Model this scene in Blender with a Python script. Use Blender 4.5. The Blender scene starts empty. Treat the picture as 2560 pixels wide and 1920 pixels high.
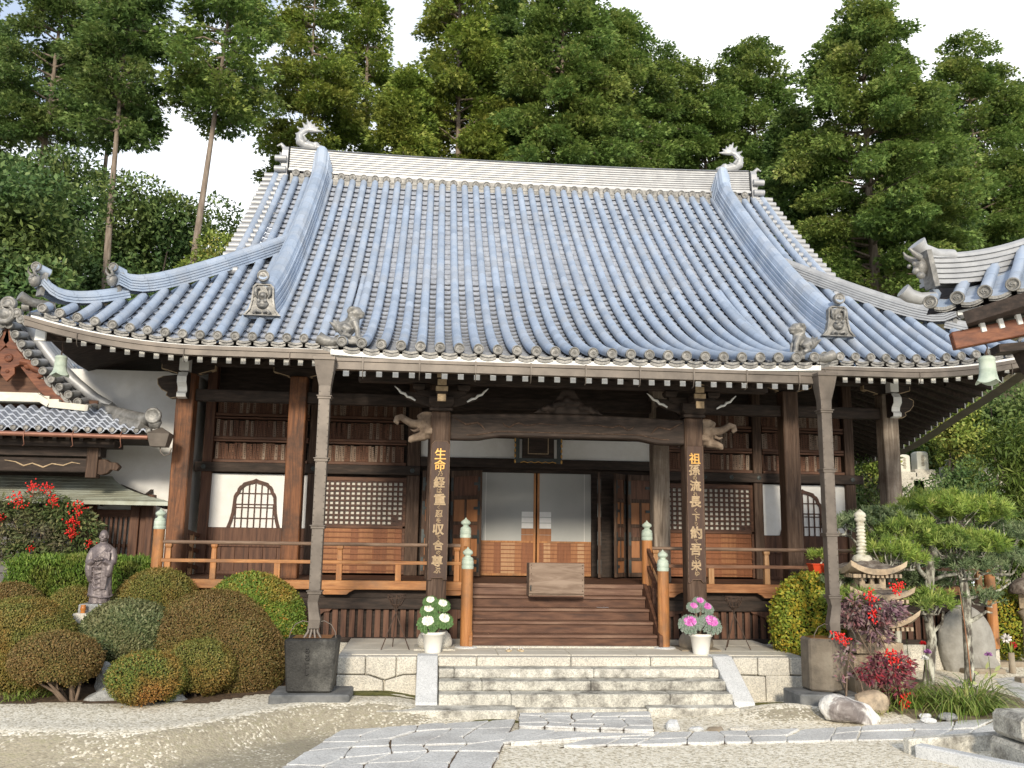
import bpy, bmesh, math, random
import numpy as np
from mathutils import Vector, Matrix

scene = bpy.context.scene
col = scene.collection
R_ = math.radians
PI = math.pi

# ------------------------------------------------------------------ camera
cam_d = bpy.data.cameras.new("camera")
cam = bpy.data.objects.new("camera", cam_d)
col.objects.link(cam)
cam_d.sensor_width = 36.0
cam_d.lens = 2211.03 / 2560 * 36.0
cam_d.clip_end = 2000
_F = Vector((0.08847612, 0.98166736, 0.16882289))
_R = Vector((0.99563474, -0.09221474, 0.01441925))
_U = Vector((-0.02972286, -0.16681017, 0.98554093))
cam.matrix_world = Matrix(((_R.x, _U.x, -_F.x, -2.33360),
                           (_R.y, _U.y, -_F.y, -13.98631),
                           (_R.z, _U.z, -_F.z, 2.35535),
                           (0, 0, 0, 1)))
scene.camera = cam

# ------------------------------------------------------------------ sky and sun
SUN_EL, SUN_AZ = R_(20), R_(6)          # azimuth: to the left of straight behind the camera
SUN = Vector((-math.sin(SUN_AZ) * math.cos(SUN_EL), -math.cos(SUN_AZ) * math.cos(SUN_EL), math.sin(SUN_EL)))
world = bpy.data.worlds.new("World")
scene.world = world
world.use_nodes = True
wt = world.node_tree
for n in list(wt.nodes):
    wt.nodes.remove(n)


def WN(t, **k):
    n = wt.nodes.new(t)
    for a, b in k.items():
        setattr(n, a, b)
    return n


w_out = WN("ShaderNodeOutputWorld")
w_sky = WN("ShaderNodeTexSky", sky_type='NISHITA', sun_disc=False, sun_elevation=SUN_EL,
           sun_rotation=math.atan2(SUN.x, SUN.y), air_density=1.0, dust_density=0.6, ozone_density=2.5)
w_bg = WN("ShaderNodeBackground")
w_bg.inputs[1].default_value = 0.15
w_cl = WN("ShaderNodeBackground")
w_cl.inputs[0].default_value = (0.96, 0.98, 1.0, 1)
w_cl.inputs[1].default_value = 1.3
w_mix = WN("ShaderNodeMixShader")
w_tc = WN("ShaderNodeTexCoord")
w_sep = WN("ShaderNodeSeparateXYZ")
w_nz = WN("ShaderNodeTexNoise")
w_nz.inputs["Scale"].default_value = 3.2
w_nz.inputs["Detail"].default_value = 5
w_nz.inputs["Roughness"].default_value = 0.55
w_map = WN("ShaderNodeMapping")
w_map.inputs["Scale"].default_value = (1, 1, 2.2)
w_map.inputs["Location"].default_value = (0.35, 0.1, 0.2)
wl = wt.links.new
wl(w_tc.outputs["Generated"], w_sep.inputs[0])
wl(w_tc.outputs["Generated"], w_map.inputs[0])
wl(w_map.outputs[0], w_nz.inputs[0])


def wmath(op, a, b):
    m = WN("ShaderNodeMath", operation=op)
    for i, v in enumerate((a, b)):
        if isinstance(v, (int, float)):
            m.inputs[i].default_value = v
        else:
            wl(v, m.inputs[i])
    return m.outputs[0]


# cloud bank: thick low in the north and north-east, thinning upward and to the west
_lo = wmath('MULTIPLY', w_sep.outputs["Z"], -2.6)
_ea = wmath('MULTIPLY', w_sep.outputs["X"], 0.9)
_nz = wmath('MULTIPLY', w_nz.outputs[0], 1.5)
_c = wmath('ADD', wmath('ADD', _lo, _ea), wmath('ADD', _nz, 1.12))
w_rmp = WN("ShaderNodeMapRange", interpolation_type='SMOOTHSTEP')
w_rmp.inputs["From Min"].default_value = 0.25
w_rmp.inputs["From Max"].default_value = 0.85
w_rmp.inputs["To Min"].default_value = 0.28
wl(_c, w_rmp.inputs["Value"])
wl(w_sky.outputs[0], w_bg.inputs[0])
wl(w_rmp.outputs[0], w_mix.inputs[0])
wl(w_bg.outputs[0], w_mix.inputs[1])
wl(w_cl.outputs[0], w_mix.inputs[2])
wl(w_mix.outputs[0], w_out.inputs[0])

sun_d = bpy.data.lights.new("sun", 'SUN')
sun_d.energy = 3.0
sun_d.angle = R_(8)
sun_d.color = (1.0, 0.89, 0.72)
sun = bpy.data.objects.new("sun", sun_d)
col.objects.link(sun)
sun.rotation_euler = (-SUN).to_track_quat('-Z', 'Y').to_euler()

scene.view_settings.view_transform = 'Standard'
scene.view_settings.look = 'None'
scene.view_settings.exposure = 0.38
scene.view_settings.gamma = 1.0
scene.cycles.max_bounces = 6
scene.cycles.diffuse_bounces = 3
scene.cycles.glossy_bounces = 3
scene.cycles.transmission_bounces = 3
scene.cycles.transparent_max_bounces = 4
scene.cycles.use_denoising = True

# ------------------------------------------------------------------ helpers
rng = np.random.default_rng(7)
random.seed(7)


def wloc(o):
    v = Vector((0, 0, 0))
    while o is not None:
        v += o.location
        o = o.parent
    return v


def tag(o, label=None, cat=None, group=None, kind=None):
    if label:
        o["label"] = label
    if cat:
        o["category"] = cat
    if group:
        o["group"] = group
    if kind:
        o["kind"] = kind
    return o


def thing(name, label, cat, loc=(0, 0, 0), group=None):
    o = bpy.data.objects.new(name, None)
    o.empty_display_size = 0.2
    col.objects.link(o)
    o.location = loc
    return tag(o, label, cat, group)


def copy_tree(o, parent=None):
    c = o.copy()
    col.objects.link(c)
    if parent is not None:
        c.parent = parent
    for ch in list(o.children):
        copy_tree(ch, c)
    return c


def link_mesh(name, me, mats, parent=None, bevel=0, remesh=0, sub=0):
    if not isinstance(mats, (list, tuple)):
        mats = [mats]
    for m in mats:
        me.materials.append(m)
    o = bpy.data.objects.new(name, me)
    col.objects.link(o)
    if parent is not None:
        o.parent = parent
    if remesh:
        md = o.modifiers.new("fuse", 'REMESH')
        md.mode = 'VOXEL'
        md.voxel_size = remesh
        md.use_smooth_shade = True
        if sub:
            s = o.modifiers.new("smooth", 'SMOOTH')
            s.iterations = sub
            s.factor = 0.5
    if bevel:
        md = o.modifiers.new("bevel", 'BEVEL')
        md.width = bevel
        md.segments = 1
        md.limit_method = 'ANGLE'
        md.angle_limit = R_(40)
    return o


class MB:
    def __init__(s):
        s.v, s.f, s.m, s.s = [], [], [], []

    def add(s, vs, fs, mi=0, sm=False):
        b = len(s.v)
        s.v.extend([tuple(float(c) for c in p) for p in vs])
        for f in fs:
            s.f.append(tuple(b + i for i in f))
            s.m.append(mi)
            s.s.append(sm)
        return s

    def box(s, x0, x1, y0, y1, z0, z1, mi=0):
        return s.add([(x0, y0, z0), (x1, y0, z0), (x1, y1, z0), (x0, y1, z0), (x0, y0, z1), (x1, y0, z1), (x1, y1, z1), (x0, y1, z1)],
                     [(0, 3, 2, 1), (4, 5, 6, 7), (0, 1, 5, 4), (1, 2, 6, 5), (2, 3, 7, 6), (3, 0, 4, 7)], mi)

    def frust(s, cx, cy, z0, z1, a0, b0, a1, b1, mi=0):
        """box tapering from half sizes a0,b0 at z0 to a1,b1 at z1"""
        vs = [(cx - a0, cy - b0, z0), (cx + a0, cy - b0, z0), (cx + a0, cy + b0, z0), (cx - a0, cy + b0, z0),
              (cx - a1, cy - b1, z1), (cx + a1, cy - b1, z1), (cx + a1, cy + b1, z1), (cx - a1, cy + b1, z1)]
        return s.add(vs, [(0, 3, 2, 1), (4, 5, 6, 7), (0, 1, 5, 4), (1, 2, 6, 5), (2, 3, 7, 6), (3, 0, 4, 7)], mi)

    def beam(s, p, q, w, h, mi=0, up=(0, 0, 1)):
        p, q = Vector(p), Vector(q)
        d = (q - p).normalized()
        side = d.cross(Vector(up))
        if side.length < 1e-4:
            side = Vector((1, 0, 0))
        side.normalize()
        u = side.cross(d).normalized()
        vs = []
        for c in (p, q):
            for a, b in ((-1, -1), (1, -1), (1, 1), (-1, 1)):
                vs.append(c + side * (a * w / 2) + u * (b * h / 2))
        return s.add(vs, [(0, 1, 2, 3), (7, 6, 5, 4), (0, 4, 5, 1), (1, 5, 6, 2), (2, 6, 7, 3), (3, 7, 4, 0)], mi)

    def tube(s, pts, rad, n=8, mi=0, sm=True, cap=True, squash=None):
        pts = [Vector(p) for p in pts]
        if isinstance(rad, (int, float)):
            rad = [rad] * len(pts)
        vs, fs = [], []
        prev = None
        for i, p in enumerate(pts):
            d = (pts[min(i + 1, len(pts) - 1)] - pts[max(i - 1, 0)])
            d = d.normalized() if d.length > 1e-9 else Vector((0, 0, 1))
            if prev is None:
                a = d.cross(Vector((0, 0, 1)))
                if a.length < 0.1:
                    a = d.cross(Vector((0, 1, 0)))
                a.normalize()
            else:
                a = (prev - d * prev.dot(d)).normalized()
            prev = a
            b = d.cross(a)
            for k in range(n):
                t = 2 * PI * k / n
                vs.append(p + a * (math.cos(t) * rad[i]) + b * (math.sin(t) * rad[i]))
        for i in range(len(pts) - 1):
            for k in range(n):
                k2 = (k + 1) % n
                fs.append((i * n + k, i * n + k2, (i + 1) * n + k2, (i + 1) * n + k))
        s.add(vs, fs, mi, sm)
        if cap:
            s.add(vs[:n], [tuple(range(n))[::-1]], mi)
            s.add(vs[-n:], [tuple(range(n))], mi)
        return s

    def lathe(s, prof, org=(0, 0, 0), n=16, mi=0, sm=True, axis='z', sx=1, sy=1, cap=True):
        vs, fs = [], []
        for r, z in prof:
            for k in range(n):
                t = 2 * PI * k / n
                a, b = r * math.cos(t) * sx, r * math.sin(t) * sy
                p = (a, b, z) if axis == 'z' else ((a, -z, b) if axis == '-y' else ((-z, a, b) if axis == '-x' else (z, a, b)))
                vs.append((org[0] + p[0], org[1] + p[1], org[2] + p[2]))
        m = len(prof)
        for i in range(m - 1):
            for k in range(n):
                k2 = (k + 1) % n
                fs.append((i * n + k, i * n + k2, (i + 1) * n + k2, (i + 1) * n + k))
        s.add(vs, fs, mi, sm)
        if cap:
            if prof[0][0] > 1e-5:
                s.add(vs[:n], [tuple(range(n))[::-1]], mi)
            if prof[-1][0] > 1e-5:
                s.add(vs[-n:], [tuple(range(n))], mi)
        return s

    def prism(s, poly, a0, a1, plane='xz', mi=0):
        """poly of 2-D points extruded from a0 to a1 along the remaining axis"""
        def P(u, v, a):
            return (u, a, v) if plane == 'xz' else ((a, u, v) if plane == 'yz' else (u, v, a))
        n = len(poly)
        vs = [P(u, v, a0) for u, v in poly] + [P(u, v, a1) for u, v in poly]
        fs = [tuple(range(n)), tuple(range(2 * n - 1, n - 1, -1))]
        for i in range(n):
            j = (i + 1) % n
            fs.append((i, n + i, n + j, j))
        return s.add(vs, fs, mi)

    def strip(s, A, B, mi=0, sm=False):
        n = len(A)
        return s.add(list(A) + list(B), [(i, i + 1, n + i + 1, n + i) for i in range(n - 1)], mi, sm)

    def grid(s, P, mi=0, sm=False, wrap=False):
        """P: rows of points"""
        r, c = len(P), len(P[0])
        vs = [p for row in P for p in row]
        fs = []
        for i in range(r - 1):
            for j in range(c if wrap else c - 1):
                k = (j + 1) % c
                fs.append((i * c + j, i * c + k, (i + 1) * c + k, (i + 1) * c + j))
        return s.add(vs, fs, mi, sm)

    def ball(s, c, r, n=10, mi=0):
        r = (r, r, r) if isinstance(r, (int, float)) else r
        P = []
        m = max(4, n // 2)
        for i in range(m + 1):
            t = PI * i / m
            P.append([(c[0] + r[0] * math.sin(t) * math.cos(2 * PI * k / n), c[1] + r[1] * math.sin(t) * math.sin(2 * PI * k / n), c[2] - r[2] * math.cos(t)) for k in range(n)])
        return s.grid(P, mi, True, True)

    def build(s, name, mats, parent=None, bevel=0, remesh=0, sub=0, fix=True):
        me = bpy.data.meshes.new(name)
        v = np.array(s.v, dtype=float).reshape(-1, 3)
        if parent is not None:
            v = v - np.array(wloc(parent))
        me.from_pydata([tuple(p) for p in v], [], s.f)
        me.polygons.foreach_set("material_index", s.m)
        me.polygons.foreach_set("use_smooth", s.s)
        if fix:
            bm = bmesh.new()
            bm.from_mesh(me)
            bmesh.ops.recalc_face_normals(bm, faces=bm.faces)
            bm.to_mesh(me)
            bm.free()
        me.update()
        return link_mesh(name, me, mats, parent, bevel, remesh, sub)


def quads_np(name, V, var, mats, parent=None, origin=(0, 0, 0), smooth=False):
    """V (N,4,3) array of quads -> one mesh, 'var' per quad stored on its points"""
    N = len(V)
    me = bpy.data.meshes.new(name)
    me.vertices.add(N * 4)
    me.vertices.foreach_set("co", (V - np.array(origin)).reshape(-1).astype(np.float32))
    me.loops.add(N * 4)
    me.loops.foreach_set("vertex_index", np.arange(N * 4, dtype=np.int32))
    me.polygons.add(N)
    me.polygons.foreach_set("loop_start", np.arange(0, N * 4, 4, dtype=np.int32))
    me.polygons.foreach_set("loop_total", np.full(N, 4, dtype=np.int32))
    at = me.attributes.new("var", 'FLOAT', 'POINT')
    at.data.foreach_set("value", np.repeat(var, 4).astype(np.float32))
    me.update(calc_edges=True)
    return link_mesh(name, me, mats, parent)


def unit(a):
    return a / (np.linalg.norm(a, axis=-1, keepdims=True) + 1e-9)


def diamonds(P, D, Nn, L, W, belly=0.45):
    """leaf quads: base P, direction D, face normal about Nn, length L, width W"""
    D = unit(D)
    S = unit(np.cross(D, Nn))
    L = np.asarray(L).reshape(-1, 1)
    W = np.asarray(W).reshape(-1, 1)
    Nn = unit(np.cross(S, D))
    mid = P + D * L * belly + Nn * L * 0.06
    return np.stack([P, mid + S * W / 2, P + D * L, mid - S * W / 2], axis=1)


def rdir(n):
    return unit(rng.normal(size=(n, 3)))


# ------------------------------------------------------------------ materials
def _new(name):
    m = bpy.data.materials.new(name)
    m.use_nodes = True
    nt = m.node_tree
    b = nt.nodes["Principled BSDF"]
    return m, nt, b


def ramp_node(nt, cols, pos=None):
    r = nt.nodes.new("ShaderNodeValToRGB")
    n = len(cols)
    pos = pos or [0.3 + 0.4 * i / max(1, n - 1) for i in range(n)]
    e = r.color_ramp.elements
    while len(e) < n:
        e.new(0.5)
    for i, c in enumerate(cols):
        e[i].position = pos[i]
        e[i].color = (c[0], c[1], c[2], 1)
    return r


def M(name, cols, scale=4.0, stretch=(1, 1, 1), rough=0.7, bump=0.3, bscale=None, metal=0.0, spec=0.4, pos=None, detail=6, stain=None, stain_scale=0.8, dist=0.02, distort=0.0, speck=None, speck_scale=60.0, coat=0.0, rand=True):
    m, nt, b = _new(name)
    N, Lk = nt.nodes.new, nt.links.new
    tc = N("ShaderNodeTexCoord")
    mp = N("ShaderNodeMapping")
    mp.inputs["Scale"].default_value = stretch
    if rand:
        oi = N("ShaderNodeObjectInfo")
        mu = N("ShaderNodeVectorMath")
        mu.operation = 'SCALE'
        mu.inputs[0].default_value = (13, 7, 5)
        Lk(oi.outputs["Random"], mu.inputs["Scale"])
        ad = N("ShaderNodeVectorMath")
        ad.operation = 'ADD'
        Lk(tc.outputs["Object"], ad.inputs[0])
        Lk(mu.outputs[0], ad.inputs[1])
        Lk(ad.outputs[0], mp.inputs[0])
    else:
        Lk(tc.outputs["Object"], mp.inputs[0])
    nz = N("ShaderNodeTexNoise")
    nz.inputs["Scale"].default_value = scale
    nz.inputs["Detail"].default_value = detail
    nz.inputs["Roughness"].default_value = 0.62
    nz.inputs["Distortion"].default_value = distort
    Lk(mp.outputs[0], nz.inputs[0])
    rp = ramp_node(nt, cols, pos)
    Lk(nz.outputs[0], rp.inputs[0])
    c = rp.outputs[0]
    if speck is not None:
        vz = N("ShaderNodeTexVoronoi")
        vz.inputs["Scale"].default_value = speck_scale
        Lk(tc.outputs["Object"], vz.inputs[0])
        sr = ramp_node(nt, speck, [i / max(1, len(speck) - 1) for i in range(len(speck))])
        sr.color_ramp.interpolation = 'LINEAR'
        se = N("ShaderNodeSeparateColor")
        Lk(vz.outputs["Color"], se.inputs[0])
        Lk(se.outputs[0], sr.inputs[0])
        mx = N("ShaderNodeMix")
        mx.data_type = 'RGBA'
        mx.blend_type = 'MULTIPLY'
        mx.inputs[0].default_value = 1.0
        Lk(c, mx.inputs[6])
        Lk(sr.outputs[0], mx.inputs[7])
        c = mx.outputs[2]
    if stain is not None:
        n2 = N("ShaderNodeTexNoise")
        n2.inputs["Scale"].default_value = stain_scale
        n2.inputs["Detail"].default_value = 7
        n2.inputs["Roughness"].default_value = 0.7
        Lk(tc.outputs["Object"], n2.inputs[0])
        r2 = ramp_node(nt, [(0, 0, 0), (1, 1, 1)], [0.45, 0.66])
        Lk(n2.outputs[0], r2.inputs[0])
        mx = N("ShaderNodeMix")
        mx.data_type = 'RGBA'
        Lk(r2.outputs[0], mx.inputs[0])
        Lk(c, mx.inputs[6])
        mx.inputs[7].default_value = (*stain, 1)
        c = mx.outputs[2]
    Lk(c, b.inputs["Base Color"])
    b.inputs["Roughness"].default_value = rough
    b.inputs["Metallic"].default_value = metal
    b.inputs["Specular IOR Level"].default_value = spec
    b.inputs["Coat Weight"].default_value = coat
    if bump:
        bn = N("ShaderNodeBump")
        bn.inputs["Strength"].default_value = bump
        bn.inputs["Distance"].default_value = dist
        if bscale:
            n3 = N("ShaderNodeTexNoise")
            n3.inputs["Scale"].default_value = bscale
            n3.inputs["Detail"].default_value = 4
            Lk(mp.outputs[0], n3.inputs[0])
            Lk(n3.outputs[0], bn.inputs["Height"])
        else:
            Lk(nz.outputs[0], bn.inputs["Height"])
        Lk(bn.outputs[0], b.inputs["Normal"])
    return m


def leafmat(name, cols, pos=None, patch=None, patch_scale=1.2, trans=0.28, rough=0.55, spec=0.3):
    """leaf colours by the 'var' attribute; patch: a second colour in soft patches"""
    m, nt, b = _new(name)
    N, Lk = nt.nodes.new, nt.links.new
    at = N("ShaderNodeAttribute")
    at.attribute_name = "var"
    pos = pos or [i / max(1, len(cols) - 1) for i in range(len(cols))]
    rp = ramp_node(nt, cols, pos)
    Lk(at.outputs["Fac"], rp.inputs[0])
    c = rp.outputs[0]
    if patch is not None:
        tc = N("ShaderNodeTexCoord")
        nz = N("ShaderNodeTexNoise")
        nz.inputs["Scale"].default_value = patch_scale
        nz.inputs["Detail"].default_value = 3
        Lk(tc.outputs["Object"], nz.inputs[0])
        r2 = ramp_node(nt, [(0, 0, 0), (1, 1, 1)], [0.46, 0.62])
        Lk(nz.outputs[0], r2.inputs[0])
        rp2 = ramp_node(nt, patch, [i / max(1, len(patch) - 1) for i in range(len(patch))])
        Lk(at.outputs["Fac"], rp2.inputs[0])
        mx = N("ShaderNodeMix")
        mx.data_type = 'RGBA'
        Lk(r2.outputs[0], mx.inputs[0])
        Lk(c, mx.inputs[6])
        Lk(rp2.outputs[0], mx.inputs[7])
        c = mx.outputs[2]
    Lk(c, b.inputs["Base Color"])
    b.inputs["Roughness"].default_value = rough
    b.inputs["Specular IOR Level"].default_value = spec
    if trans:
        tr = N("ShaderNodeBsdfTranslucent")
        Lk(c, tr.inputs[0])
        ms = N("ShaderNodeMixShader")
        ms.inputs[0].default_value = trans
        Lk(b.outputs[0], ms.inputs[1])
        Lk(tr.outputs[0], ms.inputs[2])
        Lk(ms.outputs[0], nt.nodes["Material Output"].inputs[0])
    return m


TILE = M("fired_roof_tile", [(0.265, 0.325, 0.42), (0.325, 0.39, 0.49), (0.385, 0.45, 0.55)], scale=2.2, rough=0.5, bump=0.15, bscale=24, metal=0.2, spec=0.45, stain=(0.35, 0.385, 0.44), stain_scale=1.1, pos=[0.3, 0.52, 0.72], rand=False)
PANT = M("grey_pan_tile", [(0.31, 0.335, 0.385), (0.41, 0.435, 0.485), (0.48, 0.505, 0.55)], scale=3.5, rough=0.62, bump=0.2, bscale=20, metal=0.1, spec=0.35, pos=[0.3, 0.5, 0.7], rand=False)


def tile_cells(m, dy=0.30, lo=0.93, hi=1.17, joint=0.82):
    """each tile its own shade, with a thin dirty joint where two tiles meet"""
    nt = m.node_tree
    N, Lk = nt.nodes.new, nt.links.new
    b = nt.nodes["Principled BSDF"]
    src = b.inputs["Base Color"].links[0].from_socket
    tc = N("ShaderNodeTexCoord")
    sn = N("ShaderNodeVectorMath")
    sn.operation = 'SNAP'
    sn.inputs[1].default_value = (0.30, dy, 50.0)
    Lk(tc.outputs["Object"], sn.inputs[0])
    wn = N("ShaderNodeTexWhiteNoise")
    Lk(sn.outputs[0], wn.inputs[0])
    mr = N("ShaderNodeMapRange")
    mr.inputs["To Min"].default_value = lo
    mr.inputs["To Max"].default_value = hi
    Lk(wn.outputs["Value"], mr.inputs["Value"])
    sp = N("ShaderNodeSeparateXYZ")
    Lk(tc.outputs["Object"], sp.inputs[0])
    md = N("ShaderNodeMath")
    md.operation = 'FLOORED_MODULO'
    Lk(sp.outputs["Y"], md.inputs[0])
    md.inputs[1].default_value = dy
    lt = N("ShaderNodeMath")
    lt.operation = 'LESS_THAN'
    Lk(md.outputs[0], lt.inputs[0])
    lt.inputs[1].default_value = 0.016
    m2 = N("ShaderNodeMapRange")
    m2.inputs["To Min"].default_value = 1.0
    m2.inputs["To Max"].default_value = joint
    Lk(lt.outputs[0], m2.inputs["Value"])
    mu = N("ShaderNodeMath")
    mu.operation = 'MULTIPLY'
    Lk(mr.outputs[0], mu.inputs[0])
    Lk(m2.outputs[0], mu.inputs[1])
    sc = N("ShaderNodeVectorMath")
    sc.operation = 'SCALE'
    Lk(src, sc.inputs[0])
    Lk(mu.outputs[0], sc.inputs["Scale"])
    Lk(sc.outputs[0], b.inputs["Base Color"])


tile_cells(TILE)
tile_cells(PANT, 0.17, 0.92, 1.16, 0.95)
TILE_G = M("grey_tile_end", [(0.10, 0.098, 0.092), (0.20, 0.195, 0.185), (0.33, 0.32, 0.30)], scale=7, rough=0.5, bump=0.4, bscale=30, metal=0.25, spec=0.5, rand=False)
TILE_R = M("pale_ridge_tile", [(0.31, 0.315, 0.325), (0.43, 0.435, 0.44)], scale=5, rough=0.5, bump=0.15, bscale=20, metal=0.3, spec=0.6, rand=False)
DARK = M("shade_dark_old_timber", [(0.012, 0.008, 0.006), (0.028, 0.018, 0.013), (0.055, 0.037, 0.028)], scale=3, stretch=(1, 6, 6), rough=0.75, bump=0.3)  # old timber, darkened further to deepen the shade under the eaves
DARK_V = M("dark_pillar_timber", [(0.026, 0.014, 0.009), (0.062, 0.034, 0.02), (0.12, 0.078, 0.055)], scale=2.2, stretch=(7, 7, 0.55), rough=0.72, bump=0.5, distort=1.2)
RED_V = M("reddish_pillar_timber", [(0.05, 0.019, 0.009), (0.15, 0.056, 0.02), (0.25, 0.10, 0.038)], scale=2.0, stretch=(7, 7, 0.5), rough=0.65, bump=0.4, distort=1.5, stain=(0.05, 0.025, 0.014), stain_scale=1.4)
GREY_V = M("weathered_pillar_timber", [(0.10, 0.075, 0.055), (0.22, 0.175, 0.135), (0.34, 0.29, 0.235)], scale=1.8, stretch=(7, 7, 0.5), rough=0.8, bump=0.5, distort=1.6, stain=(0.10, 0.07, 0.05), stain_scale=1.0)
BROWN = M("brown_timber", [(0.045, 0.02, 0.012), (0.095, 0.042, 0.023), (0.15, 0.072, 0.04)], scale=2.6, stretch=(1, 6, 6), rough=0.65, bump=0.25)
BROWN_D = M("dark_lattice_timber", [(0.03, 0.013, 0.008), (0.062, 0.026, 0.015), (0.10, 0.042, 0.024)], scale=3, stretch=(5, 5, 5), rough=0.6, bump=0.15)
BROWN_V = M("brown_upright_timber", [(0.045, 0.02, 0.012), (0.098, 0.043, 0.024), (0.15, 0.073, 0.042)], scale=2.6, stretch=(7, 7, 0.6), rough=0.65, bump=0.25)
ORANGE = M("orange_stained_timber", [(0.21, 0.08, 0.026), (0.36, 0.155, 0.052), (0.46, 0.225, 0.085)], scale=2.2, stretch=(1, 7, 7), rough=0.6, bump=0.25, stain=(0.22, 0.115, 0.055), stain_scale=1.3)
ORANGE_V = M("orange_upright_timber", [(0.22, 0.082, 0.025), (0.38, 0.16, 0.052), (0.48, 0.23, 0.088)], scale=1.9, stretch=(7, 7, 0.55), rough=0.6, bump=0.3, distort=1.0, stain=(0.22, 0.115, 0.055), stain_scale=1.7)
RAIL = M("worn_rail_timber", [(0.10, 0.06, 0.04), (0.17, 0.11, 0.075), (0.25, 0.175, 0.125)], scale=2.4, stretch=(1, 7, 7), rough=0.75, bump=0.3)
PLASTER = M("white_plaster", [(0.74, 0.735, 0.72), (0.82, 0.815, 0.80)], scale=1.3, rough=0.9, bump=0.05, bscale=30, spec=0.2, stain=(0.68, 0.665, 0.63), stain_scale=0.9)
PAPER2 = M("lattice_paper", [(0.56, 0.54, 0.48), (0.64, 0.62, 0.56)], scale=1.5, rough=0.95, bump=0, spec=0.1)
PAPER = M("shoji_paper", [(0.36, 0.37, 0.36), (0.43, 0.435, 0.42)], scale=1.0, rough=0.95, bump=0, spec=0.1)
WHITE = M("white_painted_timber", [(0.70, 0.70, 0.68), (0.82, 0.82, 0.80)], scale=5, rough=0.6, bump=0.05)
BRONZE = M("brown_copper_gutter", [(0.085, 0.07, 0.058), (0.125, 0.105, 0.088), (0.17, 0.142, 0.118)], scale=3, stretch=(1, 1, 1), rough=0.5, bump=0.1, metal=0.25, spec=0.5)
VERDI = M("pale_verdigris_copper", [(0.30, 0.37, 0.31), (0.42, 0.49, 0.41), (0.52, 0.58, 0.49)], scale=6, rough=0.6, bump=0.15)
GRANITE = M("speckled_granite", [(0.50, 0.475, 0.42), (0.66, 0.63, 0.55)], scale=2.2, rough=0.85, bump=0.5, bscale=45, speck=[(0.62, 0.61, 0.60), (0.9, 0.9, 0.9), (1.1, 1.08, 1.04)], speck_scale=75)
GRANITE_W = M("pale_cut_granite", [(0.52, 0.53, 0.53), (0.62, 0.625, 0.62)], scale=3, rough=0.8, bump=0.3, bscale=60, speck=[(0.75, 0.75, 0.75), (1, 1, 1), (1.08, 1.08, 1.08)], speck_scale=90)
STEPST = M("weathered_step_granite", [(0.50, 0.48, 0.43), (0.66, 0.64, 0.58)], scale=3, rough=0.88, bump=0.5, bscale=40, speck=[(0.65, 0.65, 0.63), (1, 1, 1), (1.1, 1.1, 1.05)], speck_scale=70, stain=(0.15, 0.14, 0.12), stain_scale=2.6)
PAVE = M("grey_flagstone", [(0.44, 0.43, 0.41), (0.57, 0.565, 0.54), (0.66, 0.655, 0.63)], scale=1.6, rough=0.85, bump=0.6, bscale=22, speck=[(0.72, 0.72, 0.72), (1, 1, 1), (1.1, 1.1, 1.1)], speck_scale=80)
PAVE2 = M("pale_platform_paving", [(0.52, 0.48, 0.40), (0.64, 0.605, 0.52)], scale=1.5, rough=0.9, bump=0.25, bscale=30)
DSTONE = M("dark_wet_stone", [(0.012, 0.0115, 0.0105), (0.033, 0.032, 0.029), (0.12, 0.117, 0.105)], scale=2.0, rough=0.65, bump=0.4, bscale=30, pos=[0.35, 0.55, 0.75], speck=[(0.7, 0.7, 0.7), (1, 1, 1), (1.2, 1.2, 1.2)], speck_scale=70)
BSTONE = M("brown_grey_stone", [(0.16, 0.13, 0.095), (0.26, 0.215, 0.16), (0.33, 0.29, 0.225)], scale=3.0, rough=0.85, bump=0.4, bscale=25)
TSTONE = M("tan_lantern_stone", [(0.34, 0.255, 0.17), (0.46, 0.36, 0.25), (0.53, 0.43, 0.31)], scale=3.0, rough=0.88, bump=0.4, bscale=30, stain=(0.20, 0.165, 0.125), stain_scale=3)
LSTONE = M("lichened_roof_stone", [(0.075, 0.058, 0.048), (0.15, 0.12, 0.098), (0.32, 0.29, 0.25)], scale=9, rough=0.92, bump=0.8, bscale=25, pos=[0.35, 0.5, 0.72])
ROCK = M("rough_rock", [(0.13, 0.11, 0.10), (0.27, 0.24, 0.22), (0.62, 0.60, 0.56)], scale=2.6, rough=0.9, bump=0.9, bscale=14, pos=[0.38, 0.53, 0.62], distort=0.6, dist=0.05)
GROCK = M("blue_grey_rock", [(0.20, 0.205, 0.20), (0.32, 0.325, 0.315), (0.42, 0.42, 0.40)], scale=3, rough=0.9, bump=0.9, bscale=16, dist=0.04, speck=[(0.7, 0.7, 0.7), (1, 1, 1), (1.15, 1.15, 1.15)], speck_scale=60)
IRON = M("rusty_iron", [(0.05, 0.035, 0.028), (0.11, 0.07, 0.05)], scale=12, rough=0.75, bump=0.2, metal=0.3)
BLACKM = M("black_iron_fitting", [(0.03, 0.035, 0.035), (0.07, 0.08, 0.08)], scale=9, rough=0.5, bump=0.2, metal=0.4)
GOLD = M("worn_gold_leaf", [(0.45, 0.24, 0.06), (0.70, 0.42, 0.12)], scale=20, rough=0.45, bump=0.1, metal=0.3)
PALEC = M("pale_carved_edge", [(0.28, 0.20, 0.12), (0.50, 0.38, 0.24)], scale=20, rough=0.7, bump=0)
STAT = M("brown_bronze_statue", [(0.085, 0.068, 0.07), (0.145, 0.118, 0.118), (0.21, 0.178, 0.172)], scale=9, rough=0.48, bump=0.3, bscale=26, metal=0.25, spec=0.6)
GRAVEW = M("pale_grave_stone", [(0.62, 0.61, 0.52), (0.72, 0.71, 0.63)], scale=3, rough=0.8, bump=0.1)
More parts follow.
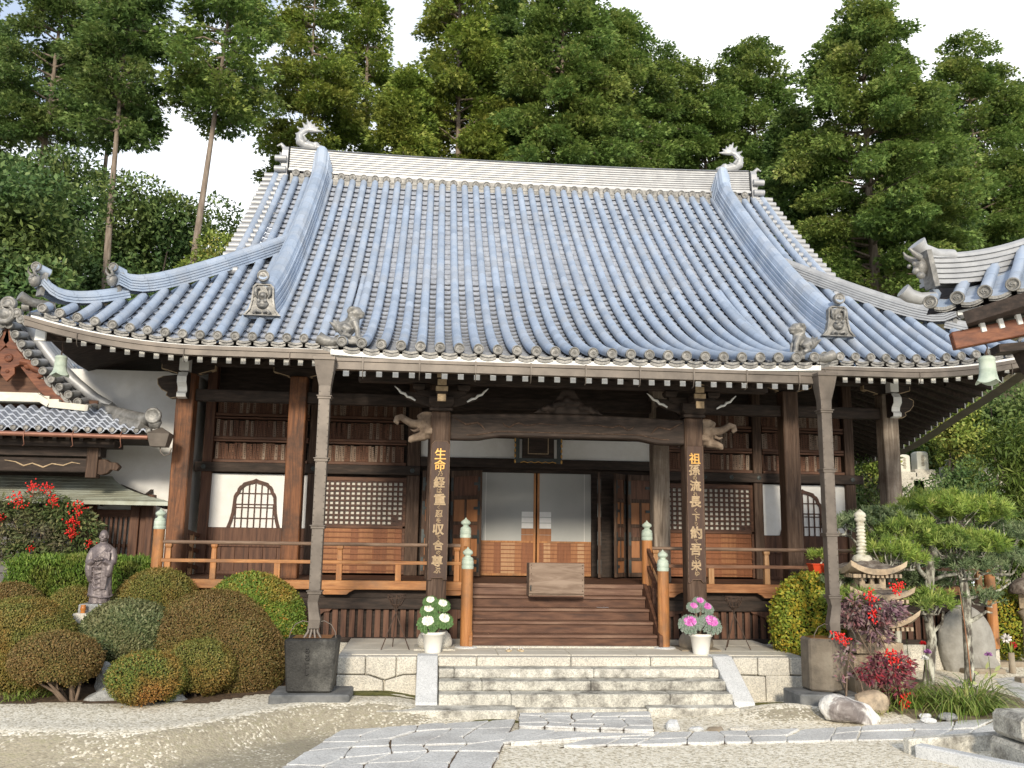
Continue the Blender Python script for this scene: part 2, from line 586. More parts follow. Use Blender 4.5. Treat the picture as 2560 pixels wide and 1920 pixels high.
BARK = M("grey_brown_bark", [(0.11, 0.085, 0.065), (0.21, 0.165, 0.13), (0.31, 0.26, 0.21)], scale=2.5, stretch=(4, 4, 0.7), rough=0.9, bump=0.7)
BARK_D = M("dark_bark", [(0.03, 0.025, 0.02), (0.07, 0.055, 0.043)], scale=2.5, stretch=(4, 4, 0.7), rough=0.9, bump=0.6)
PBARK = M("lichened_pine_bark", [(0.07, 0.06, 0.05), (0.26, 0.25, 0.21), (0.50, 0.50, 0.42)], scale=13, stretch=(1, 1, 0.35), rough=0.9, bump=0.9, pos=[0.42, 0.52, 0.62])
STEM = M("shrub_stem_bark", [(0.10, 0.07, 0.05), (0.20, 0.145, 0.105)], scale=10, rough=0.9, bump=0.4)
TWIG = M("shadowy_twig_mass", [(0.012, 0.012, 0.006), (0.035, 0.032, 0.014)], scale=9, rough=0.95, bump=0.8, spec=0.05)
COPPER_G = M("green_copper_sheet", [(0.20, 0.20, 0.155), (0.27, 0.275, 0.215), (0.33, 0.345, 0.28)], scale=1.6, stretch=(1, 4, 4), rough=0.5, bump=0.1, metal=0.2, stain=(0.40, 0.43, 0.38), stain_scale=1.3)
COPPER_R = M("red_copper_pipe", [(0.22, 0.10, 0.07), (0.32, 0.16, 0.11)], scale=4, rough=0.4, bump=0.05, metal=0.4)
POTW = M("cream_plastic_pot", [(0.68, 0.66, 0.60), (0.74, 0.72, 0.66)], scale=2, rough=0.45, bump=0.02)
RED = M("red_lacquer", [(0.55, 0.05, 0.02), (0.65, 0.09, 0.03)], scale=3, rough=0.4, bump=0.03)
BERRY = M("red_nandina_berry", [(0.50, 0.012, 0.012), (0.75, 0.03, 0.02)], scale=20, rough=0.35, bump=0)
MOSS = M("moss", [(0.05, 0.055, 0.012), (0.11, 0.11, 0.025), (0.15, 0.13, 0.04)], scale=7, rough=0.95, bump=0.8, bscale=40)
ACRYL = M("donor_plaque_wood", [(0.07, 0.03, 0.018), (0.16, 0.085, 0.05), (0.30, 0.22, 0.165)], scale=6, stretch=(2.4, 1, 0.12), rough=0.75, bump=0.1, pos=[0.36, 0.52, 0.70])
INK = M("ink_writing", [(0.02, 0.015, 0.012), (0.03, 0.022, 0.016)], scale=5, rough=0.8, bump=0)
# ------------------------------------------------------------------ ground
def sstep(a, b, x):
    t = np.clip((np.asarray(x, float) - a) / (b - a), 0, 1)
    return t * t * (3 - 2 * t)


def gz(x, y):
    x = np.asarray(x, float)
    y = np.asarray(y, float)
    yc = -2.75 + 1.55 * sstep(-5.6, -3.6, x) + 0.15 * sstep(-3.6, -2.2, x) + 0.10 * np.sin(x * 1.3)
    d = yc - y
    wL = 1 - sstep(-3.0, -1.7, x)
    zl = 0.03 - 0.26 * sstep(0.0, 0.85, d) + 0.035 * np.exp(-((d + 0.1) / 0.4) ** 2)
    rid = 0.022 * np.sin(x * 5.2 + 0.9 * np.sin(x * 1.7) + d * 1.6) * sstep(0.05, 0.35, d) * (1 - sstep(0.7, 1.1, d))
    zl = zl + rid
    zr = -0.13 + 0.10 * sstep(3.3, 5.0, x) * sstep(-1.6, -0.6, y)
    zr = zr + 0.17 * np.exp(-((x - 2.85) / 0.85) ** 2 - ((y + 1.15) / 0.42) ** 2)
    z = wL * zl + (1 - wL) * zr
    z = z + 0.10 * sstep(1.0, 4.0, y)
    hill = 0.8 * np.clip(y - 16.8 - 0.02 * x, 0, None)
    hill = np.where(hill > 14.5, 14.5 + 0.12 * (hill - 14.5), hill)
    lb = 4.0 * sstep(-14, -34, x) * sstep(8, 24, y)
    rb = 2.2 * sstep(10.5, 14, x) * sstep(9, 15, y)
    return z + hill + lb + rb + 0.25 * np.sin(x * 0.7) * np.sin(y * 0.55) * sstep(17, 24, y)


def gzf(x, y):
    return float(gz(x, y))


def height_sheet(name, xs, ys, mat, parent=None):
    X, Y = np.meshgrid(xs, ys)
    Z = gz(X, Y)
    V = np.stack([X, Y, Z], -1).reshape(-1, 3)
    nx, ny = len(xs), len(ys)
    i = np.arange((nx - 1) * (ny - 1))
    r, c = i // (nx - 1), i % (nx - 1)
    a = r * nx + c
    F = np.stack([a, a + 1, a + nx + 1, a + nx], -1)
    me = bpy.data.meshes.new(name)
    me.vertices.add(len(V))
    me.vertices.foreach_set("co", V.reshape(-1).astype(np.float32))
    me.loops.add(len(F) * 4)
    me.loops.foreach_set("vertex_index", F.reshape(-1).astype(np.int32))
    me.polygons.add(len(F))
    me.polygons.foreach_set("loop_start", np.arange(0, len(F) * 4, 4, dtype=np.int32))
    me.polygons.foreach_set("loop_total", np.full(len(F), 4, dtype=np.int32))
    me.polygons.foreach_set("use_smooth", np.ones(len(F), dtype=bool))
    me.update(calc_edges=True)
    o = link_mesh(name, me, mat)
    tag(o, kind="structure")
    return o


def gravel_mat():
    m, nt, b = _new("white_gravel_and_sand")
    N, Lk = nt.nodes.new, nt.links.new
    tc = N("ShaderNodeTexCoord")
    v = N("ShaderNodeTexVoronoi")
    v.inputs["Scale"].default_value = 36
    Lk(tc.outputs["Object"], v.inputs[0])
    se = N("ShaderNodeSeparateColor")
    Lk(v.outputs["Color"], se.inputs[0])
    gr = ramp_node(nt, [(0.36, 0.315, 0.225), (0.68, 0.615, 0.48), (0.86, 0.81, 0.69)], [0.0, 0.35, 0.9])
    Lk(se.outputs[0], gr.inputs[0])
    # packed earth with moss, where gravel has washed off
    n1 = N("ShaderNodeTexNoise")
    n1.inputs["Scale"].default_value = 1.1
    n1.inputs["Detail"].default_value = 8
    n1.inputs["Roughness"].default_value = 0.65
    Lk(tc.outputs["Object"], n1.inputs[0])
    so = ramp_node(nt, [(0.25, 0.22, 0.16), (0.36, 0.32, 0.24), (0.30, 0.275, 0.185)], [0.3, 0.5, 0.7])
    n2 = N("ShaderNodeTexNoise")
    n2.inputs["Scale"].default_value = 14
    n2.inputs["Detail"].default_value = 6
    Lk(tc.outputs["Object"], n2.inputs[0])
    Lk(n2.outputs[0], so.inputs[0])
    # gravel cover by steepness and patches: flat crest keeps its stones
    ge = N("ShaderNodeNewGeometry")
    sx = N("ShaderNodeSeparateXYZ")
    Lk(ge.outputs["True Normal"], sx.inputs[0])
    st = N("ShaderNodeMapRange")
    st.inputs["From Min"].default_value = 0.99
    st.inputs["From Max"].default_value = 0.95
    Lk(sx.outputs["Z"], st.inputs["Value"])
    px = N("ShaderNodeSeparateXYZ")
    Lk(tc.outputs["Object"], px.inputs[0])
    lf = N("ShaderNodeMapRange")
    lf.inputs["From Min"].default_value = -1.2
    lf.inputs["From Max"].default_value = -3.0
    Lk(px.outputs["X"], lf.inputs["Value"])
    lo = N("ShaderNodeMapRange")
    lo.inputs["From Min"].default_value = -0.12
    lo.inputs["From Max"].default_value = -0.20
    Lk(px.outputs["Z"], lo.inputs["Value"])
    mxm = N("ShaderNodeMath")
    mxm.operation = 'MAXIMUM'
    Lk(st.outputs[0], mxm.inputs[0])
    mlo = N("ShaderNodeMath")
    mlo.operation = 'MULTIPLY'
    Lk(lo.outputs[0], mlo.inputs[0])
    Lk(lf.outputs[0], mlo.inputs[1])
    Lk(mlo.outputs[0], mxm.inputs[1])
    sc = N("ShaderNodeMath")
    sc.operation = 'MULTIPLY_ADD'
    Lk(mxm.outputs[0], sc.inputs[0])
    sc.inputs[1].default_value = 0.75
    ad = N("ShaderNodeMath")
    ad.operation = 'MULTIPLY_ADD'
    Lk(n1.outputs[0], ad.inputs[0])
    ad.inputs[1].default_value = 1.3
    ad.inputs[2].default_value = -0.60
    Lk(ad.outputs[0], sc.inputs[2])
    # break the edge between stones and soil up stone by stone
    jit = N("ShaderNodeMath")
    jit.operation = 'MULTIPLY_ADD'
    Lk(se.outputs[1], jit.inputs[0])
    jit.inputs[1].default_value = 0.7
    jit.inputs[2].default_value = -0.35
    ad2 = N("ShaderNodeMath")
    ad2.operation = 'ADD'
    Lk(sc.outputs[0], ad2.inputs[0])
    Lk(jit.outputs[0], ad2.inputs[1])
    fa = N("ShaderNodeMapRange")
    fa.inputs["From Min"].default_value = 0.38
    fa.inputs["From Max"].default_value = 0.62
    Lk(ad2.outputs[0], fa.inputs["Value"])
    mx = N("ShaderNodeMix")
    mx.data_type = 'RGBA'
    Lk(fa.outputs[0], mx.inputs[0])
    Lk(gr.outputs[0], mx.inputs[6])
    Lk(so.outputs[0], mx.inputs[7])
    Lk(mx.outputs[2], b.inputs["Base Color"])
    b.inputs["Roughness"].default_value = 0.95
    b.inputs["Specular IOR Level"].default_value = 0.15
    bn = N("ShaderNodeBump")
    bn.inputs["Strength"].default_value = 0.7
    bn.inputs["Distance"].default_value = 0.012
    Lk(v.outputs["Distance"], bn.inputs["Height"])
    bn.invert = True
    Lk(bn.outputs[0], b.inputs["Normal"])
    return m


GRAVEL = gravel_mat()
SOIL = M("forest_soil", [(0.035, 0.03, 0.015), (0.07, 0.06, 0.03), (0.09, 0.085, 0.035)], scale=0.8, rough=0.95, bump=0.8, bscale=3, dist=0.2)
BEDM = M("garden_bed_litter", [(0.045, 0.03, 0.018), (0.11, 0.07, 0.04), (0.19, 0.125, 0.07)], scale=18, rough=0.95, bump=0.8, bscale=40)
height_sheet("ground", np.linspace(-14, 14, 240), np.concatenate([np.linspace(-9, 2, 130), np.linspace(2.2, 16.5, 40)]), GRAVEL)
height_sheet("hill_terrain", np.linspace(-90, 90, 121), np.linspace(16.5, 110, 80), SOIL)
for nm, x0, x1, y0, y1 in (("ground", -14, -300, -300, 16.5), ("ground", 14, 300, -300, 16.5)):
    xs = np.linspace(min(x0, x1), max(x0, x1), 60)
    height_sheet(nm, xs, np.linspace(y0, y1, 80), GRAVEL)
height_sheet("ground", np.linspace(-14, 14, 30), np.linspace(-300, -9, 30), GRAVEL)
# dark bed of soil and litter under the clipped shrubs, 4 mm above the gravel
SANDY = M("sandy_garden_soil", [(0.12, 0.09, 0.055), (0.24, 0.195, 0.13), (0.34, 0.285, 0.20)], scale=6, rough=0.95, bump=0.6, bscale=50)


def bed(name, poly_fn, xs, ys, mat=BEDM):
    mb = MB()
    n = 0
    vs, idx, fs = [], {}, []
    for j, y in enumerate(ys):
        for i, x in enumerate(xs):
            idx[i, j] = len(vs)
            vs.append((x, y, gzf(x, y) + 0.006))
    for j in range(len(ys) - 1):
        for i in range(len(xs) - 1):
            if poly_fn((xs[i] + xs[i + 1]) / 2, (ys[j] + ys[j + 1]) / 2):
                fs.append((idx[i, j], idx[i + 1, j], idx[i + 1, j + 1], idx[i, j + 1]))
    mb.add(vs, fs, 0, True)
    o = mb.build(name, mat)
    tag(o, kind="structure")


bed("ground_bed", lambda x, y: y > -0.95 + 0.62 * float(sstep(-5.6, -4.4, x)) + 0.1 * math.sin(x * 5), np.linspace(-12, -3.7, 70), np.linspace(-1.3, 4.6, 60))
bed("ground_bed", lambda x, y: y > -1.5 + 0.35 * math.sin(x * 1.9 + 1.0) + 1.1 * float(sstep(4.8, 4.0, x)) and x + 0.5 * y < 6.9 + 0.12 * math.sin(y * 6), np.linspace(3.9, 8.5, 50), np.linspace(-1.9, 4.6, 60), SANDY)

# ------------------------------------------------------------------ stone platform and its steps
STEPD = M("dark_stained_step_granite", [(0.42, 0.405, 0.36), (0.58, 0.56, 0.50)], scale=3, rough=0.88, bump=0.5, bscale=40, speck=[(0.65, 0.65, 0.63), (1, 1, 1), (1.1, 1.1, 1.05)], speck_scale=70, stain=(0.13, 0.12, 0.105), stain_scale=4.5)
plat = thing("stone_platform", "pale granite platform with stone steps carrying the temple porch", "platform", (0, 0, 0))
mb = MB()
mb.box(-3.6, 3.6, 0.10, 4.8, -0.2, 0.505)
mb.build("platform_core", PAVE2, plat)
mb = MB()
xs = [-3.65, -2.4, -1.2, -0.05, 1.0, 2.25, 3.65]
for i in range(6):
    ys = [0.28, 0.85 + 0.1 * math.sin(i * 2.1), 1.6 + 0.1 * math.cos(i * 1.7), 2.5]
    for j in range(3):
        mb.box(xs[i] + .004, xs[i + 1] - .004, ys[j] + .004, ys[j + 1] - .004, 0.47, 0.522)
mb.build("platform_paving", PAVE2, plat, bevel=0.006)
mb = MB()


def ashlar(poly, y0=0.0, y1=0.22):
    mb.prism(poly, y0, y1, 'xz')


g = 0.006
# left of the steps
ashlar([(-3.65, 0.27), (-3.23 - g, 0.265), (-3.23 - g, 0.52), (-3.65, 0.52)])
ashlar([(-3.23 + g, 0.265), (-3.17, 0.262), (-2.93, 0.185), (-2.77 - g, 0.235), (-2.77 - g, 0.52), (-3.23 + g, 0.52)])
ashlar([(-2.77 + g, 0.238), (-2.66, 0.265), (-2.46, 0.27), (-2.46, 0.52), (-2.77 + g, 0.52)])
ashlar([(-3.66, -0.15), (-2.95 - g, -0.15), (-2.95 - g, 0.172), (-3.18, 0.248), (-3.65, 0.256)], -0.012)
ashlar([(-2.95 + g, -0.15), (-2.46, -0.15), (-2.46, 0.256), (-2.66, 0.25), (-2.93, 0.17)], -0.008)
# between the cheeks, under the top edge
for a, b_ in ((-2.14, -1.55), (-1.55, -0.1), (-0.1, 1.15), (1.15, 2.14)):
    ashlar([(a + g, 0.38), (b_ - g, 0.38), (b_ - g, 0.52), (a + g, 0.52)], -0.015)
# right of the steps
for a, b_, z0, z1 in ((2.46, 2.86, 0.27, 0.52), (2.86, 3.38, 0.25, 0.52), (3.38, 3.65, 0.26, 0.52)):
    ashlar([(a + g, z0), (b_ - g, z0 - .01), (b_ - g, z1), (a + g, z1)], -0.004 * (a % 3))
for a, b_ in ((2.46, 2.98), (2.98, 3.67)):
    ashlar([(a + g, -0.15), (b_ - g, -0.15), (b_ - g, 0.235), (a + g, 0.255)], -0.014)
for y0, y1 in ((0.23, 0.9), (0.9, 1.7), (1.7, 2.6)):
    mb.box(3.45, 3.66, y0 + g, y1 - g, 0.26, 0.521)
    mb.box(3.45, 3.665, y0 + g, y1 - g, -0.15, 0.25)
    mb.box(-3.66, -3.45, y0 + g, y1 - g, -0.15, 0.521)
mb.build("wall_stones", GRANITE, plat, bevel=0.016)
for k, (z1, y0) in enumerate(((0.39, -0.31), (0.26, -0.62), (0.13, -0.93))):
    mb = MB()
    cuts = [-2.13, -1.9 + 0.4 * k, 0.2 + 0.5 * k - 0.6 * (k % 2), 2.13]
    for a, b_ in zip(cuts[:-1], cuts[1:]):
        mb.box(a + .003, b_ - .003, y0, 0.09, z1 - (0.13 if k < 2 else 0.19), z1)
    mb.build("stone_step", (STEPST, STEPD, STEPD)[k], plat, bevel=0.012)
for sx in (-1, 1):
    mb = MB()
    x0, x1 = sorted((sx * 2.145, sx * 2.455))
    mb.prism([(0.30, -0.15), (0.30, 0.535), (0.03, 0.535), (-0.93, 0.02), (-0.96, -0.10), (-0.9, -0.15)], x0, x1, 'yz')
    mb.build("cheek_stone", GRANITE_W, plat, bevel=0.01)
mb = MB()
for a, b_ in ((-2.98, -1.05), (0.82, 2.14)):
    mb.box(a, b_, -1.32 if a < 0 else -1.18, -0.85, -0.16, -0.012)
mb.box(-1.05, 0.82, -1.1, -0.85, -0.16, -0.04)
mb.build("footing_slab", STEPST, plat, bevel=0.012)

# ------------------------------------------------------------------ stone paths (structure)
def flags(name, corners, nu, nv, z, thick, mat, seed, gap=0.007, jit=0.28):
    """irregular flagstones inside a quad given by four corners (u along 0-1, v along 0-3)"""
    r = np.random.default_rng(seed)
    c = np.array(corners, float)
    U = np.linspace(0, 1, nu + 1)
    V = np.linspace(0, 1, nv + 1)
    G = np.zeros((nu + 1, nv + 1, 2))
    for i in range(nu + 1):
        for j in range(nv + 1):
            u = U[i] + (r.uniform(-jit, jit) / nu if 0 < i < nu else 0)
            v = V[j] + (r.uniform(-jit, jit) / nv if 0 < j < nv else 0)
            a = c[0] * (1 - u) + c[1] * u
            b = c[3] * (1 - u) + c[2] * u
            G[i, j] = a * (1 - v) + b * v
    mb = MB()
    for i in range(nu):
        for j in range(nv):
            q = np.array([G[i, j], G[i + 1, j], G[i + 1, j + 1], G[i, j + 1]])
            ce = q.mean(0)
            d = np.linalg.norm(q - ce, axis=1, keepdims=True)
            q2 = ce + (q - ce) * (1 - gap * 1.4 / d)
            # cut corners for an uneven outline
            pts = []
            for k in range(4):
                p, n = q2[k], q2[(k + 1) % 4]
                t = r.uniform(0.08, 0.2)
                pts.append(p + (n - p) * t * 0.6)
                m_ = (p + n) / 2 + r.normal(size=2) * 0.012
                pts.append(m_)
                pts.append(n + (p - n) * t * 0.6)
            dz = r.uniform(-0.008, 0.008)
            tl = r.normal(size=2) * 0.006
            top = [(p[0], p[1], z + dz + float((p - ce) @ tl)) for p in pts]
            bot = [(p[0], p[1], z - thick) for p in pts]
            n = len(pts)
            mb.add(top + bot, [tuple(range(n))] + [(a, n + a, n + (a + 1) % n, (a + 1) % n) for a in range(n)])
    fl = [(p[0], p[1], z - 0.022) for p in (c[0], c[1], c[2], c[3])]
    mb.add(fl + [(p[0], p[1], z - thick) for p in (c[0], c[1], c[2], c[3])], [(0, 1, 2, 3)], 1)
    o = mb.build(name, [mat, BEDM], bevel=0.012)
    tag(o, kind="structure")
    return o


flags("path", [(-1.03, -1.33), (0.80, -1.30), (0.58, -2.47), (-1.12, -2.15)], 5, 4, -0.035, 0.14, PAVE, 3)
flags("path", [(-3.36, -2.12), (-1.09, -1.52), (-1.70, -4.6), (-3.95, -4.6)], 5, 7, -0.075, 0.2, PAVE, 4)
flags("path", [(-1.12, -2.17), (0.60, -2.50), (-0.35, -2.66), (-1.63, -2.95)], 4, 1, -0.085, 0.2, PAVE, 14)
flags("path", [(-0.72, -3.0), (0.23, -2.32), (3.35, -2.0), (2.9, -2.75)][:1] + [(1.7, -2.85), (1.85, -2.2), (0.1, -2.3)], 5, 2, -0.10, 0.1, PAVE, 5)
flags("path", [(1.7, -2.85), (5.2, -2.58), (6.3, -1.40), (1.85, -2.2)], 7, 2, -0.112, 0.1, PAVE, 6)
flags("path", [(6.3, -1.4), (5.2, -2.58), (8.8, -2.4), (9.4, -0.9)], 4, 3, -0.115, 0.1, PAVE, 8)
flags("path", [(6.5, -1.25), (9.4, -0.9), (11.2, 4.0), (8.6, 3.6)], 4, 6, -0.02, 0.12, PAVE, 7)
mb = MB()
mb.box(7.2, 11.5, 2.55, 2.75, -0.1, 0.12)
mb.box(7.9, 11.5, 1.0, 1.2, -0.1, 0.06)
o = mb.build("path_kerb", BSTONE, bevel=0.01)
tag(o, kind="structure")
flags("path", [(-9.3, -3.15), (-5.7, -4.25), (-5.7, -4.9), (-9.3, -4.9)], 3, 2, -0.14, 0.2, PAVE, 12)


def mosspatch(pts, lab):
    mb = MB()
    P = []
    cx = sum(p[0] for p in pts) / len(pts)
    cy = sum(p[1] for p in pts) / len(pts)
    rings = []
    for s, dz in ((1.0, 0.008), (0.8, 0.024), (0.4, 0.032)):
        rings.append([(cx + (x - cx) * s, cy + (y - cy) * s, gzf(x, y) + dz) for x, y in pts])
    mb.grid(rings, 0, True, True)
    mb.add(rings[-1], [tuple(range(len(pts)))], 0, True)
    o = mb.build("moss_patch", MOSS)
    tag(o, lab, "moss", kind="stuff")


def blob(cx, cy, rx, ry, n=18, s=1):
    r = random.Random(s)
    return [(cx + rx * math.cos(2 * PI * k / n) * r.uniform(.8, 1.1), cy + ry * math.sin(2 * PI * k / n) * r.uniform(.8, 1.1)) for k in range(n)]


mosspatch(blob(-2.95, -0.28, 0.62, 0.24, s=2), "moss at the foot of the platform wall beside the dark stone basin")
mosspatch(blob(-1.35, -1.5, 0.36, 0.12, s=3), "moss strip between the footing slab and the flagstone path")
mosspatch(blob(3.05, -0.32, 0.5, 0.12, s=4), "moss at the foot of the platform near the six sided stone basin")
# ------------------------------------------------------------------ temple hall
hall = thing("temple_hall", "wooden temple hall with a sweeping blue grey tiled roof and porch", "temple", (0, 4, 0))
T = 0.30
YE, YC, XE = 1.68, 9.1, 9.5          # front eave, ridge centre line, side eave


def prof(t):
    t = np.asarray(t, float)
    return 5.76 + 0.66 * t + 0.0235 * t * t


def lift(x, t):
    return 0.42 * np.clip((np.abs(x) - 6.3) / 3.0, 0, None) ** 2 * np.exp(-np.clip(t, 0, None) / 1.3)


def zmain(x, y):
    t = y - YE
    return float(prof(t) + lift(x, t))


def zk(x, y):
    u = y + 0.53
    return float(5.2 + 0.245 * u + 0.0545 * u * u + 0.05 * (abs(x) / 3.75) ** 4 * math.exp(-max(u, 0)))


def tile_face(mb, nstrips, axis_pt, t0, t1, step=0.225, roll_r=0.086, rolls=None, pan=True, pan_mi=4):
    """axis_pt(i, t) -> world point of the roll axis i (0..nstrips) at distance t up the slope; t0(i), t1(i) limits per roll"""
    up = Vector((0, 0, 1))
    for i in range(nstrips + 1):
        if rolls is not None and not rolls(i):
            continue
        a, b = t0(i), t1(i)
        if b - a < 0.12:
            continue
        n = max(3, int((b - a) / 0.34) + 1)
        rows = []
        for j in range(n + 1):
            t = a + (b - a) * j / n
            p = Vector(axis_pt(i, t))
            q = Vector(axis_pt(i, t + 0.02))
            d = (q - p).normalized()
            s = d.cross(up).normalized()
            nn = s.cross(d)
            rows.append([tuple(p + s * (math.cos(th) * roll_r) + nn * (math.sin(th) * roll_r)) for th in [R_(v) for v in (-35, 5, 45, 90, 135, 175, 215)]])
        mb.grid(rows, 0, True)
    if not pan:
        return
    for i in range(nstrips):
        a = max(t0(i), t0(i + 1)) if abs(t0(i) - t0(i + 1)) < 0.05 else min(t0(i), t0(i + 1))
        b = max(min(t1(i), t1(i + 1)), (t1(i) + t1(i + 1)) / 2)
        if b - a < 0.05:
            continue
        m = max(1, int(round((b - a) / step)))
        for j in range(m):
            ta, tb = a + (b - a) * j / m, a + (b - a) * (j + 1) / m
            rows = []
            for t, off in ((ta + 0.03, -0.10), (ta, -0.055), (tb, -0.098)):
                L = Vector(axis_pt(i, t))
                Rr = Vector(axis_pt(i + 1, t))
                rows.append([tuple(L.lerp(Rr, f) + Vector((0, 0, off - 0.042 * math.sin(PI * f)))) for f in (0.2, 0.38, 0.62, 0.8)])
            mb.grid(rows, pan_mi, False)


def eave_disc(mb, p, nrm=(0, -1, 0), r=0.083, swirl=True):
    """round tile end with raised rim and comma swirl"""
    prof_ = [(r * 0.9, -0.10), (r, -0.06), (r, 0.02), (r * 0.96, 0.028), (r * 0.80, 0.026), (r * 0.74, 0.006), (r * 0.62, 0.002), (r * 0.5, 0.008), (0.0, 0.004)]
    ax = '-y' if nrm[1] < 0 else ('-x' if nrm[0] < 0 else 'x')
    mb.lathe(prof_, p, 14, 1, True, ax, cap=False)
    if swirl:
        for k in range(3):
            pts = []
            for j in range(5):
                th = 2 * PI * k / 3 + j * 0.55
                rr = r * (0.10 + 0.10 * j)
                a, b = rr * math.cos(th), rr * math.sin(th)
                pts.append((p[0] + a, p[1] - 0.008, p[2] + b) if ax == '-y' else (p[0] + (-0.008 if ax == '-x' else 0.008), p[1] + a, p[2] + b))
            mb.tube(pts, [r * .13, r * .13, r * .10, r * .07, r * .03], 5, 1, True)


def eave_plate(mb, p, q, depth=0.035):
    """hanging crescent plates between two round tile ends"""
    p, q = Vector(p), Vector(q)
    for dz, dy, h in ((-0.045, -0.005, 0.035), (-0.085, 0.02, 0.045)):
        A, B, C = [], [], []
        for f in (0.08, 0.25, 0.5, 0.75, 0.92):
            c = p.lerp(q, f) + Vector((0, dy, dz - 0.045 * math.sin(PI * f)))
            A.append(tuple(c + Vector((0, 0, 0))))
            B.append(tuple(c - Vector((0, 0, h))))
            C.append(tuple(c + Vector((0, 0.14, 0.03))))
        mb.strip(A, B, 1)
        mb.strip(C, A, 1)


roof = MB()
# main front face: rolls at odd half pitches
idx = [k + 0.5 for k in range(-31, 31)]       # 62 rolls, x = idx*T


def main_axis(i, t):
    x = idx[i] * T
    return (x, YE + t, float(prof(t) + lift(x, t)))


def hip_t(x):
    return 7.25 if abs(x) <= 6.62 else max(0.0, XE - abs(x) - 0.12)


def main_t0(i):
    x = abs(idx[i] * T)
    return 2.8 if x < 3.8 else 0.0


tile_face(roof, len(idx) - 1, main_axis, main_t0, lambda i: hip_t(idx[i] * T), rolls=lambda i: abs(idx[i] * T) > 3.8)
kidx = [k + 0.5 for k in range(-13, 13)]


def k_axis(i, t):
    x = kidx[i] * T
    y = -0.53 + t
    return (x, y, zk(x, y) if y < 4.5 else zmain(x, y))


tile_face(roof, len(kidx) - 1, k_axis, lambda i: 0.0, lambda i: 9.46)
for i in range(len(idx)):
    x = idx[i] * T
    if abs(x) > 3.95 and abs(x) < 9.3:
        eave_disc(roof, (x, YE - 0.02, zmain(x, YE)))
for i in range(len(idx) - 1):
    x, x2 = idx[i] * T, idx[i + 1] * T
    if min(abs(x), abs(x2)) > 3.9 and max(abs(x), abs(x2)) < 9.4:
        eave_plate(roof, (x, YE, zmain(x, YE)), (x2, YE, zmain(x2, YE)))
for i in range(26):
    x = kidx[i] * T
    eave_disc(roof, (x, -0.55, zk(x, -0.53)))
    if i < 25:
        eave_plate(roof, (x, -0.53, zk(x, -0.53)), (x + T, -0.53, zk(x + T, -0.53)))
# curved corner tiles of the porch eave
for s in (-1, 1):
    z0 = zk(3.75, -0.53)
    roof.tube([(s * 3.72, -0.45, z0 + 0.03), (s * 3.9, -0.45, z0 - 0.0), (s * 4.02, -0.46, z0 + 0.02), (s * 4.12, -0.47, z0 + 0.07)], [0.07, 0.075, 0.085, 0.095], 10, 1)
    eave_plate(roof, (s * 3.78, -0.5, z0), (s * 4.1, -0.44, z0 + 0.05))
    # side of the porch roof, closing down to the main roof
    A = [(s * 3.86, y, zk(3.75, y) - 0.03) for y in np.linspace(-0.5, 4.45, 12)]
    B = [(s * 3.86, y, (zmain(3.86, y) - 0.08 if y > 1.7 else zk(3.75, y) - 0.2)) for y in np.linspace(-0.5, 4.45, 12)]
    roof.strip(A, B, 2)
    roof.tube([(s * 3.88, y, zk(3.75, y) - 0.02) for y in np.linspace(-0.45, 4.4, 14)], 0.06, 8, 0)
    # bottom of that side towards the front
    roof.beam((s * 3.88, -0.42, zk(3.75, -.45) - .11), (s * 3.88, 1.75, zk(3.75, 1.7) - .13), 0.05, 0.10, 2)
# sides (hips)
def side_drop(y):
    return 1.2 * float(sstep(2.2, 11.0, y))


nside = 48
sy = [YE + 0.15 + (2 * (YC - YE) - 0.3) * k / nside for k in range(nside + 1)]
for s in (-1, 1):
    def side_axis(i, t, s=s):
        y = sy[i]
        x = XE - t
        return (s * x, y, float(prof(t) + lift(6.3 + max(0, 3.2 - min(y - YE, 2 * YC - YE - y)), t)))

    def s_t1(i):
        y = sy[i]
        return max(0.0, min(y - YE, 2 * YC - YE - y, 3.3) - 0.1)

    tile_face(roof, nside, side_axis, (lambda i: -side_drop(sy[i])) if s > 0 else (lambda i: 0.0), s_t1, rolls=lambda i: True, step=0.3)
    for i in range(nside + 1):
        p = side_axis(i, -side_drop(sy[i]) if s > 0 else 0.0)
        eave_disc(roof, (p[0] + s * 0.02, p[1], p[2]), (s, 0, 0), swirl=False)
# back face, plain courses
P = [[(x, 2 * YC - YE - t, float(prof(t)) - 0.05) for x in np.linspace(-9.4 + min(t, 2.9), 9.4 - min(t, 2.9), 30)] for t in np.linspace(0, 7.3, 30)]
roof.grid(P, 0, True)
# gable ends
for s in (-1, 1):
    roof.add([(s * 6.2, YE + 2.9, float(prof(2.9)) - .1), (s * 6.2, 2 * YC - YE - 2.9, float(prof(2.9)) - .1), (s * 6.2, YC, float(prof(7.3)))], [(0, 1, 2)], 2)
    # verge: short white-ended tiles stepping up the gable edge
    for yy in (1, -1):
        for k in range(21):
            t = 2.75 + k * 0.222
            y = YE + t if yy > 0 else 2 * YC - YE - t
            z = float(prof(t)) + 0.02
            roof.tube([(s * 6.50, y, z), (s * 6.98, y, z - 0.01)], 0.085, 8, 3)
    roof.tube([(s * 6.68, YE + t, float(prof(t)) + 0.05) for t in np.linspace(2.7, 7.25, 16)], 0.085, 8, 0)
roof_o = roof.build("tile_roof", [TILE, TILE_G, DARK, TILE_R, PANT], hall, fix=False)

